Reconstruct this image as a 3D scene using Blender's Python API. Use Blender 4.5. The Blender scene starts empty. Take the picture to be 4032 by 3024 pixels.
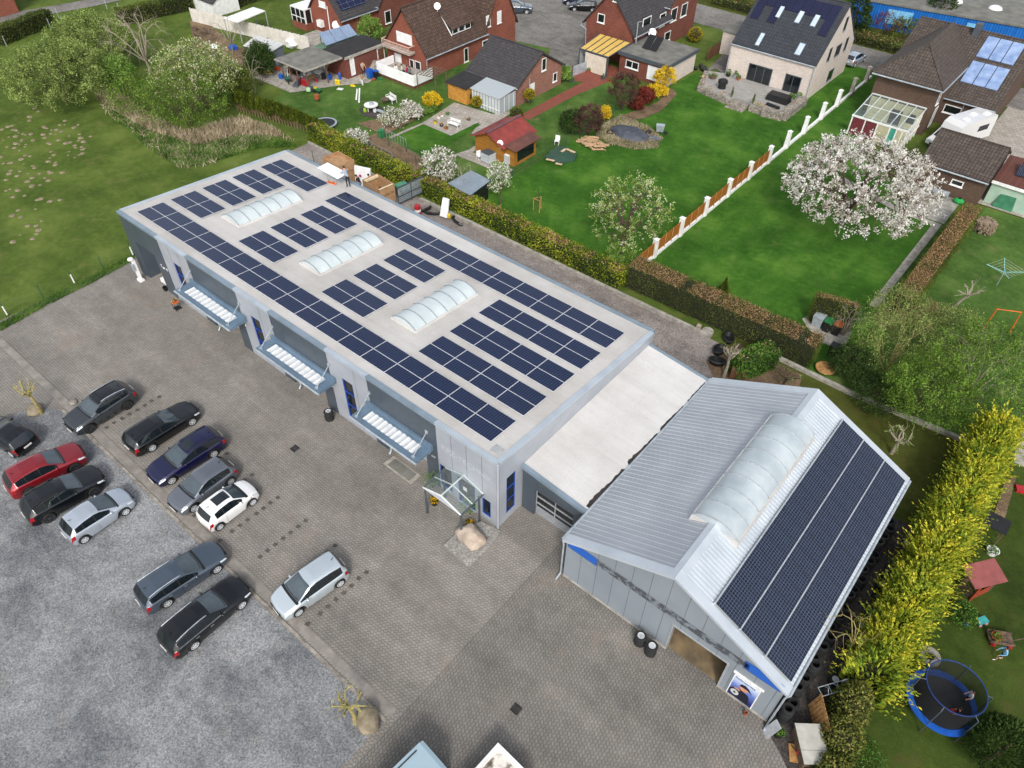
import bpy, bmesh, math, random
import numpy as np
from mathutils import Vector, Matrix
random.seed(7)
SC = bpy.context.scene
COL = SC.collection
R = math.radians
# ---------------------------------------------------------------- camera
CAM = Vector((15.99285, -18.59195, 36.38777)); YAW, PIT, ROL = R(129.11299), R(44.89211), R(1.01608); FPX = 2882.4744
_f = Vector((math.cos(PIT)*math.cos(YAW), math.cos(PIT)*math.sin(YAW), -math.sin(PIT)))
_r = Vector((math.sin(YAW), -math.cos(YAW), 0)); _u = _r.cross(_f)
_r, _u = _r*math.cos(ROL)+_u*math.sin(ROL), _u*math.cos(ROL)-_r*math.sin(ROL)
K = 1.82278
def ray(px, py): return _f+_r*((px*K-2016)/FPX)-_u*((py*K-1512)/FPX)
def G(px, py, z=0.0):                        # survey: photo point -> place on a level plane
    d = ray(px, py); t = (z-CAM.z)/d.z; return CAM+d*t
def onx(px, py, x):
    d = ray(px, py); return CAM+d*((x-CAM.x)/d.x)
def ony(px, py, y):
    d = ray(px, py); return CAM+d*((y-CAM.y)/d.y)
cd = bpy.data.cameras.new('camera'); cam = bpy.data.objects.new('camera', cd); COL.objects.link(cam)
cd.sensor_width = 36; cd.lens = 36*FPX/4032; cd.clip_start = .5; cd.clip_end = 2000
m = Matrix((_r, _u, -_f)).transposed().to_4x4(); m.translation = CAM; cam.matrix_world = m
SC.camera = cam
# ---------------------------------------------------------------- object helpers
def tag(o, label=None, cat=None, group=None, kind=None):
    if label: o['label'] = label
    if cat: o['category'] = cat
    if group: o['group'] = group
    if kind: o['kind'] = kind
    return o
def thing(name, label, cat, loc=(0, 0, 0), rz=0, group=None):
    o = bpy.data.objects.new(name, None); COL.objects.link(o); o.location = loc; o.rotation_euler = (0, 0, rz)
    o.empty_display_size = .3
    return tag(o, label, cat, group)
def dup(o, parent=None):
    c = o.copy(); COL.objects.link(c); c.parent = parent
    for ch in o.children: dup(ch, c)
    return c
class MB:
    def __init__(s): s.v = []; s.f = []; s.mi = []; s.cm = 0
    def add(s, vs, fs):
        n = len(s.v); s.v += [tuple(p) for p in vs]; s.f += [tuple(i+n for i in f) for f in fs]; s.mi += [s.cm]*len(fs); return s
    def quad(s, *p): return s.add(p, [tuple(range(len(p)))])
    def bx(s, x0, x1, y0, y1, z0, z1):
        return s.add([(x0,y0,z0),(x1,y0,z0),(x1,y1,z0),(x0,y1,z0),(x0,y0,z1),(x1,y0,z1),(x1,y1,z1),(x0,y1,z1)], HEX)
    def box(s, c, d, rz=0, M=None):
        a, b, h = d[0]/2, d[1]/2, d[2]/2
        P = [Vector(p) for p in [(-a,-b,-h),(a,-b,-h),(a,b,-h),(-a,b,-h),(-a,-b,h),(a,-b,h),(a,b,h),(-a,b,h)]]
        M = M or Matrix.Rotation(rz, 3, 'Z')
        return s.add([Vector(c)+M@p for p in P], HEX)
    def hexa(s, p): return s.add(p, HEX)
    def prism(s, pts, z0, z1):
        n = len(pts); A = sum(pts[i][0]*pts[(i+1)%n][1]-pts[(i+1)%n][0]*pts[i][1] for i in range(n))
        if A < 0: pts = pts[::-1]
        return s.add([(p[0],p[1],z0) for p in pts]+[(p[0],p[1],z1) for p in pts], [tuple(range(n))[::-1], tuple(range(n,2*n))]+[(i,(i+1)%n,(i+1)%n+n,i+n) for i in range(n)])
    def extr(s, pts, vec):                    # planar outline (3D) given a thickness vector
        n = len(pts); vec = Vector(vec); P = [Vector(p) for p in pts]
        N = sum(((P[i]-P[0]).cross(P[(i+1)%n]-P[0]) for i in range(n)), Vector())
        if N.dot(vec) < 0: P = P[::-1]
        return s.add(P+[p+vec for p in P], [tuple(range(n))[::-1], tuple(range(n,2*n))]+[(i,(i+1)%n,(i+1)%n+n,i+n) for i in range(n)])
    def tube(s, pts, r, n=6, cap=True):
        P = [Vector(p) for p in pts]; k = len(P); rr = r if isinstance(r, (list, tuple)) else [r]*k
        vs = []; up = None
        for i in range(k):
            d = (P[min(i+1,k-1)]-P[max(i-1,0)]); d = d.normalized() if d.length > 1e-9 else Vector((0,0,1))
            if up is None: up = d.orthogonal().normalized()
            up = (up-d*up.dot(d)); up = up.normalized() if up.length > 1e-6 else d.orthogonal().normalized()
            w = d.cross(up)
            vs += [P[i]+(up*math.cos(a)+w*math.sin(a))*rr[i] for a in [2*math.pi*j/n for j in range(n)]]
        fs = [(i*n+j, i*n+(j+1)%n, (i+1)*n+(j+1)%n, (i+1)*n+j) for i in range(k-1) for j in range(n)]
        if cap: fs += [tuple(range(n))[::-1], tuple(range((k-1)*n, k*n))]
        return s.add(vs, fs)
    def lathe(s, prof, c=(0,0,0), n=16, axis='Z', close=False):
        c = Vector(c); vs = []; k = len(prof)
        for r_, h in prof:
            for j in range(n):
                a = 2*math.pi*j/n; p = (r_*math.cos(a), r_*math.sin(a), h)
                if axis == 'Y': p = (p[0], p[2], -p[1])
                if axis == 'X': p = (p[2], p[1], -p[0])
                vs.append(c+Vector(p))
        fs = [(i*n+j, i*n+(j+1)%n, (i+1)*n+(j+1)%n, (i+1)*n+j) for i in range(k-1) for j in range(n)]
        if close: fs += [((k-1)*n+j, (k-1)*n+(j+1)%n, (j+1)%n, j) for j in range(n)]
        else:
            if prof[0][0] > 1e-4: fs.append(tuple(range(n))[::-1])
            if prof[-1][0] > 1e-4: fs.append(tuple(range((k-1)*n, k*n)))
        return s.add(vs, fs)
    def ball(s, c, r, n=8, m=6, wob=0):
        r = r if isinstance(r, (list, tuple)) else (r, r, r); vs = [(c[0], c[1], c[2]-r[2])]; fs = []
        for i in range(1, m):
            t = math.pi*i/m
            for j in range(n):
                a = 2*math.pi*j/n; w = 1+random.uniform(-wob, wob)
                vs.append((c[0]+r[0]*w*math.sin(t)*math.cos(a), c[1]+r[1]*w*math.sin(t)*math.sin(a), c[2]-r[2]*w*math.cos(t)))
        vs.append((c[0], c[1], c[2]+r[2])); L = len(vs)-1
        for j in range(n): fs.append((0, 1+(j+1)%n, 1+j)); fs.append((L, 1+(m-2)*n+j, 1+(m-2)*n+(j+1)%n))
        for i in range(m-2):
            for j in range(n): fs.append((1+i*n+j, 1+i*n+(j+1)%n, 1+(i+1)*n+(j+1)%n, 1+(i+1)*n+j))
        return s.add(vs, fs)
    def build(s, name, mat, parent=None, smooth=False, local=False, link=True):
        me = bpy.data.meshes.new(name); off = Vector((0, 0, 0))
        if parent is not None and not local:
            off = Vector(parent.location)
            if parent.parent: off = off+Vector(parent.parent.location)
        me.from_pydata([(p[0]-off.x, p[1]-off.y, p[2]-off.z) for p in s.v], [], s.f)
        mats = mat if isinstance(mat, (list, tuple)) else [mat]
        for q in mats: me.materials.append(q)
        if len(mats) > 1: me.polygons.foreach_set('material_index', s.mi)
        if smooth: me.polygons.foreach_set('use_smooth', [True]*len(s.f))
        uvl = me.uv_layers.new(name='UVMap').data
        Z = Vector((0, 0, 1))
        for p in me.polygons:
            n = p.normal
            if abs(n.z) > .985: t = Vector((1, 0, 0)); b = Vector((0, 1, 0))
            else: t = Z.cross(n).normalized(); b = n.cross(t)
            for li in p.loop_indices:
                co = me.vertices[me.loops[li].vertex_index].co+off; uvl[li].uv = (co.dot(t), co.dot(b))
        o = bpy.data.objects.new(name, me)
        if link: COL.objects.link(o)
        if parent is not None: o.parent = parent
        return o
HEX = [(0,3,2,1),(4,5,6,7),(0,1,5,4),(1,2,6,5),(2,3,7,6),(3,0,4,7)]
def struct(o): o['kind'] = 'structure'; return o
# ---------------------------------------------------------------- materials
def lin(c):
    if isinstance(c, str):
        c = c.lstrip('#'); c = [int(c[i:i+2], 16)/255 for i in (0, 2, 4)]
        return tuple(x/12.92 if x <= .04045 else ((x+.055)/1.055)**2.4 for x in c)
    return tuple(c)
class NT:
    def __init__(s, name):
        s.m = bpy.data.materials.new(name); s.m.use_nodes = True; s.t = s.m.node_tree; s.n = s.t.nodes; s.l = s.t.links
        s.b = s.n['Principled BSDF']; s.tc = s.n.new('ShaderNodeTexCoord')
    def link(s, a, b): s.l.new(a, b)
    def noise(s, scale, detail=4, rough=.55, coord='Object', vec=None, dist=0):
        x = s.n.new('ShaderNodeTexNoise'); x.inputs['Scale'].default_value = scale; x.inputs['Detail'].default_value = detail
        x.inputs['Roughness'].default_value = rough; x.inputs['Distortion'].default_value = dist
        s.link(vec or s.tc.outputs[coord], x.inputs['Vector']); return x.outputs['Fac']
    def ramp(s, fac, stops, interp='LINEAR'):
        x = s.n.new('ShaderNodeValToRGB'); e = x.color_ramp.elements; x.color_ramp.interpolation = interp
        while len(e) < len(stops): e.new(.5)
        for q, (p, c) in zip(e, stops): q.position = p; c = lin(c) if not isinstance(c, (int, float)) else (c, c, c); q.color = (*c, 1)
        s.link(fac, x.inputs['Fac']); return x.outputs['Color']
    def mix(s, fac, a, b, mode='MIX'):
        x = s.n.new('ShaderNodeMix'); x.data_type = 'RGBA'; x.blend_type = mode
        for v, i in ((fac, 0), (a, 6), (b, 7)):
            if isinstance(v, (int, float)): x.inputs[i].default_value = v
            elif isinstance(v, (tuple, str, list)): x.inputs[i].default_value = (*lin(v), 1)
            else: s.link(v, x.inputs[i])
        return x.outputs[2]
    def math(s, op, a, b=0):
        x = s.n.new('ShaderNodeMath'); x.operation = op
        for v, i in ((a, 0), (b, 1)):
            if isinstance(v, (int, float)): x.inputs[i].default_value = v
            else: s.link(v, x.inputs[i])
        return x.outputs[0]
    def mapping(s, scale=(1,1,1), rot=(0,0,0), coord='Object', vec=None):
        x = s.n.new('ShaderNodeMapping'); x.inputs['Scale'].default_value = scale; x.inputs['Rotation'].default_value = rot
        s.link(vec or s.tc.outputs[coord], x.inputs['Vector']); return x.outputs[0]
    def brick(s, c1, c2, mo, bw, bh, ms, coord='UV', vec=None, off=.5, bias=0):
        x = s.n.new('ShaderNodeTexBrick'); i = x.inputs
        i['Color1'].default_value = (*lin(c1), 1); i['Color2'].default_value = (*lin(c2), 1); i['Mortar'].default_value = (*lin(mo), 1)
        i['Scale'].default_value = 1; i['Brick Width'].default_value = bw; i['Row Height'].default_value = bh; i['Mortar Size'].default_value = ms
        i['Mortar Smooth'].default_value = .3; i['Bias'].default_value = bias; x.offset = off
        s.link(vec or s.tc.outputs[coord], i['Vector']); return x
    def bump(s, h, strength=.3, dist=.02):
        x = s.n.new('ShaderNodeBump'); x.inputs['Strength'].default_value = strength; x.inputs['Distance'].default_value = dist
        s.link(h, x.inputs['Height']); s.link(x.outputs[0], s.b.inputs['Normal'])
    def out(s, col=None, rough=.6, metal=0, spec=None, coat=0):
        if col is not None:
            if isinstance(col, (tuple, str)): s.b.inputs['Base Color'].default_value = (*lin(col), 1)
            else: s.link(col, s.b.inputs['Base Color'])
        if isinstance(rough, (int, float)): s.b.inputs['Roughness'].default_value = rough
        else: s.link(rough, s.b.inputs['Roughness'])
        s.b.inputs['Metallic'].default_value = metal
        if spec is not None: s.b.inputs['Specular IOR Level'].default_value = spec
        if coat: s.b.inputs['Coat Weight'].default_value = coat; s.b.inputs['Coat Roughness'].default_value = .04
        return s.m
_mc = {}
def mat(name, c1, c2=None, scale=3, rough=.6, metal=0, bump=0, spec=None, coat=0, detail=4, lo=.35, hi=.65):
    if name in _mc: return _mc[name]
    t = NT(name)
    if c2 is None:
        a = lin(c1); c2 = tuple(x*.78 for x in a); c1 = tuple(min(1, x*1.1) for x in a)
    f = t.noise(scale, detail); col = t.ramp(f, [(lo, c2), (hi, c1)])
    if bump: t.bump(t.noise(scale*6, 3), bump, .02)
    _mc[name] = t.out(col, rough, metal, spec, coat); return _mc[name]
def brickmat(name, c1, c2, mo, bw=.25, bh=.08, ms=.012, rough=.85, big=.35, stain=('#000000', .0)):
    t = NT(name); b = t.brick(c1, c2, mo, bw, bh, ms)
    n = t.noise(.7, 5, .6); col = t.mix(1, b.outputs['Color'], t.ramp(n, [(.25, 1-big), (.75, 1+big*.0)]), 'MULTIPLY')
    col = t.mix(t.math('MULTIPLY', t.ramp(t.noise(5, 3), [(.45, 0.0), (.7, 1.0)]), .35), col, c2)
    t.bump(b.outputs['Fac'], .4, -.01)
    return t.out(col, rough, spec=.25)
def tilemat(name, c1, c2, mo, bw=.3, bh=.36, lich=None, rough=.7):
    t = NT(name); b = t.brick(c1, c2, mo, bw, bh, .028, off=0)
    n = t.noise(1.3, 5, .65); col = t.mix(1, b.outputs['Color'], t.ramp(n, [(.3, .72), (.7, 1.0)]), 'MULTIPLY')
    if lich: col = t.mix(t.math('MULTIPLY', t.ramp(t.noise(3.5, 6, .7), [(.56, 0.0), (.68, 1.0)]), .55), col, lich)
    w = t.n.new('ShaderNodeTexWave'); w.wave_type = 'BANDS'; w.bands_direction = 'X'; w.inputs['Scale'].default_value = 2*math.pi/bw/20*1.0
    t.link(t.tc.outputs['UV'], w.inputs['Vector'])
    t.bump(t.math('ADD', t.math('MULTIPLY', w.outputs['Fac'], .6), t.math('MULTIPLY', b.outputs['Fac'], -.8)), .55, .04)
    return t.out(col, rough, spec=.3)
def glassmat(name, tint=(.9,.95,.95), alpha=.25):
    t = NT(name); n, l = t.n, t.l
    tr = n.new('ShaderNodeBsdfTransparent'); tr.inputs[0].default_value = (*tint, 1)
    gl = n.new('ShaderNodeBsdfGlossy'); gl.inputs['Roughness'].default_value = .05
    df = n.new('ShaderNodeBsdfDiffuse'); df.inputs[0].default_value = (.55, .6, .62, 1)
    lw = n.new('ShaderNodeLayerWeight'); lw.inputs[0].default_value = .5; fc = t.math('ADD', .05, t.math('MULTIPLY', t.math('POWER', lw.outputs['Facing'], 4), .5))
    m1 = n.new('ShaderNodeMixShader'); m1.inputs[0].default_value = alpha; l.new(tr.outputs[0], m1.inputs[1]); l.new(df.outputs[0], m1.inputs[2])
    m2 = n.new('ShaderNodeMixShader'); l.new(fc, m2.inputs[0]); l.new(m1.outputs[0], m2.inputs[1]); l.new(gl.outputs[0], m2.inputs[2])
    l.new(m2.outputs[0], n['Material Output'].inputs[0]); return t.m
MT = {}
MT['white'] = mat('white_paint', '#e8e8e6', '#d3d3d0', 2, .45)
MT['whitepl'] = mat('white_plastic', '#eeeeee', '#dddddd', 3, .3)
MT['black'] = mat('black_plastic', '#1c1d1f', '#121314', 4, .45)
MT['rubber'] = mat('rubber', '#232426', '#161718', 12, .85)
MT['zinc'] = mat('galvanised_metal', '#b4bcc2', '#98a2aa', 3, .4, .3)
MT['dgrey'] = mat('anthracite_metal', '#4a5158', '#40474e', 2, .5)
MT['alu'] = mat('aluminium', '#c6cace', '#adb3b8', 6, .32, .5)
MT['wood'] = mat('pale_wood', '#b98d58', '#8f6638', 4, .75)
MT['dwood'] = mat('weathered_wood', '#6d5a49', '#4a3c31', 4, .85)
MT['terra'] = mat('terracotta', '#a9582f', '#7f3f22', 5, .8)
MT['green'] = mat('green_plastic', '#2f7a48', '#256239', 4, .45)
MT['dgreen'] = mat('dark_green_plastic', '#2e5a49', '#234638', 4, .45)
MT['blue'] = mat('blue_plastic', '#1858b8', '#134894', 4, .4)
MT['red'] = mat('red_paint', '#b3242a', '#8d1c22', 4, .45)
MT['yellow'] = mat('yellow_plastic', '#e0c41c', '#bda014', 4, .5)
MT['orange'] = mat('orange_plastic', '#e06a24', '#b9501a', 4, .5)
MT['stone'] = mat('grey_stone', '#9a948a', '#6c665e', 2.5, .9, bump=.5)
MT['concrete'] = mat('concrete', '#a7a298', '#837e75', 2.2, .9, bump=.2)
MT['soil'] = mat('soil', '#6e5b47', '#4b3d30', 3, .95, bump=.6)
MT['dglass'] = mat('dark_window_glass', '#1d2327', '#0f1215', 1.2, .05, spec=.8)
MT['card'] = mat('cardboard', '#b08c66', '#987653', 2.5, .85)
MT['skin'] = mat('skin', '#c89276', '#b27c62', 9, .55)
MT['hair'] = mat('dark_hair', '#2b211c', '#1a1411', 20, .6)
MT['glass'] = glassmat('clear_glass', (.93,.97,.97), .06)
# ---------------------------------------------------------------- ground
_lv=[0]
def sheet(name, pts, z, m, px=True, h=None):
    _lv[0] += 1; z = .003*_lv[0]
    P = [G(*p) if px else Vector((p[0], p[1], 0)) for p in pts]
    n = len(P); A = sum(P[i].x*P[(i+1)%n].y-P[(i+1)%n].x*P[i].y for i in range(n))
    if A < 0: P = P[::-1]
    b = MB(); b.add([(p.x, p.y, z) for p in P], [tuple(range(n))])
    return struct(b.build(name, m))
def lawnmat(name, base, dark, lite, dry=None, dryamt=.5, sc=1.0):
    t = NT(name)
    a = t.noise(.22*sc, 6, .62); b = t.noise(2.2, 6, .7); c = t.noise(22, 4, .7); d = t.noise(.9*sc, 5, .65)
    col = t.ramp(a, [(.32, dark), (.5, base), (.68, lite)])
    col = t.mix(t.math('MULTIPLY', t.ramp(b, [(.35, 0.0), (.65, 1.0)]), .55), col, t.mix(1, col, (.52, .56, .5), 'MULTIPLY'))
    col = t.mix(t.math('MULTIPLY', t.ramp(d, [(.52, 0.0), (.7, 1.0)]), .45), col, lite)
    if dry: col = t.mix(t.math('MULTIPLY', t.ramp(t.noise(.55*sc, 7, .72), [(.55, 0.0), (.7, 1.0)]), dryamt), col, dry)
    col = t.mix(1, col, t.ramp(c, [(.25, .6), (.75, 1.25)]), 'MULTIPLY')
    t.bump(c, .8, .05); return t.out(col, .95, spec=.1)
MT['field'] = lawnmat('field_grass', '#56682c', '#435723', '#6b7a3a', '#7e784a', .45)
MT['lawn'] = lawnmat('lawn_grass', '#3d6720', '#2e5418', '#587e2e', '#727f47', .32)
MT['lawn2'] = lawnmat('garden_grass', '#4b682e', '#3a5624', '#617d3c', '#8a8259', .55)
MT['mossy'] = lawnmat('mossy_grass', '#4c5224', '#363d19', '#5b5f2b', '#675c34', .5)
MT['playlawn'] = lawnmat('play_lawn_grass', '#40511f', '#313f19', '#4e5c28', '#5e5532', .5)
def pavemat(name, c1, c2, mo, rot):
    t = NT(name); v = t.mapping((1,1,1), (0,0,rot), 'UV')
    # interlocking blocks: the joints are bent by a sine of the other axis
    sx = t.n.new('ShaderNodeSeparateXYZ'); t.link(v, sx.inputs[0])
    X, Y = sx.outputs[0], sx.outputs[1]
    x2 = t.math('ADD', X, t.math('MULTIPLY', t.math('SINE', t.math('MULTIPLY', Y, 2*math.pi/.165)), .016))
    y2 = t.math('ADD', Y, t.math('MULTIPLY', t.math('SINE', t.math('MULTIPLY', X, 2*math.pi/.21)), .022))
    cm = t.n.new('ShaderNodeCombineXYZ'); t.link(x2, cm.inputs[0]); t.link(y2, cm.inputs[1])
    b = t.brick(c1, c2, mo, .21, .165, .016, vec=cm.outputs[0])
    col = b.outputs['Color']
    big = t.noise(.16, 6, .62); mid = t.noise(.9, 5, .6); st = t.mapping((.07, .5, 1), (0,0,R(8))); stn = t.noise(1.0, 5, .6, vec=st)
    col = t.mix(1, col, t.ramp(big, [(.3, .76), (.7, 1.06)]), 'MULTIPLY')
    col = t.mix(1, col, t.ramp(mid, [(.3, .84), (.7, 1.06)]), 'MULTIPLY')
    col = t.mix(1, col, t.ramp(stn, [(.35, .8), (.62, 1.05)]), 'MULTIPLY')
    col = t.mix(t.math('MULTIPLY', t.ramp(t.noise(.33, 6, .7), [(.56, 0.0), (.72, 1.0)]), .35), col, '#8f7f6e')
    t.bump(b.outputs['Fac'], .5, -.012); return t.out(col, .85, spec=.25)
MT['pave'] = pavemat('interlocking_paving', '#97928b', '#8b867f', '#69635d', 0)
MT['pave2'] = pavemat('grey_interlocking_paving', '#88847e', '#7c7872', '#5d5853', R(90))
def gravelmat(name, c, lite, dark, warm):
    t = NT(name); v = t.n.new('ShaderNodeTexVoronoi'); v.inputs['Scale'].default_value = 17; t.link(t.tc.outputs['Object'], v.inputs['Vector'])
    f = t.noise(9, 5, .75); a = t.noise(.2, 7, .68, dist=.6); d = t.noise(.75, 6, .7)
    col = t.ramp(a, [(.36, dark), (.5, c), (.64, lite)])
    col = t.mix(t.math('MULTIPLY', t.ramp(d, [(.5, 0.0), (.68, 1.0)]), .5), col, lite)
    col = t.mix(t.math('MULTIPLY', t.ramp(t.noise(.5, 5, .6), [(.56, 0.0), (.72, 1.0)]), .35), col, warm)
    sk = t.noise(1, 6, .7, vec=t.mapping((.16,.5,1), (0,0,R(35)))); col = t.mix(t.math('MULTIPLY', t.ramp(sk, [(.46, 0.0), (.56, 1.0)]), .45), col, lite)
    e = t.noise(1.9, 6, .75); col = t.mix(t.math('MULTIPLY', t.ramp(e, [(.5, 0.0), (.62, 1.0)]), .4), col, dark)
    col = t.mix(1, col, t.ramp(v.outputs['Color'], [(0., .55), (1., 1.35)]), 'MULTIPLY')
    col = t.mix(1, col, t.ramp(f, [(.3, .62), (.7, 1.28)]), 'MULTIPLY')
    t.bump(f, .9, .04); return t.out(col, .95, spec=.15)
MT['gravel'] = gravelmat('blue_grey_gravel', '#757779', '#959697', '#606367', '#8a8378')
MT['gravel2'] = gravelmat('brown_grey_gravel', '#837b76', '#98908a', '#6a6460', '#8a6f5a')
MT['asphalt'] = gravelmat('old_asphalt', '#77746f', '#8a8681', '#605d5a', '#7d766c')
MT['darkyard'] = gravelmat('dark_fine_gravel', '#45413f', '#57524e', '#34312f', '#4c443c')
MT['bed'] = gravelmat('garden_soil', '#705d49', '#8a745c', '#54473a', '#8b7f66')
MT['slab'] = brickmat('patio_slabs', '#b3aca2', '#9d968c', '#6f6a61', .5, .5, .02, big=.25)
MT['redpave'] = brickmat('red_paving', '#9a5b4c', '#84493d', '#5d3b33', .2, .1, .012, big=.25)
struct(MB().add([(-260,-60,0),(140,-60,0),(140,330,0),(-260,330,0)], [(0,1,2,3)]).build('ground', MT['field']))
z1, z2, z3, z4 = .004, .008, .012, .016
# yard: hall front y=0, annex and shed fronts; kerb of the gravel lot

W=False
sheet('yard_paving', [(-41,3),(-41,-40),(3.4,-40),(3.4,3)], z1, MT['pave'], W)
sheet('grey_yard_paving', [(3.4,-40),(3.4,3),(5,3),(5,.5),(17.3,.5),(18.2,-.6),(20.6,-3.2),(34,-16),(34,-40)], z1, MT['pave2'], W)
sheet('gravel_lot', [(-28.6,-11.95),(3.0,-11.95),(3.0,-40),(-33,-40),(-30.7,-15),(-30.2,-13)], z2, MT['gravel'], W)
b = MB(); b.bx(-38.8,3.05,-11.62,-11.15,-.05,.022)
struct(b.build('concrete_channel', mat('worn_concrete_channel', '#8d8780', '#756f68', 1.5, .9)))
b = MB(); b.bx(-28.6,3.05,-11.9,-11.74,-.05,.035); struct(b.build('kerb_edging', MT['stone']))
sheet('rear_gravel_strip', [(-40.5,15.8),(3.2,15.8),(4.6,17.5),(3.6,20.5),(2.2,23.2),(-46,23.2),(-46,19)], z1, MT['gravel2'], W)
sheet('rear_lawn', [(3.2,15.5),(18.4,15.2),(19.2,25),(2.0,25),(3.4,20.5),(4.4,17.6)], z2, MT['mossy'], W)
sheet('bare_earth_patch', [(2.2,20.8),(4.3,18.8),(6.8,19.4),(6.6,21.4),(8.6,22.6),(8.2,24),(3,24)], z3, MT['bed'], W)
sheet('dark_side_yard', [(17.0,15.9),(17.0,-.2),(18.2,-.9),(21.5,-3.4),(22.5,0),(21,8),(20.4,16)], z3, MT['darkyard'], W)
sheet('play_garden_lawn', [(20.2,25),(20.6,-4),(34,-14),(60,-14),(60,46),(22,40)], z1, MT['playlawn'], W)
sheet('washing_garden_lawn', [(9.6,24.8),(22,25),(40,30),(40,56),(12,57),(9.4,52)], z2, MT['lawn2'], W)
sheet('long_garden_lawn', [(-25.2,24.8),(-7.7,24.8),(-7.7,82),(-21.2,82),(-21.2,66.6),(-24.6,66.6),(-25.6,52)], z1, MT['lawn'], W)
sheet('brown_house_lawn', [(-7.7,24.8),(9.6,24.8),(9.6,52.5),(5,53.6),(1,58),(-2.4,62.5),(-4,74),(-4.2,82),(-7.7,82)], z2, MT['lawn'], W)
sheet('left_garden_lawn', [(-52,24.6),(-25.2,24.8),(-25.6,52),(-30.5,62),(-52,62),(-62,36),(-56.5,27)], z1, MT['lawn2'], W)
sheet('street', [(-120,81.8),(60,81.8),(60,88.4),(-120,89.6)], z1, MT['asphalt'], W)
sheet('verge', [(-44,89.6),(40,88.4),(40,100),(-44,100)], z2, MT['mossy'], W)
sheet('asphalt_court', [(-54.2,61.2),(-47.6,59.6),(-43.2,60.6),(-39.6,66),(-39.6,92),(-74,92),(-62,66)], z2, MT['asphalt'], W)
sheet('village_road', [(-106.5,8),(-101.4,30),(-98,60),(-101,60.5),(-104.6,31),(-110.5,8)], z1, MT['asphalt'], W)
sheet('brick_path', [(1120,252),(1142,260),(1240,208),(1338,168),(1318,150),(1280,168),(1200,208)], z2, MT['redpave'])
sheet('red_driveway', [(1225,150),(1260,118),(1340,150),(1330,170),(1290,180),(1240,176)], z3, MT['redpave'])
sheet('house_driveway', [(-43.6,61.5),(-40.5,56.8),(-36.4,57.6),(-35.4,64),(-40,66)], z3, MT['asphalt'], W)
# ---------------------------------------------------------------- workshop hall
MT['hall_light'] = mat('light_grey_cladding', '#a9adb4', '#9ba0a8', .5, .45, .15)
MT['hall_dark'] = mat('slate_grey_cladding', '#4d565f', '#444d56', .5, .45, .15)
MT['coping'] = mat('blue_grey_coping', '#8494a2', '#75858f', .8, .4, .2)
MT['coping2'] = mat('pale_coping', '#b3bcc5', '#a5afb8', .8, .4, .2)
MT['bluef'] = mat('blue_window_frame', '#24479e', '#1c3a86', 3, .4)
def membrane(name, base, lite, dark):
    t = NT(name); a = t.noise(.22, 6, .65); b = t.noise(1.1, 6, .7); c = t.noise(9, 3)
    col = t.ramp(a, [(.3, dark), (.55, base), (.72, lite)])
    col = t.mix(t.math('MULTIPLY', t.ramp(b, [(.55, 0.0), (.75, 1.0)]), .3), col, dark)
    mp = t.mapping((.09, 1.4, 1)); s = t.noise(1, 5, .6, vec=mp); col = t.mix(1, col, t.ramp(s, [(.36, .95), (.6, 1.02)]), 'MULTIPLY')
    br = t.brick((1,1,1), (.985,.985,.985), (.86,.86,.85), 12, 2.05, .012, coord='Object', off=.3); col = t.mix(1, col, br.outputs['Color'], 'MULTIPLY')
    col = t.mix(1, col, t.ramp(c, [(.3, .95), (.7, 1.03)]), 'MULTIPLY'); return t.out(col, .75, spec=.3)
MT['memb'] = membrane('roof_membrane', '#bab7b3', '#c3c1be', '#a8a49f')
MT['memb2'] = membrane('white_roof_membrane', '#c3c1be', '#cccac8', '#b3afab')
def RZ(x, y): return 5.968-.0719*y+.00577*x
L_, W_ = 38.5, 15.9
SL = [(-38.5,-33.16,1),(-33.16,-29.27,0),(-29.27,-23.52,1),(-23.52,-19.75,0),(-19.75,-14.09,1),(-14.09,-10.31,0),(-10.31,-4.63,1),(-4.63,0,0)]
hall = thing('workshop_hall', 'long flat roofed grey workshop hall with a pale roof and three barrel rooflights', 'building', (-19, 8, 0))
# gates: dark bays with an opening; [x0,x1,top]
GATES = [(-37.4,-34.5,3.5),(-28.2,-24.4,3.25),(-18.8,-15.0,3.25),(-9.4,-5.5,3.25)]
WIN = {1:(-31.75,-30.75,.95,4.15),3:(-22.3,-21.3,.75,4.15),5:(-12.9,-11.9,.6,4.15)}
def wallrun(b, x0, x1, holes, zt, y0=0., y1=.22):
    xs = x0
    for hx0, hx1, hz0, hz1 in holes:
        b.bx(xs, hx0, y0, y1, 0, zt)
        if hz0 > 0: b.bx(hx0, hx1, y0, y1, 0, hz0)
        b.bx(hx0, hx1, y0, y1, hz1, zt); xs = hx1
    b.bx(xs, x1, y0, y1, 0, zt)
def joints(b, x0, x1, d, zt):
    b.cm = 1; n = int((x1-x0)/1.0); y = -.03 if d else 0
    for k in range(1, n):
        x = x0+k*(x1-x0)/n
        if not d and any(w_[0]-.1 < x < w_[1]+.1 for w_ in WIN.values()): continue
        b.bx(x-.012, x+.012, y-.004, y, 3.7 if d else (2.5 if x > -4.7 else .05), zt-.02)
wl = MB()
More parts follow.
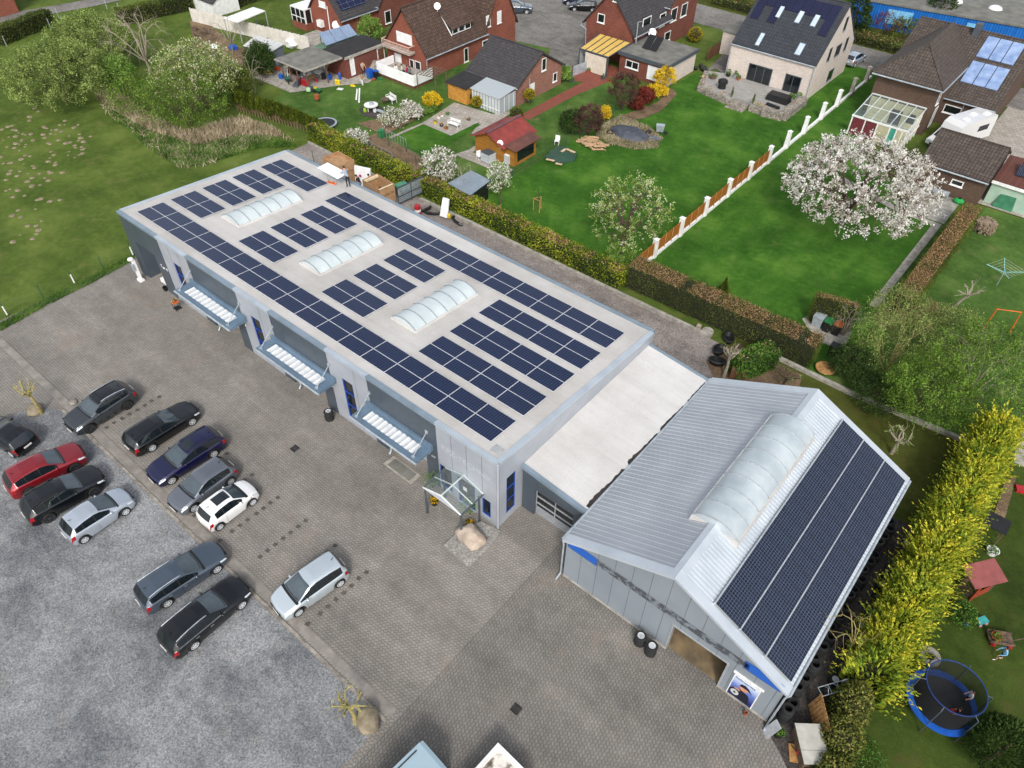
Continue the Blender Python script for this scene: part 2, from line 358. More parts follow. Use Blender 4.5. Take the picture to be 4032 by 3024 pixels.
for i, (x0, x1, d) in enumerate(SL):
    zt = RZ((x0+x1)/2, 0)-.02
    b = MB()
    if d: g = GATES[[0,2,4,6].index(i)]; wallrun(b, x0, x1, [(g[0], g[1], 0, g[2])], zt, -.03)
    elif i == 7: wallrun(b, x0, x1, [(-4.55,-3.6,.35,2.35),(-3.1,-1.75,0.02,2.4),(-1.2,-.55,.45,2.0)], zt)
    else: w = WIN[i]; wallrun(b, x0, x1, [w], zt)
    joints(b, x0, x1, d, zt); b.build('dark_wall' if d else 'light_wall', [MT['hall_dark'] if d else MT['hall_light'], MT['dgrey']], hall)
# right end wall with a tall window near the front, left end wall, back wall
rw = (.75, 1.55, .6, 3.95)
def wedge(b, x0, x1, y0, y1, z0):
    b.hexa([(x0,y0,z0),(x1,y0,z0),(x1,y1,z0),(x0,y1,z0),(x0,y0,RZ(x0,y0)-.03),(x1,y0,RZ(x1,y0)-.03),(x1,y1,RZ(x1,y1)-.03),(x0,y1,RZ(x0,y1)-.03)])
wedge(wl, -.22, 0, .22, rw[0], 0); wedge(wl, -.22, 0, rw[1], W_, 0); wl.bx(-.22, 0, rw[0], rw[1], 0, rw[2]); wedge(wl, -.22, 0, rw[0], rw[1], rw[3])
wedge(wl, -L_, -L_+.2, .22, W_, 0); wedge(wl, -L_+.2, -.22, W_-.2, W_, 0)
wl.build('light_wall', MT['hall_light'], hall)
b = MB(); b.tube([(.02,-.02,0),(.02,-.02,RZ(0,0)-.1)], .09, 6); b.build('corner_trim', MT['hall_light'], hall)
# roof slab + coping in the wall colours
b = MB(); e = .1
b.hexa([(-L_+.25,.25,RZ(-L_,0)-.4),(-.25,.25,RZ(0,0)-.4),(-.25,W_-.25,RZ(0,W_)-.4),(-L_+.25,W_-.25,RZ(-L_,W_)-.4),
        (-L_+.2,.2,RZ(-L_,.2)),(-.2,.2,RZ(0,.2)),(-.2,W_-.2,RZ(0,W_-.2)),(-L_+.2,W_-.2,RZ(-L_,W_-.2))])
b.build('roof', MT['memb'], hall)
def cop(x0, x1, y0, y1):
    b = MB(); b.hexa([(x0,y0,RZ(x0,y0)-.16),(x1,y0,RZ(x1,y0)-.16),(x1,y1,RZ(x1,y1)-.16),(x0,y1,RZ(x0,y1)-.16),(x0,y0,RZ(x0,y0)+.05),(x1,y0,RZ(x1,y0)+.05),(x1,y1,RZ(x1,y1)+.05),(x0,y1,RZ(x0,y1)+.05)]); return b
for x0, x1, d in SL: cop(x0+.004, x1-.004, -.09, .22).build('coping', MT['coping'] if d else MT['coping2'], hall)
cop(-.22, .1, .23, W_-.2).build('coping', MT['coping2'], hall); cop(-L_-.08, -L_+.24, .23, W_-.2).build('coping', MT['coping2'], hall)
cop(-L_, 0, W_-.19, W_+.1).build('coping', MT['coping'], hall)
# barrel rooflights
MT['opal'] = mat('opal_rooflight', '#c0c8c9', '#b2bcbe', .9, .25, spec=.5)
MT['ribm'] = mat('grey_rooflight_ribs', '#8b959b', '#7b858b', 5, .45, .1)
def barrel(parent, x0, x1, y0, y1, zf, rise, nrib, curb=.28):
    n = 18; b = MB(); cx = (x0+x1)/2; w = (x1-x0)/2
    th0 = 2*math.atan(rise/w); Rr = w/math.sin(th0); arc = lambda y, e=0: [(cx-(Rr+e)*math.sin(a), y, zf(cx, y)+curb+(Rr+e)*math.cos(a)-Rr*math.cos(th0)) for a in [th0-2*th0*k/n for k in range(n+1)]]
    A, B = arc(y0), arc(y1)
    b.add(A+B, [(i, i+n+1, i+n+2, i+1) for i in range(n)]+[tuple(range(n+1)), tuple(range(n+1, 2*n+2))[::-1]])
    sk = b.build('rooflight', MT['opal'], parent, smooth=False)
    c = MB(); c.hexa([(x0-.1,y0-.1,zf(x0,y0)-.1),(x1+.1,y0-.1,zf(x1,y0)-.1),(x1+.1,y1+.1,zf(x1,y1)-.1),(x0-.1,y1+.1,zf(x0,y1)-.1),
                      (x0-.04,y0-.04,zf(cx,y0)+curb),(x1+.04,y0-.04,zf(cx,y0)+curb),(x1+.04,y1+.04,zf(cx,y1)+curb),(x0-.04,y1+.04,zf(cx,y1)+curb)])
    c.build('curb', MT['memb2'], sk)
    for k in range(nrib+1):
        y = y0+(y1-y0)*k/nrib; r = MB(); r.tube(arc(y, .015), .034, 4); r.build('rib', MT['ribm'], sk)
    return sk
for cx, z in ((-31.1,0),(-21.7,0),(-12.3,0)): barrel(hall, cx-1.08, cx+1.08, 5.0, 10.85, RZ, .42, 6, .16)
# windows
def pane(parent, name, pts, vec, m): b = MB(); b.extr(pts, vec); return b.build(name, m, parent)
def fwindow(x0, x1, z0, z1, bars, fm=MT['bluef'], y=.08, parent=hall, name='window', glass=None):
    f = MB(); t = .07
    f.bx(x0, x0+t, y-.05, y+.05, z0, z1); f.bx(x1-t, x1, y-.05, y+.05, z0, z1)
    for z in [z0]+[z0+(z1-z0)*k/bars for k in range(1, bars)]+[z1-t]: f.bx(x0+t, x1-t, y-.05, y+.05, z, z+t)
    w = f.build(name, fm, parent); g = MB(); g.bx(x0+.02, x1-.02, y+.01, y+.03, z0+.02, z1-.02); g.build('pane', glass or MT['dglass'], w)
    s = MB(); s.bx(x0-.02, x1+.02, -.06, y-.051, z0-.1, z0-.002); s.build('sill', MT['coping2'], w); return w
for i in WIN: fwindow(*WIN[i], 3)
fwindow(-4.55,-3.6,.35,2.35,1); fwindow(-1.2,-.55,.45,2.0,1); fwindow(-3.1,-1.75,.02,2.4,1,name='entrance_door')
b = MB(); b.bx(-2.72,-2.4,.02,.025,1.35,1.7); b.build('notice', MT['white'], hall)
f = MB(); y0, y1, z0, z1 = rw; f.bx(-.12,-.03,y0,y0+.08,z0,z1); f.bx(-.12,-.03,y1-.08,y1,z0,z1)
for k in range(4): zz = z0+(z1-z0-.08)*k/3; f.bx(-.12,-.03,y0+.08,y1-.08,zz,zz+.08)
w = f.build('window', MT['bluef'], hall); g = MB(); g.bx(-.09,-.07,y0+.02,y1-.02,z0+.02,z1-.02); g.build('pane', MT['dglass'], w)
# gates: dark reveal, floor, door leaf partly raised
for k, (x0, x1, zt) in enumerate(GATES):
    g = MB(); yy = .9 if k else 1.6
    g.bx(x0, x1, yy, yy+.06, 0, zt)
    for q in range(1, 5): g.bx(x0, x1, yy-.012, yy, q*zt/5-.02, q*zt/5+.02)
    gt = g.build('gate', MT['whitepl'] if k == 0 else MT['hall_light'], hall)
    fr = MB(); fr.bx(x0-.002, x0+.12, -.02, yy, .01, zt); fr.bx(x1-.12, x1+.002, -.02, yy, .01, zt); fr.bx(x0+.12, x1-.12, .225, yy, zt-.1, zt+.1); fr.build('gate_frame', MT['hall_dark'], gt)
    if k == 0:
        q = MB(); q.bx(x0+.9, x0+1.2, yy-.03, yy-.013, 1.7, 2.1); q.bx(x0+1.7, x0+2.0, yy-.03, yy-.013, 1.7, 2.1); q.build('door_pane', MT['dglass'], gt)
# canopies over gates 2-4
MT['canf'] = mat('slate_blue_canopy_metal', '#6b8093', '#5d7183', .8, .4, .15); MT['valley'] = mat('shade_painted_valleys', '#bfc3c7', '#aeb3b8', 3, .6)  # greyer valleys: shading of the corrugation painted into the sheet colour
def canopy(x0, x1):
    z = 3.42; f = MB(); d = 1.42
    f.bx(x0, x1, -d, -.03, z-.16, z+.02) if False else None
    f.bx(x0, x0+.62, -d, -.035, z-.14, z+.05); f.bx(x1-.62, x1, -d, -.035, z-.14, z+.05)
    f.bx(x0+.62, x1-.62, -d, -d+.3, z-.14, z+.05); f.bx(x0+.62, x1-.62, -.34, -.035, z-.14, z+.05); f.bx(x0, x1, -.2, -.035, z+.05, z+.32)
    c = f.build('canopy', MT['canf'], hall)
    p = MB(); n = 11; w = (x1-x0-1.24)/n
    for k in range(n):
        a = x0+.62+k*w; pts = [(a, z-.02), (a+w*.18, z+.05), (a+w*.58, z+.05), (a+w*.76, z-.02), (a+w, z-.02)]
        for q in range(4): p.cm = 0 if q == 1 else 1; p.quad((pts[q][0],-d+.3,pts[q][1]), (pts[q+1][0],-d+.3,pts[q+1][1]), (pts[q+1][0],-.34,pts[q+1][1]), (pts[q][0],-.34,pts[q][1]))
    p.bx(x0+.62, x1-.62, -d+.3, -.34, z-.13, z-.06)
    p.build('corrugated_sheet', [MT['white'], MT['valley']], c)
    g = MB(); g.tube([(x0,-d-.07,z-.02),(x1+.05,-d-.07,z-.05)], .075, 8); g.build('gutter', MT['zinc'], c)
    for x in (x0+.32, x1-.42):
        r = MB(); r.tube([(x,-d+.16,z+.08),(x,-.06,z+1.16)], .028, 5); r.box((x,-d+.16,z+.09),(.2,.14,.08)); r.box((x,-.05,z+1.2),(.2,.06,.2)); r.build('tie_rod', MT['zinc'], c)
    dp = MB(); X = (x0+x1)/2-1.1; dp.tube([(x0+.1,-d-.07,z-.1),(x0+.1,-.5,z-.5),(x0+.3,-.1,2.6)], .045, 6) if False else dp.tube([(X,-.12,2.2),(X,-.12,.35),(X,-.3,.12)], .055, 6); dp.build('downpipe', MT['zinc'], c)
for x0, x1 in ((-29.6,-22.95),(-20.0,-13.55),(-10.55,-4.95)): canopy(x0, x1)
# lettering
def text(body, size, origin, right, up, m, name, parent, depth=.012, spacing=1.0):
    cu = bpy.data.curves.new('t', 'FONT'); cu.body = body; cu.size = size; cu.extrude = depth; cu.space_character = spacing
    o = bpy.data.objects.new('t', cu); COL.objects.link(o); bpy.context.view_layer.update()
    me = bpy.data.meshes.new_from_object(o.evaluated_get(bpy.context.evaluated_depsgraph_get())); bpy.data.objects.remove(o)
    r, u = Vector(right).normalized(), Vector(up).normalized(); n = r.cross(u); off = Vector(parent.location) if parent else Vector()
    M = Matrix((r, u, n)).transposed()
    for v in me.vertices: v.co = M@v.co+Vector(origin)-off
    me.materials.clear(); me.materials.append(m); q = bpy.data.objects.new(name, me); COL.objects.link(q); q.parent = parent; return q
for s_, x in (('Tor 4',-34.15),('Tor 3',-24.25),('Tor 2',-14.98),('Tor 1',-5.42)):
    text(s_, .42, (x,-.05,2.6), (1,0,0), (0,0,1), MT['white'] if s_ != 'Tor 1' else MT['hall_light'], 'lettering', hall)
MT['ghost'] = mat('faded_lettering', '#b4b8be', '#acb0b7', 3, .45)
text('KFZ-TECHNIK', .62, (-4.3,-.006,3.9), (1,0,0), (0,0,1), MT['ghost'], 'faded_lettering', hall, .003)
# roof drain grate near the front corner
b = MB()
for k in range(6): b.box((-.95+k*.11,.75,RZ(-.9,.75)+.02),(.04,.55,.03))
b.build('roof_grate', MT['zinc'], hall)
# ---------------------------------------------------------------- solar arrays on the hall
def pvmat(name, c, line, nx, ny):
    t = NT(name); b = t.brick(c, c, line, 1/nx, 1/ny, .006, off=0); col = t.mix(1, b.outputs['Color'], t.ramp(t.noise(.6, 3), [(.3, .9), (.7, 1.1)]), 'MULTIPLY')
    return t.out(col, .16, spec=.55)
MT['pv'] = pvmat('solar_cells', '#101a33', '#33436a', 12, 6); MT['pvb'] = mat('solar_back_frame', '#d8dade', '#c8cacf', 3, .4, .2)
def panel_mesh(w, h, fr=.03, fm=None, cm=None):
    b = MB(); b.cm = 0; b.bx(-w/2, w/2, -h/2, h/2, .0, .035); b.cm = 1
    b.quad((-w/2+fr,-h/2+fr,.039),(w/2-fr,-h/2+fr,.039),(w/2-fr,h/2-fr,.039),(-w/2+fr,h/2-fr,.039))
    o = b.build('solar_panel', [fm or MT['pvb'], cm or MT['pv']], None, link=False); me = o.data
    uv = me.uv_layers[0].data; p = me.polygons[-1]
    for li, c in zip(p.loop_indices, ((0,0),(1,0),(1,1),(0,1))): uv[li].uv = c
    bpy.data.objects.remove(o); return me
PW, PH = 2.115, 1.107
pm = panel_mesh(PW-.02, PH-.015, .02)
ax = math.atan(-.0719); ay = -math.atan(.00577)
def array(label, i0, n, y0):
    x0 = -37.226+i0*PW; cx = x0+n*PW/2; cy = y0+PH
    t = thing('solar_array', label, 'solar panels', (cx, cy, RZ(cx, cy)+.06), 0, 'solar arrays on the workshop roof'); t.rotation_euler = (ax, ay, 0)
    rl = MB()
    for q in (-.95,-.15,.15,.95): rl.bx(-n*PW/2, n*PW/2, q-.02, q+.02, -.05, -.002)
    rl.build('rail', MT['alu'], t, local=True)
    for i in range(n):
        for j in (0, 1):
            o = bpy.data.objects.new('solar_panel', pm); COL.objects.link(o); o.parent = t; o.location = ((i-(n-1)/2)*PW, (j-.5)*PH, 0)
YS = [.89+2.791*k for k in range(5)]
array('longest double row of solar panels along the front edge of the hall roof', 0, 17, YS[0])
array('long double row of solar panels along the rear edge of the hall roof', 4, 13, YS[4])
array('short double row of six solar panels at the far rear corner of the hall roof', 0, 3, YS[4])
pos = ['row beside the long front strip', 'middle row', 'row nearest the rear edge']
for k in (1, 2, 3):
    array('four solar panels at the far roof end, '+pos[k-1], 0, 2, YS[k])
    array('four solar panels between far and middle rooflights, '+pos[k-1], 4.22, 2, YS[k])
    array('four solar panels between middle and near rooflights, '+pos[k-1], 8.65, 2, YS[k])
    array('eight solar panels at the near roof end, '+pos[k-1], 13.02, 4, YS[k])
# ---------------------------------------------------------------- low annex
an = thing('tyre_store_annex', 'low annex with a white sloping roof between the hall and the ribbed metal shed', 'building', (2.3, 8, 0))
b = MB(); b.bx(.12, 1.0, 2.1, 2.3, 0, 3.75); b.bx(3.75, 4.62, 2.1, 2.3, 0, 3.2); b.hexa([(1.0,2.1,2.45),(3.75,2.1,2.45),(3.75,2.3,2.45),(1.0,2.3,2.45),(1.0,2.1,3.7),(3.75,2.1,3.4),(3.75,2.3,3.4),(1.0,2.3,3.7)])
b.build('front_wall', MT['hall_dark'], an); b = MB(); b.bx(.12,4.6,15.2,15.4,0,3.2); b.build('rear_wall', MT['hall_dark'], an)
def AZ(x): return 3.92-.1*x
b = MB(); b.hexa([(.01,2.25,AZ(0)-.3),(4.68,2.25,AZ(4.68)-.3),(4.68,15.4,AZ(4.68)-.3),(.01,15.4,AZ(0)-.3),(.01,2.25,AZ(0)),(4.68,2.25,AZ(4.68)),(4.68,15.4,AZ(4.68)),(.01,15.4,AZ(0))]); b.build('roof', MT['memb2'], an)
for y0, y1 in ((2.0,2.24),(15.4,15.6)):
    b = MB(); b.hexa([(.01,y0,AZ(0)-.2),(4.66,y0,AZ(4.66)-.2),(4.66,y1,AZ(4.66)-.2),(.01,y1,AZ(0)-.2),(.01,y0,AZ(0)+.06),(4.66,y0,AZ(4.66)+.06),(4.66,y1,AZ(4.66)+.06),(.01,y1,AZ(0)+.06)]); b.build('coping', MT['coping'], an)
MT['mud'] = mat('gutter_silt', '#3a332d', '#26221f', 2.5, .95)
b = MB(); P = []; n = 60
for k in range(n+1):
    y = 2.4+k*12.8/n; w = (.4+.05*math.sin(k*.37)+random.uniform(-.05,.05))*(.15 if k in (17,18,34,48,49) else 1)*(1-.5*k/n)
    P.append((max(.06, w), y))
b.add([(4.66-w, y, AZ(4.66-w)+.006) for w, y in P]+[(4.67, y, AZ(4.67)+.006) for w, y in P], [(i, i+n+1, i+n+2, i+1) for i in range(n)]); b.build('silt_stain', MT['mud'], an)
g = MB(); g.bx(1.0,3.75,2.34,2.4,0,2.45)
gt = g.build('sectional_gate', MT['dglass'], an)
s = MB()
for z in (.0,.12,.24,.36,.48,.6): s.bx(1.0,3.75,2.3,2.339,z+.01,z+.1)
for z in (1.0,1.62,2.3): s.bx(1.0,3.75,2.3,2.339,z,z+.1)
for x in (1.0,2.35,3.68): s.bx(x,x+.07,2.28,2.299,.7,2.4)
s.build('gate_bars', MT['alu'], gt)
text('Reifenhotel', .5, (1.0,2.09,2.72), (1,0,-.1), (0,0,1), MT['dgrey'], 'lettering', an, .012)
# ---------------------------------------------------------------- ribbed metal shed
sh = thing('metal_shed', 'gabled grey metal shed with ribbed roof, ridge barrel rooflight and open doorway', 'building', (11, 8, 0))
SX0, SX1, SXR, SY1, EZ, RG = 4.78, 17.1, 10.83, 15.6, 3.6, 6.55
def SZ(x): return EZ+(RG-EZ)*((x-SX0)/(SXR-SX0) if x < SXR else (SX1-x)/(SX1-SXR))
MT['shedw'] = mat('grey_shed_cladding', '#8d959c', '#838b93', .4, .45, .15)
b = MB()
def gab(b, x0, x1, z0, y0, y1):
    xs = [x0]+([SXR] if x0 < SXR < x1 else [])+[x1]
    b.extr([(x0,y0,z0),(x1,y0,z0)]+[(x,y0,SZ(x)-.05) for x in xs[::-1]], (0,y1-y0,0))
gab(b, SX0+.02, 11.44, .12, 0, .15); gab(b, 11.44, 14.42, 2.55, 0, .15); gab(b, 14.42, SX1-.02, .12, 0, .15); gab(b, SX0+.02, SX1-.02, 0, SY1-.15, SY1)
b.bx(SX0+.02, SX0+.17, .15, SY1-.15, 0, EZ-.06); b.bx(SX1-.17, SX1-.02, .15, SY1-.15, 0, EZ-.06)

b2 = b; b = MB(); b.bx(SX0+.02, 11.44, -.05, .14, 0, .119); b.bx(14.42, SX1, -.05, .14, 0, .119); b.build('plinth', MT['concrete'], sh)
b = b2; b.cm = 1
for k in range(1, 13):
    x = SX0+k*1.0
    z0 = 2.56 if 11.4 < x < 14.45 else .13
    b.bx(x-.01, x+.01, -.004, 0, z0, SZ(x)-.1)
b.build('wall', [MT['shedw'], MT['dgrey']], sh)
b = MB(); b.bx(11.36,11.46,-.03,.3,0,2.6); b.bx(14.4,14.5,-.03,.3,0,2.6); b.bx(11.46,14.4,-.03,.3,2.5,2.58); b.build('door_frame', MT['alu'], sh)
sheetm = mat('stained_concrete_floor', '#8a7656', '#5c5040', .8, .9)
b = MB(); b.bx(SX0+.2, SX1-.2, .16, 8, .0, .03); b.build('floor_slab', sheetm, sh)
MT['rib'] = mat('ribbed_sheet', '#b0b4b9', '#a0a5ab', .35, .38, .35)
MT['rib2'] = mat('pale_rib', '#c3cad0', '#b4bcc3', .6, .38, .3)
def slope(parent, x0, x1, y0, y1, nr, m):
    b = MB(); p = (y1-y0)/nr; prof = []
    for k in range(nr):
        a = y0+k*p
        prof += [(a, 0), (a+p*.62, 0), (a+p*.7, .045), (a+p*.92, .045)]
    prof.append((y1, 0))
    vs = [(x0, y, SZ(x0)+h) for y, h in prof]+[(x1, y, SZ(x1)+h) for y, h in prof]; n = len(prof)
    fs = [(i, i+n, i+n+1, i+1) if x0 < x1 else (i, i+1, i+n+1, i+n) for i in range(n-1)]
    b.add(vs, [f[::-1] if False else f for f in fs]); 
    b.add([(x0,y0,SZ(x0)-.05),(x0,y1,SZ(x0)-.05),(x1,y1,SZ(x1)-.05),(x1,y0,SZ(x1)-.05)], [(0,1,2,3)])
    return b.build('ribbed_roof', m, parent)
slope(sh, SX0-.12, SXR, .32, SY1-.3, 46, MT['rib']); slope(sh, SXR, SX1+.12, .32, SY1-.3, 64, MT['rib2'])
def strip(pts, w, name, m, up=.06):
    b = MB(); (x0,y0),(x1,y1) = pts
    b.hexa([(x0,y0,SZ(x0)-.12),(x1,y0,SZ(x1)-.12),(x1,y1,SZ(x1)-.12),(x0,y1,SZ(x0)-.12),(x0,y0,SZ(x0)+up),(x1,y0,SZ(x1)+up),(x1,y1,SZ(x1)+up),(x0,y1,SZ(x0)+up)]); return b.build(name, m, sh)
for a, c in ((SX0-.14, SXR),(SXR, SX1+.14)):
    strip(((a,-.2),(c,.33)), 0, 'verge_trim', MT['rib2']); strip(((a,SY1-.33),(c,SY1+.2)), 0, 'verge_trim', MT['rib2'])
b = MB(); b.hexa([(SXR-.32,.33,SZ(SXR-.32)+.05),(SXR,.33,RG+.05),(SXR,SY1-.33,RG+.05),(SXR-.32,SY1-.33,SZ(SXR-.32)+.05),(SXR-.32,.33,SZ(SXR-.32)+.07),(SXR,.33,RG+.08),(SXR,SY1-.33,RG+.08),(SXR-.32,SY1-.33,SZ(SXR-.32)+.07)])
b.hexa([(SXR,.33,RG+.05),(SXR+.32,.33,SZ(SXR+.32)+.05),(SXR+.32,SY1-.33,SZ(SXR+.32)+.05),(SXR,SY1-.33,RG+.05),(SXR,.33,RG+.08),(SXR+.32,.33,SZ(SXR+.32)+.07),(SXR+.32,SY1-.33,SZ(SXR+.32)+.07),(SXR,SY1-.33,RG+.08)])
b.build('ridge_cap', MT['rib2'], sh)
MT['opal2'] = mat('weathered_opal_sheet', '#b3bcc0', '#9da7ac', .7, .3, spec=.5)
_o = MT['opal']; MT['opal'] = MT['opal2']
_r0 = MT['ribm']; MT['ribm'] = MT['alu']; barrel(sh, SXR-1.2, SXR+1.25, 3.6, 12.4, lambda x, y: RG-.48, .58, 8, .3); MT['opal'] = _o; MT['ribm'] = _r0
for x in (SX0-.2, SX1+.2):
    g = MB(); g.tube([(x,-.1,EZ-.1),(x,SY1+.1,EZ-.12)], .085, 8); g.build('gutter', MT['zinc'], sh)
    d = MB(); s_ = 1 if x > 10 else -1
    d.tube([(x,-.08,EZ-.15),(x-s_*.1,-.1,EZ-.5),(x-s_*.1,-.1,.25),(x-s_*.1,-.55,.1)], .05, 6); d.build('downpipe', MT['zinc'], sh)
# blurred sign writing along the gable (illegible in the photograph): blue end fields and soft grey strokes
def smear(name, c, edge):
    t = NT(name); s = t.n.new('ShaderNodeSeparateXYZ'); t.link(t.tc.outputs['Generated'], s.inputs[0])
    fx = t.math('MULTIPLY', t.math('MULTIPLY', s.outputs[0], t.math('SUBTRACT', 1, s.outputs[0])), 14 if edge else 60)
    fz = t.math('MULTIPLY', t.math('MULTIPLY', s.outputs[2], t.math('SUBTRACT', 1, s.outputs[2])), 6)
    a = t.math('MINIMUM', 1, t.math('MULTIPLY', t.math('MINIMUM', 1, fx), t.math('MINIMUM', 1, t.math('POWER', fz, 1.6))))
    if not edge: a = t.math('MULTIPLY', a, t.ramp(t.noise(3.2, 3, .6), [(.4, .1), (.6, .85)]))
    t.link(a, t.b.inputs['Alpha']); return t.out(c, .5)
MT['smb'] = smear('soft_blue_lettering', '#1d58ae', True); MT['smg'] = smear('soft_grey_lettering', '#4a4d52', False)
def onfront(b, pts): b.quad(*[(x, -.012, z) for x, z in pts])
# survey the writing on the gable plane
def gp(px, py): p = ony(px, py, 0); return p.x, p.z
for name, m, (p0, p1), h in (('blue_lettering','smb',((1226,1172),(1292,1216)),.8),('blue_lettering','smb',((1605,1433),(1694,1490)),.8),('grey_lettering','smg',((1286,1210),(1618,1444)),.62)):
    (xa, za), (xb, zb) = gp(*p0), gp(*p1); b = MB(); onfront(b, [(xa,za-h/2),(xb,zb-h/2),(xb,zb+h/2),(xa,za+h/2)]); b.build(name, MT[m], sh)
# solar array on the shed: three long rows
t = NT('shed_solar_cells'); bk = t.brick('#151b2c', '#192033', '#566170', .158, .158, .009, off=0); 
MT['pvs'] = t.out(bk.outputs['Color'], .2, spec=.5)
sa = thing('solar_array', 'three long rows of gridded solar panels on the sloping shed roof', 'solar panels', (14.9, 7.8, SZ(14.9)+.1))
sl = math.atan2(RG-EZ, SX1-SXR); sa.rotation_euler = (0, sl, 0)
pms = panel_mesh(1.53, .985, .012, MT['black'], MT['pvs'])
uvd = pms.uv_layers[0].data
for li, c in zip(pms.polygons[-1].loop_indices, ((0,0),(1.58,0),(1.58,.948),(0,.948))): uvd[li].uv = c
for r in range(3):
    for k in range(15):
        o = bpy.data.objects.new('solar_panel', pms); COL.objects.link(o); o.parent = sa; o.location = ((r-1)*1.59, (k-7)*.99, .06)
for r in (-2.39,-.795,.795):
    b = MB(); b.bx(r-.03, r+.03, -7.45, 7.45, 0, .1); b.build('rail', MT['alu'], sa, local=True)
# ---------------------------------------------------------------- houses
MT['brick'] = brickmat('red_brick', '#9c5340', '#83402f', '#7d6458', .24, .08, .012)
MT['brick2'] = brickmat('dark_red_brick', '#8a4a3c', '#6d372d', '#6f5a50', .24, .08, .012)
MT['brick3'] = brickmat('brown_brick', '#6e594c', '#5c483d', '#4b3f37', .24, .08, .012)
MT['brick4'] = brickmat('pale_pink_brick', '#a87565', '#8d5a4c', '#8a7468', .24, .08, .012)
MT['wbrick'] = brickmat('whitewashed_brick', '#d3c8bf', '#bfb1a7', '#c9c0b8', .26, .09, .012, big=.14)
MT['tbrown'] = tilemat('brown_roof_tiles', '#5d4a40', '#4d3d35', '#2b221d', .3, .36, '#8a6a55')
MT['tdark'] = tilemat('charcoal_roof_tiles', '#4b484a', '#413f41', '#29282a', .3, .36, '#5e5c5a')
MT['tblack'] = tilemat('flat_anthracite_tiles', '#3d4147', '#373b41', '#25282c', .33, .4)
MT['tumber'] = tilemat('umber_roof_tiles', '#5a5049', '#4c433d', '#2a2522', .3, .36, '#6f665c')
MT['felt'] = mat('grey_roofing_felt', '#77766f', '#5f5e58', .8, .9)
MT['bfelt'] = mat('black_roofing_felt', '#2b2a2b', '#1e1d1e', .9, .9)
MT['brownfelt'] = mat('brown_roofing_felt', '#4a4039', '#3b332e', .9, .9)
MT['shutter'] = mat('white_roller_shutter', '#e3e4e4', '#d2d4d5', 2, .5)
MT['trans'] = glassmat('milky_corrugated_plastic', (.85,.88,.9), .55)
MT['tube'] = mat('solar_thermal_glass', '#8fa3c4', '#6f86ad', 1.2, .12, spec=.7)
MT['tubes'] = brickmat('vacuum_tubes', '#5f7ba3', '#4c668c', '#aeb8c4', .085, 50, .02, .25, big=.25)
MT['log'] = brickmat('log_boards', '#a9762f', '#946325', '#6f481b', 30, .14, .012, big=.3)
MT['redroof'] = mat('red_roofing_felt', '#8c3a33', '#6d2c29', .9, .85)
MT['rusty'] = mat('brown_roofing_sheet', '#6a4035', '#54332b', .9, .7)
MT['timber'] = mat('dark_timber', '#6d4a31', '#513523', 3, .8)
def out(ax): return -1 if ax == 'y' else 1
def fr(ax, pl, u0, u1, z0, z1, d0, d1, b):
    if ax == 'y': b.bx(u0, u1, pl-d1, pl-d0, z0, z1)
    else: b.bx(pl+d0, pl+d1, u0, u1, z0, z1)
def win(parent, ax, pl, p0, p1, fm='white', gm='dglass', bars=2, name='window', px=True, sill=True, shut=0):
    if px:
        a, c = (ony(*p0, pl), ony(*p1, pl)) if ax == 'y' else (onx(*p0, pl), onx(*p1, pl))
        k = 0 if ax == 'y' else 1; u0, u1 = sorted((a[k], c[k])); z0, z1 = sorted((a.z, c.z))
    else: (u0, z0), (u1, z1) = p0, p1
    t = min(.09, (u1-u0)*.12); b = MB()
    fr(ax, pl, u0, u0+t, z0, z1, -.02, .05, b); fr(ax, pl, u1-t, u1, z0, z1, -.02, .05, b)
    fr(ax, pl, u0+t, u1-t, z0, z0+t, -.02, .05, b); fr(ax, pl, u0+t, u1-t, z1-t, z1, -.02, .05, b)
    for k in range(1, bars):
        u = u0+(u1-u0)*k/bars; fr(ax, pl, u-t/2, u+t/2, z0+t, z1-t, -.02, .045, b)
    w = b.build(name, MT[fm], parent); g = MB(); fr(ax, pl, u0+.02, u1-.02, z0+.02, z1-.02, .012, .024, g); g.build('pane', MT[gm], w)
    if shut: s = MB(); fr(ax, pl, u0+.03, u1-.03, z1-(z1-z0)*shut, z1-.03, .046, .058, s); s.build('shutter', MT['shutter'], w)
    if sill: s = MB(); fr(ax, pl, u0-.06, u1+.06, z0-.07, z0-.002, 0, .12, s); s.build('sill', MT['alu'] if fm != 'white' else MT['white'], w)
    return w
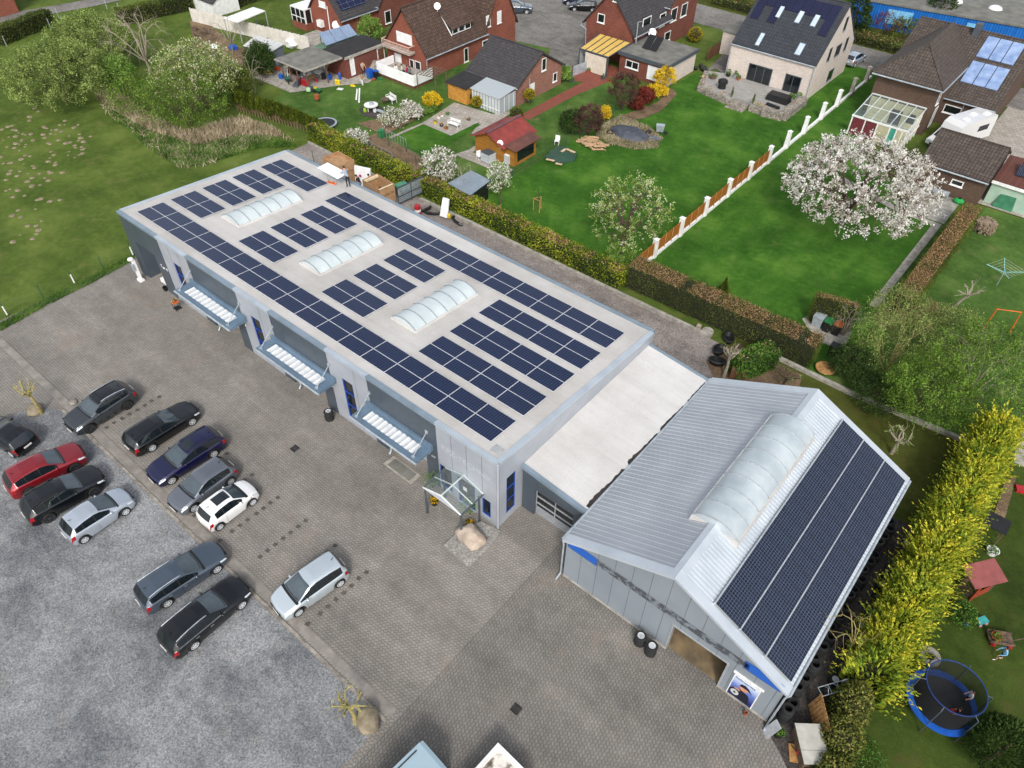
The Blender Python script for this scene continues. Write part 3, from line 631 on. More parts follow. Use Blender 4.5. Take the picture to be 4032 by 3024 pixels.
def gable(parent, x0, x1, y0, y1, eave, ridge, axis, wm, rm, ov=.35, og=.25, th=.2, rpos=None, gut=True):
    b = MB(); c = rpos if rpos is not None else ((x0+x1)/2 if axis == 'y' else (y0+y1)/2)
    if axis == 'y': b.extr([(x0,y0,0),(x1,y0,0),(x1,y0,eave),(c,y0,ridge-.1),(x0,y0,eave)], (0,y1-y0,0))
    else: b.extr([(x0,y0,0),(x0,y1,0),(x0,y1,eave),(x0,c,ridge-.1),(x0,y0,eave)], (x1-x0,0,0))
    wl = b.build('wall', MT[wm], parent)
    def slab(e, s):
        k = (ridge-eave)/abs(c-e); ee = e+s*ov; ze = eave-k*ov; b = MB()
        if axis == 'y': P = [(ee,y0-og,ze),(c,y0-og,ridge),(c,y1+og,ridge),(ee,y1+og,ze)]
        else: P = [(x0-og,ee,ze),(x0-og,c,ridge),(x1+og,c,ridge),(x1+og,ee,ze)]
        b.extr(P, (0,0,th)); r = b.build('roof', MT[rm], parent)
        if gut:
            g = MB(); off = s*.07
            g.tube([(ee+off,y0-og,ze+.05),(ee+off,y1+og,ze+.05)] if axis == 'y' else [(x0-og,ee+off,ze+.05),(x1+og,ee+off,ze+.05)], .075, 6); g.build('gutter', MT['zinc'], r)
    slab(x0 if axis == 'y' else y0, -1); slab(x1 if axis == 'y' else y1, 1)
    b = MB(); b.tube([(c,y0-og,ridge+th),(c,y1+og,ridge+th)] if axis == 'y' else [(x0-og,c,ridge+th),(x1+og,c,ridge+th)], .11, 6); b.build('ridge', MT[rm], parent)
    return wl
def house(name, label, loc, cat='house'): return thing(name, label, cat, loc)
def dish(parent, p, r=.45, az=-50):
    b = MB(); n = 14; d = Vector((math.cos(R(az)), math.sin(R(az)), .5)).normalized(); u = d.orthogonal().normalized(); v = d.cross(u)
    b.add([tuple(Vector(p)-d*.1)]+[tuple(Vector(p)+(u*math.cos(2*math.pi*k/n)+v*math.sin(2*math.pi*k/n))*r) for k in range(n)], [(0, 1+(k+1)%n, 1+k) for k in range(n)])
    b.add([tuple(Vector(p)-d*.12)]+[tuple(Vector(p)-d*.02+(u*math.cos(2*math.pi*k/n)+v*math.sin(2*math.pi*k/n))*r) for k in range(n)], [(0, 1+k, 1+(k+1)%n) for k in range(n)])
    b.tube([Vector(p)-d*.1, Vector(p)-d*.1-Vector((0,0,.6))], .03, 5); b.tube([Vector(p)-u*r*.8, Vector(p)+d*.45], .015, 4); b.build('satellite_dish', MT['whitepl'], parent)
def Q(tx, ty, x, y): return (553*tx+x/4, 414.75*ty+y/4)
A_ = lambda x, y: Q(1,0,x,y); B_ = lambda x, y: Q(2,0,x,y); C_ = lambda x, y: Q(3,0,x,y)
def roofplane(px, y0, z0, k, axis='y'):      # photo point on a slope rising along +y (or falling along +x)
    d = ray(*px)
    if axis == 'y': t = (z0-k*y0-CAM.z+k*CAM.y)/(d.z-k*d.y)
    else: t = (z0-k*y0-CAM.z+k*CAM.x)/(d.z-k*d.x)
    return CAM+d*t
def slab4(parent, name, pts, th, m, n=None):
    P = [Vector(p) for p in pts]; N = (P[1]-P[0]).cross(P[2]-P[0]).normalized(); N = N if N.z > 0 else -N
    b = MB(); b.extr([p+N*.02 for p in P], N*th); return b.build(name, m if not isinstance(m, str) else MT[m], parent)
# --- brick house with balcony
h3 = house('brick_house', 'red brick house with brown tiled roof, balcony and people on its white terrace', (-51.5, 48, 0))
X0, X1, Y0 = -54.9, -48.1, 43.1
gable(h3, X0, X1, Y0, 53.5, 2.95, 7.2, 'y', 'brick', 'tbrown', .4, .3)
gable(h3, -57, -47.95, 53.5, 59.4, 3.0, 8.6, 'x', 'brick', 'tbrown', .35, .25)
win(h3, 'y', Y0, A_(1212,262), A_(1352,400), bars=2, shut=.97, sill=False); win(h3, 'y', Y0, A_(1197,452), A_(1262,560), bars=1, shut=.98)
b = MB(); b.bx(-54.6,-49.9,42.1,43.08,2.55,2.7); bal = b.build('balcony', MT['concrete'], h3)
b = MB(); n = 20
b.bx(-54.6,-49.9,42.08,42.13,3.45,3.52); b.bx(-54.6,-49.9,42.08,42.13,2.78,2.84)
for k in range(n+1): x = -54.57+k*4.64/n; b.bx(x-.02,x+.02,42.09,42.12,2.84,3.45)
for x in (-54.6,-49.94): b.bx(x,x+.04,42.13,43.05,3.45,3.52); b.bx(x,x+.04,42.13,43.05,2.78,2.84)
b.build('railing', mat('pink_white_railing', '#d9c4ba', '#c69c8a', 4, .5), bal)
win(h3, 'y', Y0, A_(1325,505), A_(1370,600), bars=1, sill=False, name='terrace_door'); win(h3, 'y', Y0, A_(1372,520), A_(1428,615), bars=1)
for p, q in (((1795,420),(1835,525)),): win(h3, 'x', X1, A_(*p), A_(*q), bars=1)
for p, q, s in (((1988,140),(2025,225),.5),((2083,102),(2118,192),1),((1955,355),(2012,462),0)): win(h3, 'x', -47.95, A_(*p), A_(*q), bars=1, shut=s)
# shed dormer with three casements on the right slope
kd = -(7.2-2.95)/3.4; RD = lambda x: 3.17+kd*(x+48.1)
dl, dr = roofplane(A_(1690,312), -48.1, 3.17, kd, 'x'), roofplane(A_(1858,238), -48.1, 3.17, kd, 'x')
xd = dl.x; ya, yb = dl.y, dr.y; zb = RD(xd); xt = xd-1.75
b = MB(); b.hexa([(xt,ya,zb-.3),(xd,ya,zb-.3),(xd,yb,zb-.3),(xt,yb,zb-.3),(xt,ya,RD(xt)+.0),(xd,ya,zb+.85),(xd,yb,zb+.85),(xt,yb,RD(xt)+.0)]); dm = b.build('dormer', MT['bfelt'], h3)
slab4(dm, 'dormer_roof', [(xd+.3,ya-.2,zb+.78),(xd+.3,yb+.2,zb+.78),(xt-.15,yb+.2,RD(xt)+.12),(xt-.15,ya-.2,RD(xt)+.12)], .1, 'tbrown')
for k in range(3): u = ya+.15+(yb-ya-.2)*k/3; win(h3, 'x', xd, (u, zb+.1), (u+(yb-ya)/3-.15, zb+.75), px=False, bars=1, sill=False)
b = MB(); b.tube([(xt,ya-.05,RD(xt)+.05),(xd+.1,ya-.05,zb+.05)], .06, 4); b.build('flashing', MT['whitepl'], dm)
b = MB(); b.bx(-51.8,-51.2,49.6,50.2,6.6,7.9); b.build('chimney', MT['brick2'], h3); dish(h3, (-50.3,47.6,6.7), .4)
b = MB(); b.tube([(-47.98,43.05,2.7),(-48.02,43.02,.1)], .05, 6); b.build('downpipe', MT['zinc'], h3)
# terrace in front of it
tr = thing('raised_terrace', 'raised house terrace wrapped in white sheeting above a brown board plinth', 'terrace', (-50, 41, 0))
b = MB(); b.bx(-53.2,-47.2,39.9,43.0,0,.75); b.build('plinth', MT['timber'], tr)
b = MB(); b.bx(-53.25,-47.15,39.85,43.0,.751,.8); b.build('deck', MT['concrete'], tr)
b = MB(); b.bx(-53.3,-47.1,39.78,39.84,.45,1.7); b.bx(-47.14,-47.08,39.84,43.0,.45,1.7); b.bx(-53.3,-53.24,39.84,42.6,.45,1.7); b.build('white_screen', mat('white_tarpaulin', '#efefef', '#dedede', 1.2, .5, bump=.3), tr)
# --- brick house with solar panels (far left)
h2 = house('brick_house', 'brick house with rooftop solar panels and white sunroom, beside the white pavilion', (-68, 47, 0))
gable(h2, -71.2, -65.2, 44.7, 51, 2.85, 6.4, 'y', 'brick', 'tdark', .4, .3)
gable(h2, -74, -64.6, 51, 58, 3.0, 7.2, 'x', 'brick2', 'tdark', .3, .2)
kk = -(6.4-2.85)/3.0
P = [Vector((-68.05+q, y, 6.6+kk*(.15+q))) for q, y in ((.3,45.3),(2.6,45.3),(2.6,49.5),(.3,49.5))]
slab4(h2, 'solar_panels', [p+Vector((.0,0,.05)) for p in P], .06, pvmat('roof_solar_cells', '#141a38', '#9aa4b8', .985, 1.6))
win(h2, 'y', 44.7, A_(540,0), A_(605,72), bars=1, shut=1); win(h2, 'x', -64.6, A_(1108,100), A_(1170,190), bars=1)
dish(h2, G(*A_(690,215), 1.8), .5)
b = MB(); b.tube([ony(*A_(612,55),44.6), ony(*A_(640,255),44.6)], .06, 6); b.build('flue', MT['whitepl'], h2)
b = MB(); b.bx(-69.6,-68.7,44.1,44.65,.9,1.7); b.build('heat_pump', MT['white'], h2)
b = MB(); b.bx(-74.2,-71.3,43.6,46.8,0,.85); b.build('sunroom_base', MT['brick'], h2)
b = MB()
for x in (-74.2,-73.2,-72.3,-71.4): b.bx(x,x+.1,43.6,43.7,.86,2.55)
for y in (43.7,44.7,45.7,46.7): b.bx(-71.4,-71.3,y,y+.1,.86,2.55)
b.bx(-74.2,-71.3,43.58,43.68,1.5,1.6); b.bx(-74.2,-71.3,43.58,46.8,2.56,2.7); sr = b.build('sunroom', MT['white'], h2)
b = MB(); b.bx(-74.1,-71.42,43.62,46.7,.87,2.5); b.build('sunroom_glass', MT['dglass'], sr)
# --- brick house at the top left corner
h1 = house('brick_house', 'corner of a red brick house with a white window at the top left', (-106, 14, 0))
p = G(0, 34); q = G(33, 30)
b = MB(); b.bx(p.x-12, q.x, p.y-8, q.y+.6, 0, 5); b.build('wall', MT['brick'], h1)
win(h1, 'x', q.x, (q.y-3.2, 1.3), (q.y-2.2, 2.2), px=False, bars=1)
b = MB(); b.hexa([(p.x-12.3,p.y-8.3,5),(q.x+.3,p.y-8.3,5),(q.x+.3,q.y+.9,5),(p.x-12.3,q.y+.9,5),(p.x-9,p.y-5,8),(q.x-4,p.y-5,8),(q.x-4,q.y-3,8),(p.x-9,q.y-3,8)]); b.build('roof', MT['tbrown'], h1)
# --- garage with the black flat roof, solar collectors, and open carport
ga = house('brick_garage', 'long brick garage with a black flat roof beside the balcony house', (-57, 40, 0), 'garage')
b = MB(); b.bx(-59.0,-55.1,36.7,43.0,0,2.45); b.build('wall', MT['brick2'], ga)
b = MB(); b.bx(-59.1,-55.0,36.6,43.1,2.46,2.62); b.build('roof', MT['bfelt'], ga)
b = MB(); b.bx(-55.0,-54.88,36.5,43.1,2.4,2.68); b.build('roof_edge', MT['concrete'], ga)
win(ga, 'x', -55.1, A_(803,497), A_(862,640), fm='white', gm='shutter', bars=1, name='door', sill=False); win(ga, 'x', -55.1, A_(1042,420), A_(1120,560), fm='white', gm='timber', bars=1, name='door', sill=False)
sc = thing('solar_collector', 'three tilted blue vacuum tube collectors behind the black flat garage roof', 'solar collector', (-60.4, 40, 2.2))
c0, c1, c2, c3 = G(*A_(537,292),3.5), G(*A_(803,212),3.5), G(*A_(875,303),2.66), G(*A_(602,400),2.66)
for k in range(3):
    f0, f1 = k/3+.008, (k+1)/3-.008; slab4(sc, 'collector', [c0.lerp(c1,f0), c0.lerp(c1,f1), c3.lerp(c2,f1), c3.lerp(c2,f0)], .08, 'tubes')
for f in (.05,.5,.95):
    b = MB(); p = c0.lerp(c1,f); b.tube([p, (p.x,p.y,0)], .05, 5); b.build('leg', MT['dgreen'], sc)
b = MB(); b.bx(-61.0,-59.12,36.6,43,2.3,2.45); b.build('green_roof', mat('green_felt', '#5e7a62', '#4b6450', 1, .9), sc)
cp = thing('carport', 'open timber carport with a grey felt roof sheltering garden clutter', 'carport', (-58.5, 34, 0))
slab4(cp, 'roof', [(-61.4,31.3,2.3),(-55.9,31.3,2.3),(-55.5,36.6,2.45),(-60.9,36.5,2.45)], .12, 'felt')
b = MB(); b.tube([(-61.4,31.25,2.36),(-55.85,31.25,2.36),(-55.45,36.5,2.5)], .1, 4); b.build('roof_edge', MT['concrete'], cp)
for x, y in ((-60.8,31.7),(-59.4,31.7),(-58.0,31.7),(-56.3,31.7),(-56.0,34.4)):
    b = MB(); b.tube([(x,y,0),(x,y,2.28)], .085, 6); b.tube([(x,y,1.6),(x+.45,y,2.26)], .05, 5); b.build('post', MT['dwood'], cp)
sheet('carport_floor', [(1115-537,152),(672,210),(690,200),(770,170),(800,160),(760,150)], 0, MT['concrete']) if False else sheet('carport_floor', [(-64,29.6),(-57.2,29.8),(-54.8,34.4),(-52.6,37.6),(-53.5,42),(-60,43),(-64,38)], 0, MT['concrete'], False)
# --- white metal-roofed lean-to shed and pavilion
ts = thing('corrugated_shed', 'shed of grey corrugated sheet with white ribbed roof beside the carport', 'shed', (-66, 34, 0))
r0, r1, r2, r3 = G(*A_(-110,400),2.2), G(*A_(0,310),2.2), G(*A_(243,385),2.2), G(*A_(105,470),2.2)
slab4(ts, 'roof', [r0,r1,r2,r3], .08, brickmat('ribbed_white_sheet', '#d8d8d6', '#cfcfcd', '#9a9a98', .25, 60, .03, .5, big=.2))
b = MB(); b.prism([(p.x,p.y) for p in (r0.lerp(r2,.06),r1.lerp(r3,.06),r2.lerp(r0,.04),r3.lerp(r1,.04))], 0, 2.15); b.build('wall', brickmat('corrugated_wall', '#8c949b', '#7b848c', '#5b636b', 60, .16, .05, .5, big=.2), ts)
pv = thing('garden_pavilion', 'white flat roofed metal garden pavilion behind the white panel fence', 'pavilion', (-77, 41, 0))
T0 = lambda x, y: Q(0,0,x,y)
a0, a1, a2, a3 = G(*T0(1935,165),2.4), G(*T0(2190,68),2.4), G(*A_(80,100),2.4), G(*T0(2055,200),2.4)
slab4(pv, 'roof', [a0,a1,a2,a3], .1, 'white')
for p in (a0,a1,a2,a3):
    b = MB(); b.tube([(p.x,p.y,0),(p.x,p.y,2.4)], .07, 5); b.build('post', MT['alu'], pv)
cu = thing('garden_shed', 'small pale blue garden shed with dark tiled roof by the white panel fence', 'shed', (-86, 38, 0))
c = G(*T0(1830,110)); gable(cu, c.x-3.4, c.x+1.9, c.y-.6, c.y+3.4, 1.75, 2.8, 'x', 'cubew' if 'cubew' in MT else 'white', 'tdark', .2, .15, .1, gut=False)
cu.children[0].data.materials[0] = mat('pale_blue_boards', '#9fb0bb', '#8d9faa', 2, .6)
# concrete panel fence, white, with posts
cf = thing('concrete_panel_fence', 'long white concrete panel fence with scalloped top running past the pavilion', 'fence', (-75, 37, 0))
fp = [G(*T0(1670,190)), G(*T0(1940,290)), G(*A_(0,395)), G(*A_(250,420)), G(*A_(470,445))]
fp = [Vector((p.x, p.y, 0)) for p in fp]; S0 = fp[0]; E0 = fp[-1]
nseg = 14
for k in range(nseg):
    p, q = S0.lerp(E0, k/nseg), S0.lerp(E0, (k+1)/nseg); b = MB(); d = (q-p).normalized(); nn = Vector((-d.y,d.x,0))*.05
    pts = [p, q]+[p.lerp(q,1-j/6)+Vector((0,0,1.72+.1*math.sin(math.pi*j/6))) for j in range(7)]
    pts = [p.lerp(q,0), q]+[Vector(v) for v in pts[2:]]; b.extr([v-nn for v in pts], nn*2); b.tube([p,p+Vector((0,0,1.85))], .09, 4); b.build('fence_panel', mat('off_white_concrete', '#d6d1c8', '#c2bcb2', 1.5, .85), cf)
# --- small grey-roofed brick outbuilding with glass lean-to
h4 = house('brick_outbuilding', 'low brick outbuilding with charcoal gable roof and glass lean-to', (-38, 47, 0))
gable(h4, -42.4, -35.2, 44.5, 52.6, 2.35, 4.75, 'x', 'brick4', 'tdark', .4, .3)
for p, q in (((258,510),(292,600)),((355,635),(385,695))): win(h4, 'x', -35.2, B_(*p), B_(*q), bars=1)
win(h4, 'x', -35.2, B_(145,735), B_(188,880), bars=1, gm='shutter', sill=False, name='door')
b = MB(); b.bx(-42.6,-39.7,40.9,44.3,0,1.85); b.build('lean_to', mat('ochre_board', '#c08a3c', '#a97731', 3, .7), h4)
slab4(h4, 'lean_to_roof', [(-42.8,40.6,1.88),(-39.5,40.6,1.88),(-39.5,44.3,2.15),(-42.8,44.3,2.15)], .08, 'bfelt')
b = MB()
for k in range(10): x = -39.3+k*.44; b.bx(x,x+.05,41.35,41.4,0,1.8)
b.bx(-39.3,-35.2,41.33,41.38,1.8,1.88); b.bx(-39.3,-35.2,41.33,41.38,.5,.56)
for y in (42.2,43,43.8): b.bx(-35.3,-35.25,y,y+.05,0,1.9)
gh = b.build('glass_lean_to', MT['white'], h4)
slab4(gh, 'glazing', [(-39.5,41.2,1.9),(-35.1,41.2,1.9),(-35.1,44.2,2.25),(-39.5,44.2,2.25)], .03, 'trans')
b = MB(); b.bx(-39.3,-35.25,41.41,41.43,.05,1.8); b.bx(-35.29,-35.27,41.4,44.2,.05,1.9); b.build('wall_glazing', MT['trans'], gh)
b = MB(); p = onx(*B_(148,740),-35.1); b.tube([(-35.05,p.y,.6),(-35.05,p.y,2.6)], .07, 6); b.build('flue', MT['alu'], h4)
# --- tall brick house with flat-roofed garage and yellow-blind veranda
h5 = house('brick_house', 'tall brick house with grey roof, flat roofed garage and yellow blind veranda', (-35, 68, 0))
gable(h5, -39.2, -32.2, 62.9, 71.2, 3.9, 7.9, 'y', 'brick2', 'tdark', .45, .3)
b = MB(); b.bx(-39,-32.15,71.2,78.4,0,5.0); b.build('rear_wall', MT['brick2'], h5); gable_b = MB()
gable(h5, -39, -32.18, 71.3, 78.3, 5.0, 8.6, 'x', 'brick2', 'tdark', .3, .2)
win(h5, 'y', 62.9, B_(745,110), B_(798,205), bars=1); win(h5, 'y', 62.9, B_(880,-60), B_(910,20), bars=1)
for p, q in (((1135,165),(1190,240)),((1282,125),(1315,215))): win(h5, 'x', -32.2, B_(*p), B_(*q), bars=1)
for p, q in (((1380,80),(1415,170)),((1470,40),(1502,128)),((1322,285),(1360,340))): win(h5, 'x', -32.15, B_(*p), B_(*q), bars=1)
for pts in ([(595,215),(640,250),(635,380)],[(1140,185),(1090,190),(1070,375)]):
    b = MB(); b.tube([ony(*B_(*p), 62.75) for p in pts], .06, 6); b.build('downpipe', MT['zinc'], h5)
gr = house('flat_garage', 'flat grey felt roofed garage with dark fascia beside the yellow veranda', (-28.5, 63, 0), 'garage')
b = MB(); b.bx(-31.9,-25.3,60.0,66.7,0,2.4); b.build('wall', MT['brick2'], gr)
b = MB(); b.bx(-25.295,-25.24,60.0,66.7,0,2.4); b.build('white_side_wall', MT['wbrick'], gr)
b = MB(); b.bx(-32.1,-25.0,59.7,59.8,2.3,2.72); b.bx(-25.1,-25.0,59.8,66.9,2.3,2.72); b.bx(-32.1,-32.0,59.8,66.9,2.3,2.72); b.build('fascia', MT['dgrey'], gr)
b = MB(); b.bx(-32.0,-25.1,59.8,66.9,2.41,2.66); b.build('roof', MT['felt'], gr)
win(gr, 'y', 60.0, B_(988,510), B_(1090,610), bars=2); win(gr, 'y', 60.0, B_(1178,560), B_(1310,725), gm='shutter', bars=1, name='garage_door', sill=False)
for k in (0, 1):
    o0 = -30.4+k*1.05; slab4(gr, 'solar_collector', [(o0,62.4,2.72),(o0+.95,62.4,2.72),(o0+.95,63.9,3.9),(o0,63.9,3.9)], .06, 'black')
dish(gr, G(*B_(1212,280), 3.3), .5)
ve = thing('veranda', 'glazed veranda with yellow sun blind and cream side blind at the tall brick house', 'veranda', (-34, 60, 0))
V = [(-36.4,57.8),(-32.2,57.8),(-32.2,62.7),(-36.8,62.7)]
for k in range(5):
    f = k/5+.02; f2 = (k+1)/5-.02; lerp = lambda a, c, t: a+(c-a)*t
    slab4(ve, 'blind_field', [(lerp(-36.4,-32.2,f),57.9,2.42),(lerp(-36.4,-32.2,f2),57.9,2.42),(lerp(-36.8,-32.2,f2),62.6,2.75),(lerp(-36.8,-32.2,f),62.6,2.75)], .03, mat('yellow_blind', '#d3b25f', '#c2a152', 2, .6))
b = MB()
for k in range(6):
    f = k/5; b.tube([(-36.4+4.2*f,57.8,2.45),(-36.8+4.6*f,62.7,2.8)], .06, 4)
b.tube([(-36.45,57.8,2.42),(-32.15,57.8,2.42)], .09, 4)
for x in (-36.4,-32.2): b.bx(x-.06,x+.06,57.75,57.87,0,2.4)
b.build('frame', MT['dgrey'], ve)
b = MB(); b.bx(-35.5,-32.4,57.78,57.83,.1,2.25); b.build('side_blind', mat('cream_blind', '#cfc5b6', '#c0b5a6', 2, .7), ve)
b = MB(); b.bx(-36.42,-36.38,57.9,62.6,.1,2.35); b.build('side_glazing', MT['trans'], ve)
# --- white house
h6 = house('white_brick_house', 'white brick house with dark grey roof full of solar panels and skylights', (-16, 73, 0))
gable(h6, -21.4, -11.0, 67.9, 79.1, 3.95, 9.0, 'x', 'wbrick', 'tblack', .12, .06)
kq = (9.0-3.95)/5.6; y6, z6 = 67.9, 4.13
RP = lambda p: roofplane(p, y6, z6, kq)
def rect_on_roof(parent, name, p0, p1, m, th=.06, grow=0):
    a, c = RP(p0), RP(p1); x0, x1 = sorted((a.x, c.x)); ya, yb = sorted((a.y, c.y)); zf = lambda y: z6+kq*(y-y6)
    return slab4(parent, name, [(x0-grow,ya-grow,zf(ya-grow)),(x1+grow,ya-grow,zf(ya-grow)),(x1+grow,yb+grow,zf(yb+grow)),(x0-grow,yb+grow,zf(yb+grow))], th, m)
MT['skyl'] = mat('skylight_glass', '#b9c6d2', '#a6b5c4', 1, .1, spec=.7)
for p0, p1 in ((C_(225,470),C_(328,385)),(B_(2098,390),B_(2190,295)),(C_(225,195),C_(322,105)),(C_(360,225),C_(458,138)),(C_(60,150),C_(150,62))):
    f = rect_on_roof(h6, 'skylight', p0, p1, 'dgrey', .07, .08); rect_on_roof(f, 'pane', p0, p1, 'skyl', .085, -.02)
pvm = pvmat('house_solar_cells', '#15162e', '#2c2f52', 6, 10)
yy = 71.95
PVY = [(72.05,72.95),(70.95,71.95)]
zf = lambda y: z6+kq*(y-y6)
cells = [(x, 0) for x in range(9)]+[(x, 1) for x in (0,1,3,4,5,6,8)]
for x, r in [(k, 0) for k in range(9)]+[(k, 1) for k in range(9)]+[(0,2),(2,2),(8,2),(8,3),(0,3),(2,3)]:
    u0 = -21.0+x*1.04; hh = .95; v0 = 73.2-.1-(r+1)*hh*.98*.745+0; v1 = v0+hh*.72
    slab4(h6, 'solar_panel', [(u0,v0,zf(v0)),(u0+1.0,v0,zf(v0)),(u0+1.0,v1,zf(v1)),(u0,v1,zf(v1))], .07, pvm)
for p, q in (((655,165),(690,250)),((660,335),(690,425)),((580,372),(632,478)),((513,425),(548,518)),((497,582),(575,700))):
    a, c = onx(*C_(*p), -11.0), onx(*C_(*q), -11.0)
    zc = (a.z+c.z)/2; yc = (a.y+c.y)/2
wx = [(72.35,5.9,.55,1.6),(74.3,3.9,.55,1.5),(71.6,3.75,1.2,1.5),(69.8,3.5,.55,1.6),(71.0,.9,1.6,1.1)]
for p, q in (((655,205),(690,205)),((655,380),(692,380)),((580,425),(632,425)),((512,472),(550,472)),((497,640),(577,640))):
    a, c = onx(*C_(*p), -11.0), onx(*C_(*q), -11.0); w2 = (c.y-a.y)
    yc = (a.y+c.y)/2; zc = (a.z+c.z)/2; wd_ = .75 if q[0]-p[0] < 45 else 1.5; hh = .75
    win(h6, 'x', -11.0, (yc-wd_/2, zc-hh), (yc+wd_/2, zc+hh if wd_ < 1 else zc+.55), fm='dgrey', bars=1, px=False)
for p, q, n in (((2055,560),(2212,700),1),): pass
win(h6, 'y', 67.9, (-18.75,.1), (-15.75,2.35), fm='dgrey', bars=3, px=False, name='patio_door', sill=False); win(h6, 'y', 67.9, (-14.1,.1), (-12.15,2.35), fm='dgrey', bars=2, px=False, name='patio_door', sill=False)
for x in (-21.45,-11.05): b = MB(); b.tube([(x,67.8,3.9),(x,67.8,.1)], .05, 6); b.build('downpipe', MT['zinc'], h6)
b = MB(); b.bx(-25.6,-21.5,74.0,78.6,0,2.7); b.build('side_annex', MT['wbrick'], h6); b = MB(); b.bx(-25.7,-21.5,73.9,78.7,2.71,2.9); b.build('annex_roof', MT['felt'], h6)
# --- brown house with hipped wing, conservatory
h7 = house('brown_brick_house', 'brown brick house with hipped tiled wing, tilted solar collectors and white conservatory', (0, 74, 0))
gable(h7, -4.6, 7.3, 72.2, 88, 2.95, 7.4, 'x', 'brick3', 'tumber', .3, .2)
b = MB(); b.bx(-4.3,2.2,67.9,76,0,5.05); b.build('wing_wall', MT['brick3'], h7)
E_, T_ = 5.05, 7.9; xm = -1.05; x0, x1, y0, y1, yr = -4.75, 2.6, 67.3, 79.2, 70.6
b = MB(); V = [(x0,y0,E_),(x1,y0,E_),(x1,y1,E_),(x0,y1,E_),(xm,yr,T_),(xm,y1,T_)]
b.add(V+[(p[0],p[1],p[2]+.18) for p in V[:4]]+[(xm,yr,T_+.18),(xm,y1,T_+.18)], [(6,7,10),(7,8,11,10),(9,6,10,11),(8,9,11),(0,3,2,1),(0,1,7,6),(1,2,8,7),(2,3,9,8),(3,0,6,9)])
b.build('hip_roof', MT['tumber'], h7)
for e0, e1 in (((x0,y0,E_+.2),(xm,yr,T_+.2)),((x1,y0,E_+.2),(xm,yr,T_+.2)),((xm,yr,T_+.2),(xm,y1,T_+.2))):
    b = MB(); b.tube([e0,e1], .1, 6); b.build('ridge', MT['tumber'], h7)
b = MB(); b.tube([(x0,y0-.05,E_),(x1+.05,y0-.05,E_),(x1+.05,y1,E_)], .08, 6); b.build('gutter', MT['zinc'], h7)
win(h7, 'x', 2.2, (68.6,3.1), (69.5,4.4), px=False, bars=1); win(h7, 'x', 2.2, (69.6,.3), (70.7,2.4), px=False, bars=2, name='door', sill=False)
win(h7, 'y', 72.2, C_(1535,895), C_(1650,1005), bars=1)
b = MB(); b.bx(1.1,1.8,79.2,80,6.3,8.4); b.build('chimney', MT['dgrey'], h7)
k7 = (7.4-2.95)/7.9
for z, y in ((0,73.9),(0,77.0)):
    for k in range(3):
        u = 2.75+k*1.28; v0, v1 = y, y+2.55; Z = lambda v: 2.95+.24+k7*(v-72.2); slab4(h7, 'solar_collector', [(u,v0,Z(v0)),(u+1.2,v0,Z(v0)),(u+1.2,v1,Z(v1)),(u,v1,Z(v1))], .1, 'tube')
for px in ((1700,900),(1890,940)): b = MB(); p = ony(*C_(*px),72.1); b.tube([(p.x,72.1,2.8),(p.x,72.1,.1)], .05, 6); b.build('downpipe', MT['zinc'], h7)
cs = thing('conservatory', 'white framed glass conservatory with maroon panels behind the blossoming tree', 'conservatory', (-1, 65, 0))
b = MB(); n = 6
for k in range(n+1): x = -4.1+k*5.75/n; b.tube([(x,63.0,2.1),(x,67.85,2.85)], .055, 4)
b.tube([(-4.2,63.0,2.05),(1.75,63.0,2.05)], .12, 4); b.tube([(-4.1,65.4,2.5),(1.7,65.4,2.5)], .05, 4); b.tube([(-4.1,67.85,2.85),(1.7,67.85,2.85)], .08, 4)
for x in (-4.1,-2.7,-1.4,-.1,.6,1.2,1.65): b.bx(x-.06,x+.06,62.94,63.06,0,2.05)
for y in (64,65,66,67): b.bx(1.6,1.7,y,y+.08,0,2.4)
b.bx(1.6,1.7,63.1,67.8,.9,1.0); b.build('frame', MT['white'], cs)
slab4(cs, 'roof_glazing', [(-4.1,63.0,2.12),(1.7,63.0,2.12),(1.7,67.8,2.86),(-4.1,67.8,2.86)], .02, 'glass')
b = MB(); b.bx(-4.0,-2.76,62.98,63.02,.1,1.95); b.bx(-2.64,-1.46,62.98,63.02,.1,1.95); b.build('maroon_panel', mat('maroon_fabric', '#6d2b33', '#5a222a', 3, .6), cs)
b = MB(); b.bx(.0,.55,62.98,63.02,.1,1.95); b.build('teal_panel', mat('teal_fabric', '#3f9a86', '#2f8070', 3, .6), cs)
b = MB(); b.bx(-4.1,1.6,67.82,67.88,.2,2.6); b.bx(-4.05,1.55,63.1,67.8,.02,.06); b.build('cream_back_wall', mat('cream_plaster', '#c9c0a0', '#b9b090', 2, .8), cs)
b = MB(); b.bx(-1.6,-.4,67.78,67.815,.3,1.9); b.bx(.2,1.0,67.78,67.815,.9,1.9); b.build('inner_window', MT['dglass'], cs)
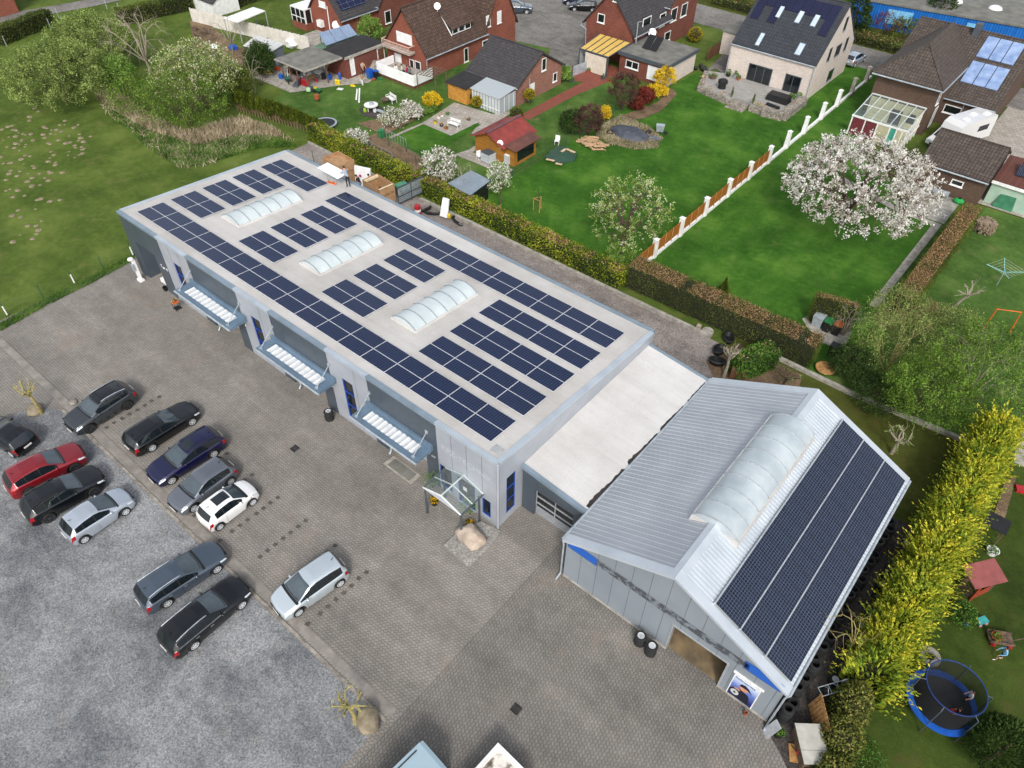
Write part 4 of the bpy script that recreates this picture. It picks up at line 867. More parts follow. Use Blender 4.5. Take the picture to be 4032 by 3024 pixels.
# --- garage with umber tiles, rusty lean-to
h8 = house('tiled_garage', 'brown brick garage with umber tiled roof in front of the motorhome', (8, 58, 0), 'garage')
gable(h8, 5.0, 11.0, 56.7, 63.8, 2.5, 4.25, 'x', 'brick3', 'tumber', .3, .15)
win(h8, 'y', 56.7, (8.1,1.2), (9.2,1.75), px=False, bars=1)
l8 = thing('lean_to_store', 'lean-to with rusty brown roof and pale green wall right of the tiled garage', 'shed', (14, 59, 0))
slab4(l8, 'roof', [(11.2,57.6,2.25),(19,58.4,2.25),(19,63.6,2.75),(11.2,62.8,2.75)], .08, brickmat('rusty_ribbed_sheet', '#70473c', '#5e3a31', '#4a2e28', .2, 50, .03, .6, big=.25))
b = MB(); b.bx(11.3,19,57.75,57.85,0,2.2); b.build('front_wall', mat('pale_green_plastic', '#8fae9c', '#a9b8a8', .8, .5), l8)
b = MB(); b.bx(11.2,19.1,57.5,57.62,2.1,2.35); b.build('fascia', MT['white'], l8)
for k in range(2): slab4(l8, 'solar_panel', [(12.6+k*1.2,59.4,2.6),(13.7+k*1.2,59.5,2.6),(13.7+k*1.2,61,3.5),(12.6+k*1.2,60.9,3.5)], .06, 'pvs')
# --- blue hall at the back
bh = thing('blue_hall', 'blue ribbed sheet metal hall with a flat grey roof in the far background', 'building', (-2, 110, 0))
q0, q1 = G(*C_(870,10),3.2), G(*C_(2212,240),3.2)
d = (q1-q0).normalized(); n_ = Vector((-d.y,d.x,0)); P0, P1 = q0-d*2, q1+d*30
blu = brickmat('blue_ribbed_sheet', '#1f6fc4', '#1a62b0', '#124a8a', .35, 60, .05, .5, big=.25)
b = MB(); b.prism([(p.x,p.y) for p in (P0,P1,P1+n_*30,P0+n_*30)], 0, 3.2); b.build('wall', blu, bh)
b = MB(); b.prism([(p.x,p.y) for p in (P0-d*.2-n_*.15,P1-n_*.15,P1+n_*30,P0+n_*30-d*.2)], 3.21, 3.4); b.build('roof', MT['felt'], bh)
for px in ((1625,15),(1965,75),(1290,-120)):
    p = G(*C_(*px),3.4); b = MB(); b.ball((p.x,p.y,3.4), (.9,.9,.4), 10, 6); b.build('roof_dome', MT['whitepl'], bh)
for p0, p1 in (((1060,55),(1115,150)),((1170,70),(1225,165)),((1730,180),(1790,225))):
    a, c = G(*C_(*p0),2.6), G(*C_(*p1),.9); u0 = (a-P0).dot(d); u1 = (c-P0).dot(d); b = MB()
    x = P0+d*u0-n_*.03; y = P0+d*max(u1,u0+1.6)-n_*.03
    b.extr([(x.x,x.y,.9),(y.x,y.y,.9),(y.x,y.y,2.7),(x.x,x.y,2.7)], -n_*.04); b.build('window', mat('pale_blue_glass', '#7fb9dc', '#6aa7cc', 2, .2), bh)
# --- log cabin with red roof
lc = house('log_cabin', 'yellow log cabin with red felt roof and a lower brown side roof', (-29, 35, 0), 'cabin')
gable(lc, -31.5, -27.7, 33.2, 37.6, 2.0, 2.85, 'y', 'log', 'redroof', .35, .45, .08, gut=False)
b = MB(); b.bx(-27.69,-26.6,33.5,37.0,0,1.75); b.build('side_room', MT['log'], lc)
slab4(lc, 'side_roof', [(-27.6,33.2,2.0),(-26.2,33.2,1.78),(-26.2,37.3,1.78),(-27.6,37.3,2.0)], .07, 'rusty')
b = MB(); b.bx(-26.598,-26.57,34.0,36.6,.4,1.5); b.build('mesh_window', MT['dglass'], lc)
dish(lc, (-28.0,33.0,2.3), .3)
b = MB(); b.bx(-29.78,-29.4,32.8,37.9,2.95,2.99); b.build('ridge_strip', mat('ridge_felt', '#565a63', '#454951', 2, .8), lc)
tn = thing('tin_roof_shed', 'dark garden shed with a plain grey metal roof behind the laurel hedge', 'shed', (-25.6, 25.5, 0))
slab4(tn, 'roof', [(-27.2,24.6,1.75),(-24.2,24.4,1.75),(-24.4,27.4,1.9),(-27.0,27.6,1.9)], .05, mat('plain_grey_sheet', '#8f9ba5', '#7f8b96', .8, .4, .2))
b = MB(); b.prism([(-27,24.8),(-24.5,24.6),(-24.6,27.3),(-26.9,27.4)], 0, 1.72); b.build('wall', MT['black'], tn)
# ---------------------------------------------------------------- vehicles
MT['tyre'] = mat('tyre_rubber', '#1d1e20', '#141516', 10, .8); MT['rim'] = mat('silver_rim', '#d2d5d8', '#b9bdc1', 6, .35, .15); MT['drim'] = mat('dark_rim', '#5b5e62', '#3f4245', 6, .35, .6)
MT['hl'] = mat('headlight_glass', '#d5dbe0', '#aab2b8', 9, .08, spec=.8); MT['tl'] = mat('tail_light_glass', '#a3141c', '#7f0f16', 9, .15, spec=.7)
MT['wglass'] = mat('windscreen_glass', '#4c575d', '#343d42', .7, .03, spec=.9); MT['cglass'] = mat('car_glass', '#1c2429', '#11171b', .7, .03, spec=.9); MT['plate'] = mat('number_plate', '#e6e6e2', '#cfcfcb', 9, .4)
MT['chrome'] = mat('chrome_trim', '#d7dadd', '#b9bdc1', 5, .2, .8)
def paint(name, c, metal=.45):
    t = NT(name); n = t.noise(260, 2); a = lin(c); col = t.ramp(n, [(.3, tuple(x*.88 for x in a)), (.7, tuple(min(1,x*1.1) for x in a))])
    return t.out(col, .25, metal, .5, .75 if max(a) > .02 else .5)
P_ = lambda xs: (lambda x: np.interp(x, [p[0] for p in xs], [p[1] for p in xs]))
TYPES = dict(
 hatch=dict(L=4.2,W=1.79,wb=2.58,fo=.86,r=.315,top=[(0,.5),(.03,.64),(.12,.74),(.45,.86),(1.1,.985),(1.9,1.38),(2.35,1.475),(3.1,1.45),(3.72,1.37),(4.08,.98),(4.16,.8),(4.2,.55)],belt=[(0,.5),(.1,.66),(.5,.78),(1.1,.9),(2,.93),(3.8,.98),(4.12,.9),(4.2,.5)],cowl=1.1,ws=1.95,re=3.72,rg=4.06,side=[(1.5,2.42),(2.48,3.2),(3.26,3.6)]),
 corsa=dict(L=4.0,W=1.74,wb=2.51,fo=.82,r=.3,top=[(0,.5),(.03,.66),(.12,.76),(.45,.88),(.98,1.0),(1.9,1.42),(2.3,1.49),(2.9,1.47),(3.5,1.38),(3.88,.98),(3.96,.8),(4.0,.55)],belt=[(0,.5),(.1,.68),(.5,.8),(1.0,.92),(2,.95),(3.6,1.04),(3.92,.92),(4.0,.5)],cowl=.98,ws=1.92,re=3.5,rg=3.86,side=[(1.5,2.3),(2.36,3.0),(3.06,3.4)]),
 mpv=dict(L=4.2,W=1.78,wb=2.57,fo=.88,r=.315,top=[(0,.52),(.03,.68),(.12,.78),(.45,.9),(1.0,1.04),(1.85,1.5),(2.3,1.58),(3.2,1.57),(3.85,1.5),(4.1,1.05),(4.17,.85),(4.2,.55)],belt=[(0,.5),(.1,.68),(.5,.82),(1.0,.95),(2,.98),(3.8,1.02),(4.12,.95),(4.2,.5)],cowl=1.0,ws=1.9,re=3.85,rg=4.09,side=[(1.15,1.4),(1.46,2.35),(2.42,3.2),(3.26,3.75)]),
 estate=dict(L=4.88,W=1.85,wb=2.9,fo=.86,r=.33,top=[(0,.5),(.03,.64),(.14,.74),(.6,.86),(1.42,.965),(2.3,1.37),(2.8,1.455),(3.8,1.44),(4.42,1.35),(4.76,.98),(4.84,.8),(4.88,.55)],belt=[(0,.5),(.1,.66),(.6,.78),(1.4,.88),(2.4,.91),(4.4,.98),(4.8,.9),(4.88,.5)],cowl=1.42,ws=2.32,re=4.42,rg=4.74,side=[(1.85,2.78),(2.84,3.6),(3.66,4.32)]),
 suv=dict(L=4.58,W=1.87,wb=2.7,fo=.9,r=.36,top=[(0,.6),(.03,.78),(.14,.9),(.5,1.0),(1.25,1.1),(2.05,1.54),(2.5,1.64),(3.4,1.61),(4.05,1.5),(4.44,1.08),(4.54,.9),(4.58,.6)],belt=[(0,.6),(.1,.8),(.5,.92),(1.3,1.02),(2.3,1.05),(4.0,1.13),(4.48,1.0),(4.58,.6)],cowl=1.25,ws=2.08,re=4.05,rg=4.42,side=[(1.68,2.6),(2.66,3.4),(3.46,3.95)]),
 mini=dict(L=3.56,W=1.66,wb=2.3,fo=.65,r=.295,top=[(0,.55),(.03,.72),(.1,.8),(.35,.9),(.85,1.0),(1.5,1.42),(1.85,1.5),(2.5,1.48),(3.05,1.38),(3.42,.98),(3.52,.78),(3.56,.55)],belt=[(0,.55),(.1,.72),(.4,.84),(.9,.94),(2,.97),(3.1,.98),(3.48,.86),(3.56,.5)],cowl=.85,ws=1.52,re=3.05,rg=3.4,side=[(1.2,2.35),(2.42,2.85)]))
def car(label, kind, pcol, fw, rw, group=None, rim='rim', rails=None, metal=.45, roofm=None, cat='car', px=True, name='parked_car', chrome=False, sunroof=False):
    T = TYPES[kind]; L, W, wb, fo, r = T['L'], T['W'], T['wb'], T['fo'], T['r']
    p = G(*fw) if px else Vector((*fw, 0)); q = G(*rw) if px else Vector((*rw, 0))
    f = (p-q); f.z = 0; f.normalize(); side = Vector((f.y, -f.x, 0))           # right hand side
    tc = Vector((CAM.x, CAM.y, 0))-(p+q)/2; s = 1 if side.dot(tc) > 0 else -1
    c = (p+q)/2-side*s*(W/2-.04); c.z = 0
    if not px: c = (p+q)/2
    th = thing(name, label, cat, c, math.atan2(f.y, f.x), group)
    top, belt = P_(T['top']), P_(T['belt']); xf, xr = fo, fo+wb
    st = set(np.round(np.concatenate([np.arange(0,.3,.05), np.arange(.3,L-.3,.1), np.arange(L-.3,L+.001,.05), [T['cowl'],T['ws'],T['re'],T['rg'],L]]), 3))
    for a in (xf, xr): st |= set(np.round(a+(r+.07)*np.cos(np.linspace(0, math.pi, 15)), 3))
    for a, b_ in T['side']: st |= {a, b_}
    st = sorted(x for x in st if 0 <= x <= L); S = [st[0]]
    keep = {T['cowl'],T['ws'],T['re'],T['rg'],L}|{v for ab in T['side'] for v in ab}
    for x in st[1:]:
        if x-S[-1] > .022: S.append(x)
        elif x in keep: S[-1] = x
    zg = .2 if kind != 'suv' else .26; NR = 11; rows = []
    for x in S:
        e = min(x, L-x); w = W/2*(1-.13*max(0, 1-e/.75)**2.2); zt, zs = float(top(x)), min(float(belt(x)), float(top(x))-.02)
        zb = zg+(.12*max(0,1-e/.25))
        for a in (xf, xr):
            d = abs(x-a)
            if d < r+.07: zb = max(zb, r+math.sqrt(max(0,(r+.07)**2-d*d))-.0)
        g = zt-zs; yr = w*.955-.05-.36*max(0, g-.1); ws_ = w*.955
        zb = min(zb, zs-.06)
        R_ = [(w*.94, zb), (w*.99, zb+(zs-zb)*.3), (w, zb+(zs-zb)*.62), (w*.99, zs-(zs-zb)*.12), (ws_, zs), (ws_-.035, zs+.02*min(1,g*5)), (yr, zs+g*.86), (yr*.9, zs+g*.955), (yr*.6, zs+g*.99), (yr*.3, zs+g), (0, zs+g*1.003)]
        rows.append((x, R_))
    V = []; idx = {}
    def plan(x, y):
        t = abs(y)/(W/2); k = 0
        if x < .9: k = .16*(1-x/.9)*t*t
        if x > L-.6: k = -.12*(1-(L-x)/.6)*t*t
        if T['cowl']-.2 < x < T['ws']+.3: k = .1*t*t*min(1,(x-T['cowl']+.2)/.2)*min(1,(T['ws']+.3-x)/.3)
        return k
    def vert(i, j, sg):
        key = (i, j, sg if j < NR-1 else 0)
        if key not in idx:
            x, Rr = rows[i]; y, z = Rr[j]; xx = x+plan(x, y); V.append((L/2-xx+(fo+wb/2-L/2), sg*y, z)); idx[key] = len(V)-1
        return idx[key]
    cls = {}
    def put(k, fc): cls.setdefault(k, []).append(fc)
    for i in range(len(S)-1):
        xm = (S[i]+S[i+1])/2
        for j in range(NR-1):
            for sg in (1, -1):
                fc = (vert(i,j,sg), vert(i,j+1,sg), vert(i+1,j+1,sg), vert(i+1,j,sg)); fc = tuple(dict.fromkeys(fc)); fc = fc[::-1] if sg > 0 else fc
                k = 'body'
                if T['cowl'] < xm < T['ws']-.04 and j >= 7: k = 'windscreen'
                elif T['re']+.03 < xm < T['rg'] and j >= 7: k = 'rear_window'
                elif j == 5 and any(a <= xm <= b_ for a, b_ in T['side']): k = 'side_window'+('L' if sg > 0 else 'R')
                elif .03 < xm < .5 and j in (3, 4) : k = 'headlight'+('L' if sg > 0 else 'R')
                elif L-.3 < xm < L-.02 and j in (2, 3): k = 'tail_light'+('L' if sg > 0 else 'R')
                elif sunroof and T['ws']+.06 < xm < T['ws']+(.95 if kind == 'mini' else .75) and j >= 8: k = 'sunroof'
                elif roofm and T['ws']-.03 < xm < T['re'] and j >= 7: k = 'roof'
                if j == 5 and k == 'body' and T['side'][0][0]-.12 < xm < T['side'][-1][1]+.06: k = 'window_pillar'
                if j >= 6 and T['cowl']-.09 < xm <= T['cowl']: k = 'cowl'
                put(k, fc)
    for i in (0, len(S)-1):
        lp = [vert(i,j,1) for j in range(NR-1)]+[vert(i,NR-1,1)]+[vert(i,j,-1) for j in range(NR-2,-1,-1)]; put('body', tuple(lp) if i == 0 else tuple(lp[::-1]))
    for i in range(len(S)-1): put('under', (vert(i,0,1), vert(i+1,0,1), vert(i+1,0,-1), vert(i,0,-1)))
    mm = {'body': pcol, 'windscreen': MT['wglass'], 'rear_window': MT['cglass'], 'sunroof': MT['cglass'], 'under': MT['black'], 'window_pillar': MT['black'], 'cowl': MT['black'], 'roof': roofm}
    for k, fs in cls.items():
        used = sorted({v for fc in fs for v in fc}); mp = {v: n for n, v in enumerate(used)}
        b = MB(); b.add([V[v] for v in used], [tuple(mp[v] for v in fc) for fc in fs])
        kk = k.rstrip('LR'); m_ = mm.get(k) or (MT['cglass'] if 'window' in k else MT['hl'] if 'head' in k else MT['tl'])
        b.build({'under': 'underbody'}.get(kk, kk), m_, th, smooth=True, local=True)
    xo = fo+wb/2
    # dark pillar between the side panes is body colour; wheels
    for xa in (xf, xr):
        for sg in (1, -1):
            cy = sg*(W/2-.13); b = MB(); X = xo-xa
            b.lathe([(r*.66,-.1),(r*.92,-.105),(r,-.07),(r,.07),(r*.92,.105),(r*.66,.1)], (X,cy,r), 24, 'Y', close=True); tw = b.build('wheel', MT['tyre'], th, local=True)
            b = MB(); n = 7; o_ = cy+sg*.085
            b.lathe([(r*.6,-.02),(r*.68,-.02),(r*.68,.02),(r*.6,.02)], (X,o_,r), 20, 'Y', close=True); b.lathe([(.0,-.015),(r*.2,-.015),(r*.2,.02),(0,.02)], (X,o_,r), 10, 'Y')
            for k in range(n):
                a = 2*math.pi*k/n; u = Vector((math.cos(a),0,math.sin(a))); v = Vector((-math.sin(a),0,math.cos(a))); cc = Vector((X,o_,r))
                b.extr([cc+u*r*.15-v*.03, cc+u*r*.64-v*.022, cc+u*r*.64+v*.022, cc+u*r*.15+v*.03], (0,sg*.02,0))
            b.build('rim', MT[rim], tw, local=True)
            b = MB(); b.lathe([(0,-.01),(r*.66,-.01),(r*.66,.01),(0,.01)], (X,cy,r), 16, 'Y'); b.build('brake_disc', MT['black'], tw, local=True)
    for sg in (1, -1):
        b = MB(); b.ball((xo-T['cowl']-.52, sg*(W/2+.03), float(belt(T['cowl']+.5))+.08), (.07,.11,.075), 8, 6); b.build('door_mirror', pcol, th, smooth=True, local=True)
        if rails:
            x0, x1 = T['ws']+.25, T['re']-.1; pts = []
            for x in np.linspace(x0, x1, 6):
                zt, zs = float(top(x)), float(belt(x)); g = zt-zs; yr = W/2*.955-.05-.36*max(0,g-.1); pts.append((xo-x, sg*(yr*.9), zs+g*.955+.045))
            b = MB(); b.tube(pts, .032, 5); b.tube([(pts[0][0],pts[0][1],pts[0][2]-.05), pts[0]], .022, 4); b.tube([(pts[-1][0],pts[-1][1],pts[-1][2]-.05), pts[-1]], .022, 4); b.build('roof_rail', MT[rails], th, local=True)
        for xh in (T['side'][0][0]+.75, T['side'][1][0]+.6):
            z = float(belt(xh))-.12; b = MB(); b.box((xo-xh, sg*(W/2*.985+.012), z), (.18,.03,.03)); b.build('door_handle', pcol if not chrome else MT['chrome'], th, local=True)
        if chrome:
            pts = [(xo-x, sg*(W/2*.955-.03), float(belt(x))+.012) for x in np.linspace(T['side'][0][0]-.1, T['side'][-1][1]+.05, 8)]
            b = MB(); b.tube(pts, .024, 4); b.build('window_trim', MT['chrome'], th, local=True)
        b = MB()
        for xs in (T['side'][0][1]+.03,): 
            zz = float(belt(xs)); b.box((xo-xs, sg*(W/2*.993), zz*.62), (.012,.02,zz*.5))
        b.build('door_gap', MT['black'], th, local=True)
    b = MB(); b.box((xo+.005-.0,0,.42), (.03,.52,.11)); b.build('number_plate', MT['plate'], th, local=True)
    b = MB(); b.box((xo-L+.012,0,.72 if kind != 'suv' else .8), (.03,.52,.11)); b.build('number_plate', MT['plate'], th, local=True)
    b = MB(); b.box((xo-.02,0,.58 if kind != 'suv' else .68), (.05,1.0,.1)); b.build('grille', MT['black'], th, local=True)
    b = MB(); b.tube([(xo-T['re']+.25,0,float(top(T['re']-.25))),(xo-T['re']+.1,0,float(top(T['re']-.25))+.1)], .018, 4); b.build('antenna', MT['black'], th, local=True)
    xb = T['cowl']+.02; b = MB(); zc = float(top(xb))
    b.tube([(xo-xb-.03-.1*(y/.75)**2, y, zc+.02) for y in (-.62,-.3,0,.3,.62)], .02, 4); b.build('wiper', MT['black'], th, local=True)
    return th
c_black = paint('black_car_paint', '#07090d', 0); c_dgrey = paint('dark_grey_car_paint', '#3d4146'); c_navy = paint('navy_car_paint', '#10123a', .2); c_grey = paint('grey_car_paint', '#686d75')
c_white = paint('white_car_paint', '#e4e4e2', .05); c_red = paint('dark_red_car_paint', '#8c1d26'); c_silver = paint('silver_car_paint', '#b4bcc6', .5); c_blue = paint('blue_grey_car_paint', '#4e5966'); c_sil2 = paint('bright_silver_car_paint', '#bcc6cc', .4)
g1, g2 = 'cars parked on the gravel', 'cars parked on the paving'
car('silver compact people carrier parked alone across the kerb on the paving', 'mpv', c_sil2, (649,1330), (737,1268), g2)
car('blue grey estate car with chrome rails on the gravel behind the kerb', 'estate', c_blue, (475,1236), (365,1312), g1, rails='chrome', chrome=True)
car('black estate car with chrome rails, nearest the bottom of the gravel', 'estate', c_black, (527,1314), (425,1402), g1, rails='chrome', chrome=True)
car('dark grey crossover with bright roof rails facing the gravel, farthest from us', 'suv', c_dgrey, (201,934.5), (280,884.5), g2, rim='drim', rails='chrome', roofm=c_black)
car('black estate car without rails, parked nose to the hall between grey crossover and navy estate', 'estate', c_black, (416,921), (336,973), g2)
car('navy blue estate car with sunroof facing the gravel', 'estate', c_navy, (380,1043), (461,991), g2, rails='black', sunroof=True)
car('mid grey hatchback between the navy estate and the small white car', 'hatch', c_grey, (424,1104.5), (501,1048), g2)
car('small rounded white car with black glass roof', 'mini', c_white, (549,1092), (479,1144.5), g2, sunroof=True, metal=0)
car('dark red crossover parked on the gravel', 'suv', c_red, (169,1019.5), (72.5,1071), g1, rim='drim')
car('black crossover with silver sills between the red crossover and silver hatchback', 'suv', c_black, (210,1071), (114,1127), g1, rim='drim', rails='black')
car('light silver hatchback with dark rear window on the gravel beside the black crossover', 'corsa', c_silver, (275,1113), (189,1172), g1)
p = G(26,984.5); a = R(192)
q = p+Vector((math.cos(a), math.sin(a), 0))*2.5+Vector((0,.8,0))
car('black hatchback cut off by the left edge of the picture', 'hatch', c_black, (q.x, q.y), (p.x,p.y+.8), g1, px=False)
g3 = 'cars in the asphalt court'
def tcar(label, kind, m, c, az, grp, name='parked_car'):
    v = Vector((math.cos(R(az)), math.sin(R(az)), 0)); T = TYPES[kind]; p = G(*c); return car(label, kind, m, ((p+v*T['wb']/2).x,(p+v*T['wb']/2).y), ((p-v*T['wb']/2).x,(p-v*T['wb']/2).y), grp, px=False, name=name)
tcar('dark blue crossover in the court behind the balcony house', 'suv', c_blue, (1117,27), 40, g3)
tcar('black saloon in the court, nearer of the two side by side', 'hatch', c_black, (1260,22), 215, g3)
tcar('navy car in the court, half hidden beyond the black saloon', 'hatch', c_navy, (1246,9), 215, g3)
tcar('silver hatchback parked by the street behind the white house', 'hatch', c_silver, (1842,136), 85, 'cars by the street')
# --- motorhome
mh = thing('motorhome', 'white motorhome with low dark windscreen parked beside the brown house', 'motorhome', (5.6, 68.6, 0), R(-112))
wp = paint('white_gel_coat', '#cfcfce', 0)
b = MB(); prof = [(3.7,.45),(3.72,.85),(3.0,1.12),(2.1,1.75),(1.9,2.45),(1.3,2.82),(-3.4,2.86),(-3.55,2.6),(-3.6,.5)]
b.extr([(x,-1.1,z) for x, z in prof], (0,2.2,0)); b.build('body', wp, mh, local=True)
b = MB(); b.extr([(2.97,-.95,1.17),(2.12,-.95,1.77),(2.12,.95,1.77),(2.97,.95,1.17)], (.03,0,.03)); b.build('windscreen', MT['cglass'], mh, local=True)
for s in (1,-1):
    b = MB(); b.extr([(2.7,s*1.1,1.2),(2.15,s*1.1,1.65),(1.4,s*1.1,1.65),(1.4,s*1.1,1.15)], (0,s*.015,0)); b.build('side_window', MT['cglass'], mh, local=True)
    b = MB(); b.bx(-2.6,-1.0,min(s*1.1,s*1.115),max(s*1.1,s*1.115),1.5,2.1); b.build('side_window', MT['cglass'], mh, local=True)
    b = MB(); b.bx(3.55,3.74,s*.75-.18,s*.75+.18,.75,.95); b.build('headlight', MT['hl'], mh, local=True)
    for x in (2.6,-1.9):
        b = MB(); b.lathe([(0,-.12),(.34,-.12),(.34,.12),(0,.12)], (x,s*1.0,.34), 18, 'Y'); tw = b.build('wheel', MT['tyre'], mh, local=True)
        b = MB(); b.lathe([(0,-.01),(.2,-.01),(.2,.01),(0,.01)], (x,s*1.125,.34), 12, 'Y'); b.build('rim', MT['rim'], tw, local=True)
for x, y in ((.6,.3),(-1.2,-.2),(-2.6,.35)):
    b = MB(); b.box((x,y,2.9), (.7,.5,.1)); b.build('roof_hatch', MT['whitepl'], mh, local=True)
b = MB(); b.bx(3.6,3.735,-.6,.6,.5,.68); b.build('grille', MT['black'], mh, local=True)
# --- van and dropside trailer at the bottom edge
van = thing('delivery_van', 'pale blue van roof entering at the bottom edge', 'van', (0,0,0))
rf = G(968,1614,1.85); van.location = (rf.x-.5, rf.y-2.75, 0); van.rotation_euler = (0,0,R(-95))
c_van = paint('pale_blue_car_paint', '#a9bfc9', .3)
b = MB(); pr = [(1.9,.35),(1.95,.8),(1.75,1.05),(1.1,1.25),(.45,1.75),(.2,1.86),(-2.0,1.84),(-2.2,1.7),(-2.25,.4)]; n = len(pr)
vs = []
for yy, zc in ((-.86,0),(-.8,1),(.8,1),(.86,0)):
    vs += [(x, yy, z-(.0 if zc else .12*(z > 1.0))) for x, z in pr]
b.add(vs, [(k*n+i, k*n+i+1, (k+1)*n+i+1, (k+1)*n+i) for k in range(3) for i in range(n-1)]+[tuple(range(n))[::-1], tuple(range(3*n,4*n))]); b.build('body', c_van, van, smooth=False, local=True)
for y in (-.62,.62):
    b = MB(); b.tube([(.1,y,1.87),(-1.7,y,1.87)], .03, 5); b.build('roof_rail', MT['black'], van, local=True)
b = MB(); b.extr([(1.05,-.72,1.3),(.5,-.72,1.74),(.5,.72,1.74),(1.05,.72,1.3)], (.03,0,.03)); b.build('windscreen', MT['cglass'], van, local=True)
for s in (1,-1):
    b = MB(); b.bx(-1.8,.3,min(s*.862,s*.875),max(s*.862,s*.875),1.12,1.5); b.build('side_window', MT['cglass'], van, local=True)
    for x in (1.2,-1.4): b = MB(); b.lathe([(0,-.1),(.31,-.1),(.31,.1),(0,.1)], (x,s*.78,.31), 18, 'Y'); b.build('wheel', MT['tyre'], van, local=True)
trl = thing('dropside_trailer', 'white sided trailer with a dirty bed entering at the bottom edge', 'trailer', (0,0,0))
tp = G(1080,1608,1.25); trl.location = (tp.x, tp.y, 0); trl.rotation_euler = (0,0,R(-3))
b = MB()
for x0, x1, y0, y1 in ((-.12,2.1,-.12,0),(-.12,0,-4.0,-.12),(1.98,2.1,-4.0,-.12),(0,1.98,-4.0,-3.88)): b.bx(x0,x1,y0,y1,.7,1.25)
b.build('side_boards', MT['white'], trl, local=True)
t = NT('dirty_trailer_bed'); col = t.mix(t.ramp(t.noise(2.2,6,.7), [(.45,0.),(.62,1.)]), '#c9c4bd', '#4a3f35'); t.out(col, .85)
b = MB(); b.bx(-.06,2.04,-3.94,-.06,.6,.72); b.build('bed', t.m, trl, local=True)
for x in (-.1,2.08): b = MB(); b.lathe([(0,-.1),(.3,-.1),(.3,.1),(0,.1)], (x,-2,.3), 16, 'X'); b.build('wheel', MT['tyre'], trl, local=True)
b = MB(); b.tube([(1,-.1,.55),(1,1.0,.5)], .05, 5); b.build('drawbar', MT['zinc'], trl, local=True) if False else None
# ---------------------------------------------------------------- vegetation
rng = np.random.default_rng(11)
def leafmat(name, stops, rough=.75, trans=.25):
    t = NT(name); a = t.n.new('ShaderNodeAttribute'); a.attribute_name = 'rnd'; k = len(stops)
    col = t.ramp(a.outputs['Fac'], [(i/(k-1), c) for i, c in enumerate(stops)])
    t.out(col, rough, spec=.2)
    tr = t.n.new('ShaderNodeBsdfTranslucent'); t.link(col, tr.inputs[0]); mx = t.n.new('ShaderNodeMixShader'); mx.inputs[0].default_value = trans
    t.link(t.b.outputs[0], mx.inputs[1]); t.link(tr.outputs[0], mx.inputs[2]); t.link(mx.outputs[0], t.n['Material Output'].inputs[0]); return t.m
LM = {}
LM['willow'] = leafmat('willow_leaves', ['#52632f', '#6b7e40', '#86994f', '#a3b168'])
LM['spring'] = leafmat('spring_leaves', ['#35491a', '#4c6a20', '#668a2c', '#8aa645'])
LM['bright'] = leafmat('bright_leaves', ['#4a6c24', '#628634', '#7c9e46', '#99b460'])
LM['dark'] = leafmat('dark_evergreen_leaves', ['#1c2c12', '#2b401a', '#3a5222', '#51662f'])
LM['olive'] = leafmat('olive_conifer_leaves', ['#333d15', '#48531d', '#5d6a26', '#73803a'])
LM['white'] = leafmat('white_blossom', ['#a79d8e', '#d0cac0', '#e6e2dc', '#f0ede9'], trans=.35)
LM['cream'] = leafmat('cream_blossom', ['#7d8a4c', '#a8ab74', '#cbc8a0', '#dcd8bd'], trans=.35)
LM['pearleaf'] = leafmat('pale_blossom_and_leaf', ['#4d6a26', '#6c8936', '#8ea34c', '#b0bd74', '#d6dab8'], trans=.35)
LM['purple'] = leafmat('purple_leaves', ['#33221f', '#46302b', '#5a3f37', '#6e5145'])
LM['redleaf'] = leafmat('red_leaves', ['#4a1c18', '#64261f', '#7d3328', '#8e4a38'])
LM['yellow'] = leafmat('yellow_blossom', ['#a68a14', '#cdab16', '#e0c023', '#ecd145'], trans=.3)
LM['laurel'] = leafmat('laurel_leaves', ['#2d4213', '#4a6118', '#71841f', '#98a02c', '#b3b043'])
LM['laurelg'] = leafmat('green_laurel_leaves', ['#264016', '#3a5a1e', '#527a2c', '#6f9440'])
LM['dead'] = leafmat('dry_leaves', ['#66523c', '#8a6d4e', '#ab8962', '#c6a67c'])
LM['clip'] = leafmat('clipped_hedge_leaves', ['#2a3a15', '#40501d', '#596628', '#767c3a'])
LM['goldcon'] = leafmat('golden_conifer_sprays', ['#42571a', '#5f7722', '#86962b', '#b0b032', '#d6c83e'], trans=.2)
LM['greencon'] = leafmat('green_conifer_sprays', ['#2c3c10', '#45561a', '#5f7022', '#7d862a'], trans=.2)
LM['thuja'] = leafmat('thuja_sprays', ['#2b3a10', '#424f14', '#58641a', '#717a26'])
LM['ivy'] = leafmat('ivy_leaves', ['#2a3613', '#45501d', '#5f6a2a', '#7d7c3c', '#95904e'])
LM['topiary'] = leafmat('golden_topiary_leaves', ['#6a6412', '#8a8018', '#a59622', '#b8a732'])
LM['grass'] = leafmat('grass_blades', ['#35521c', '#4a6d28', '#628239', '#7b9448'])
LM['reed'] = leafmat('dry_reed_blades', ['#7d7658', '#988a70', '#b3a388', '#c8bca2'])
MT['bark'] = mat('brown_bark', '#5b4a3b', '#3f3329', 8, .9); MT['palebark'] = mat('pale_bark', '#a59a8a', '#857a6b', 8, .9); MT['yellowbark'] = mat('yellow_green_bark', '#a89a62', '#80754a', 8, .9)
MT['hedgecore'] = mat('inner_hedge_twigs', '#2a2a16', '#1c1d10', 4, .95)
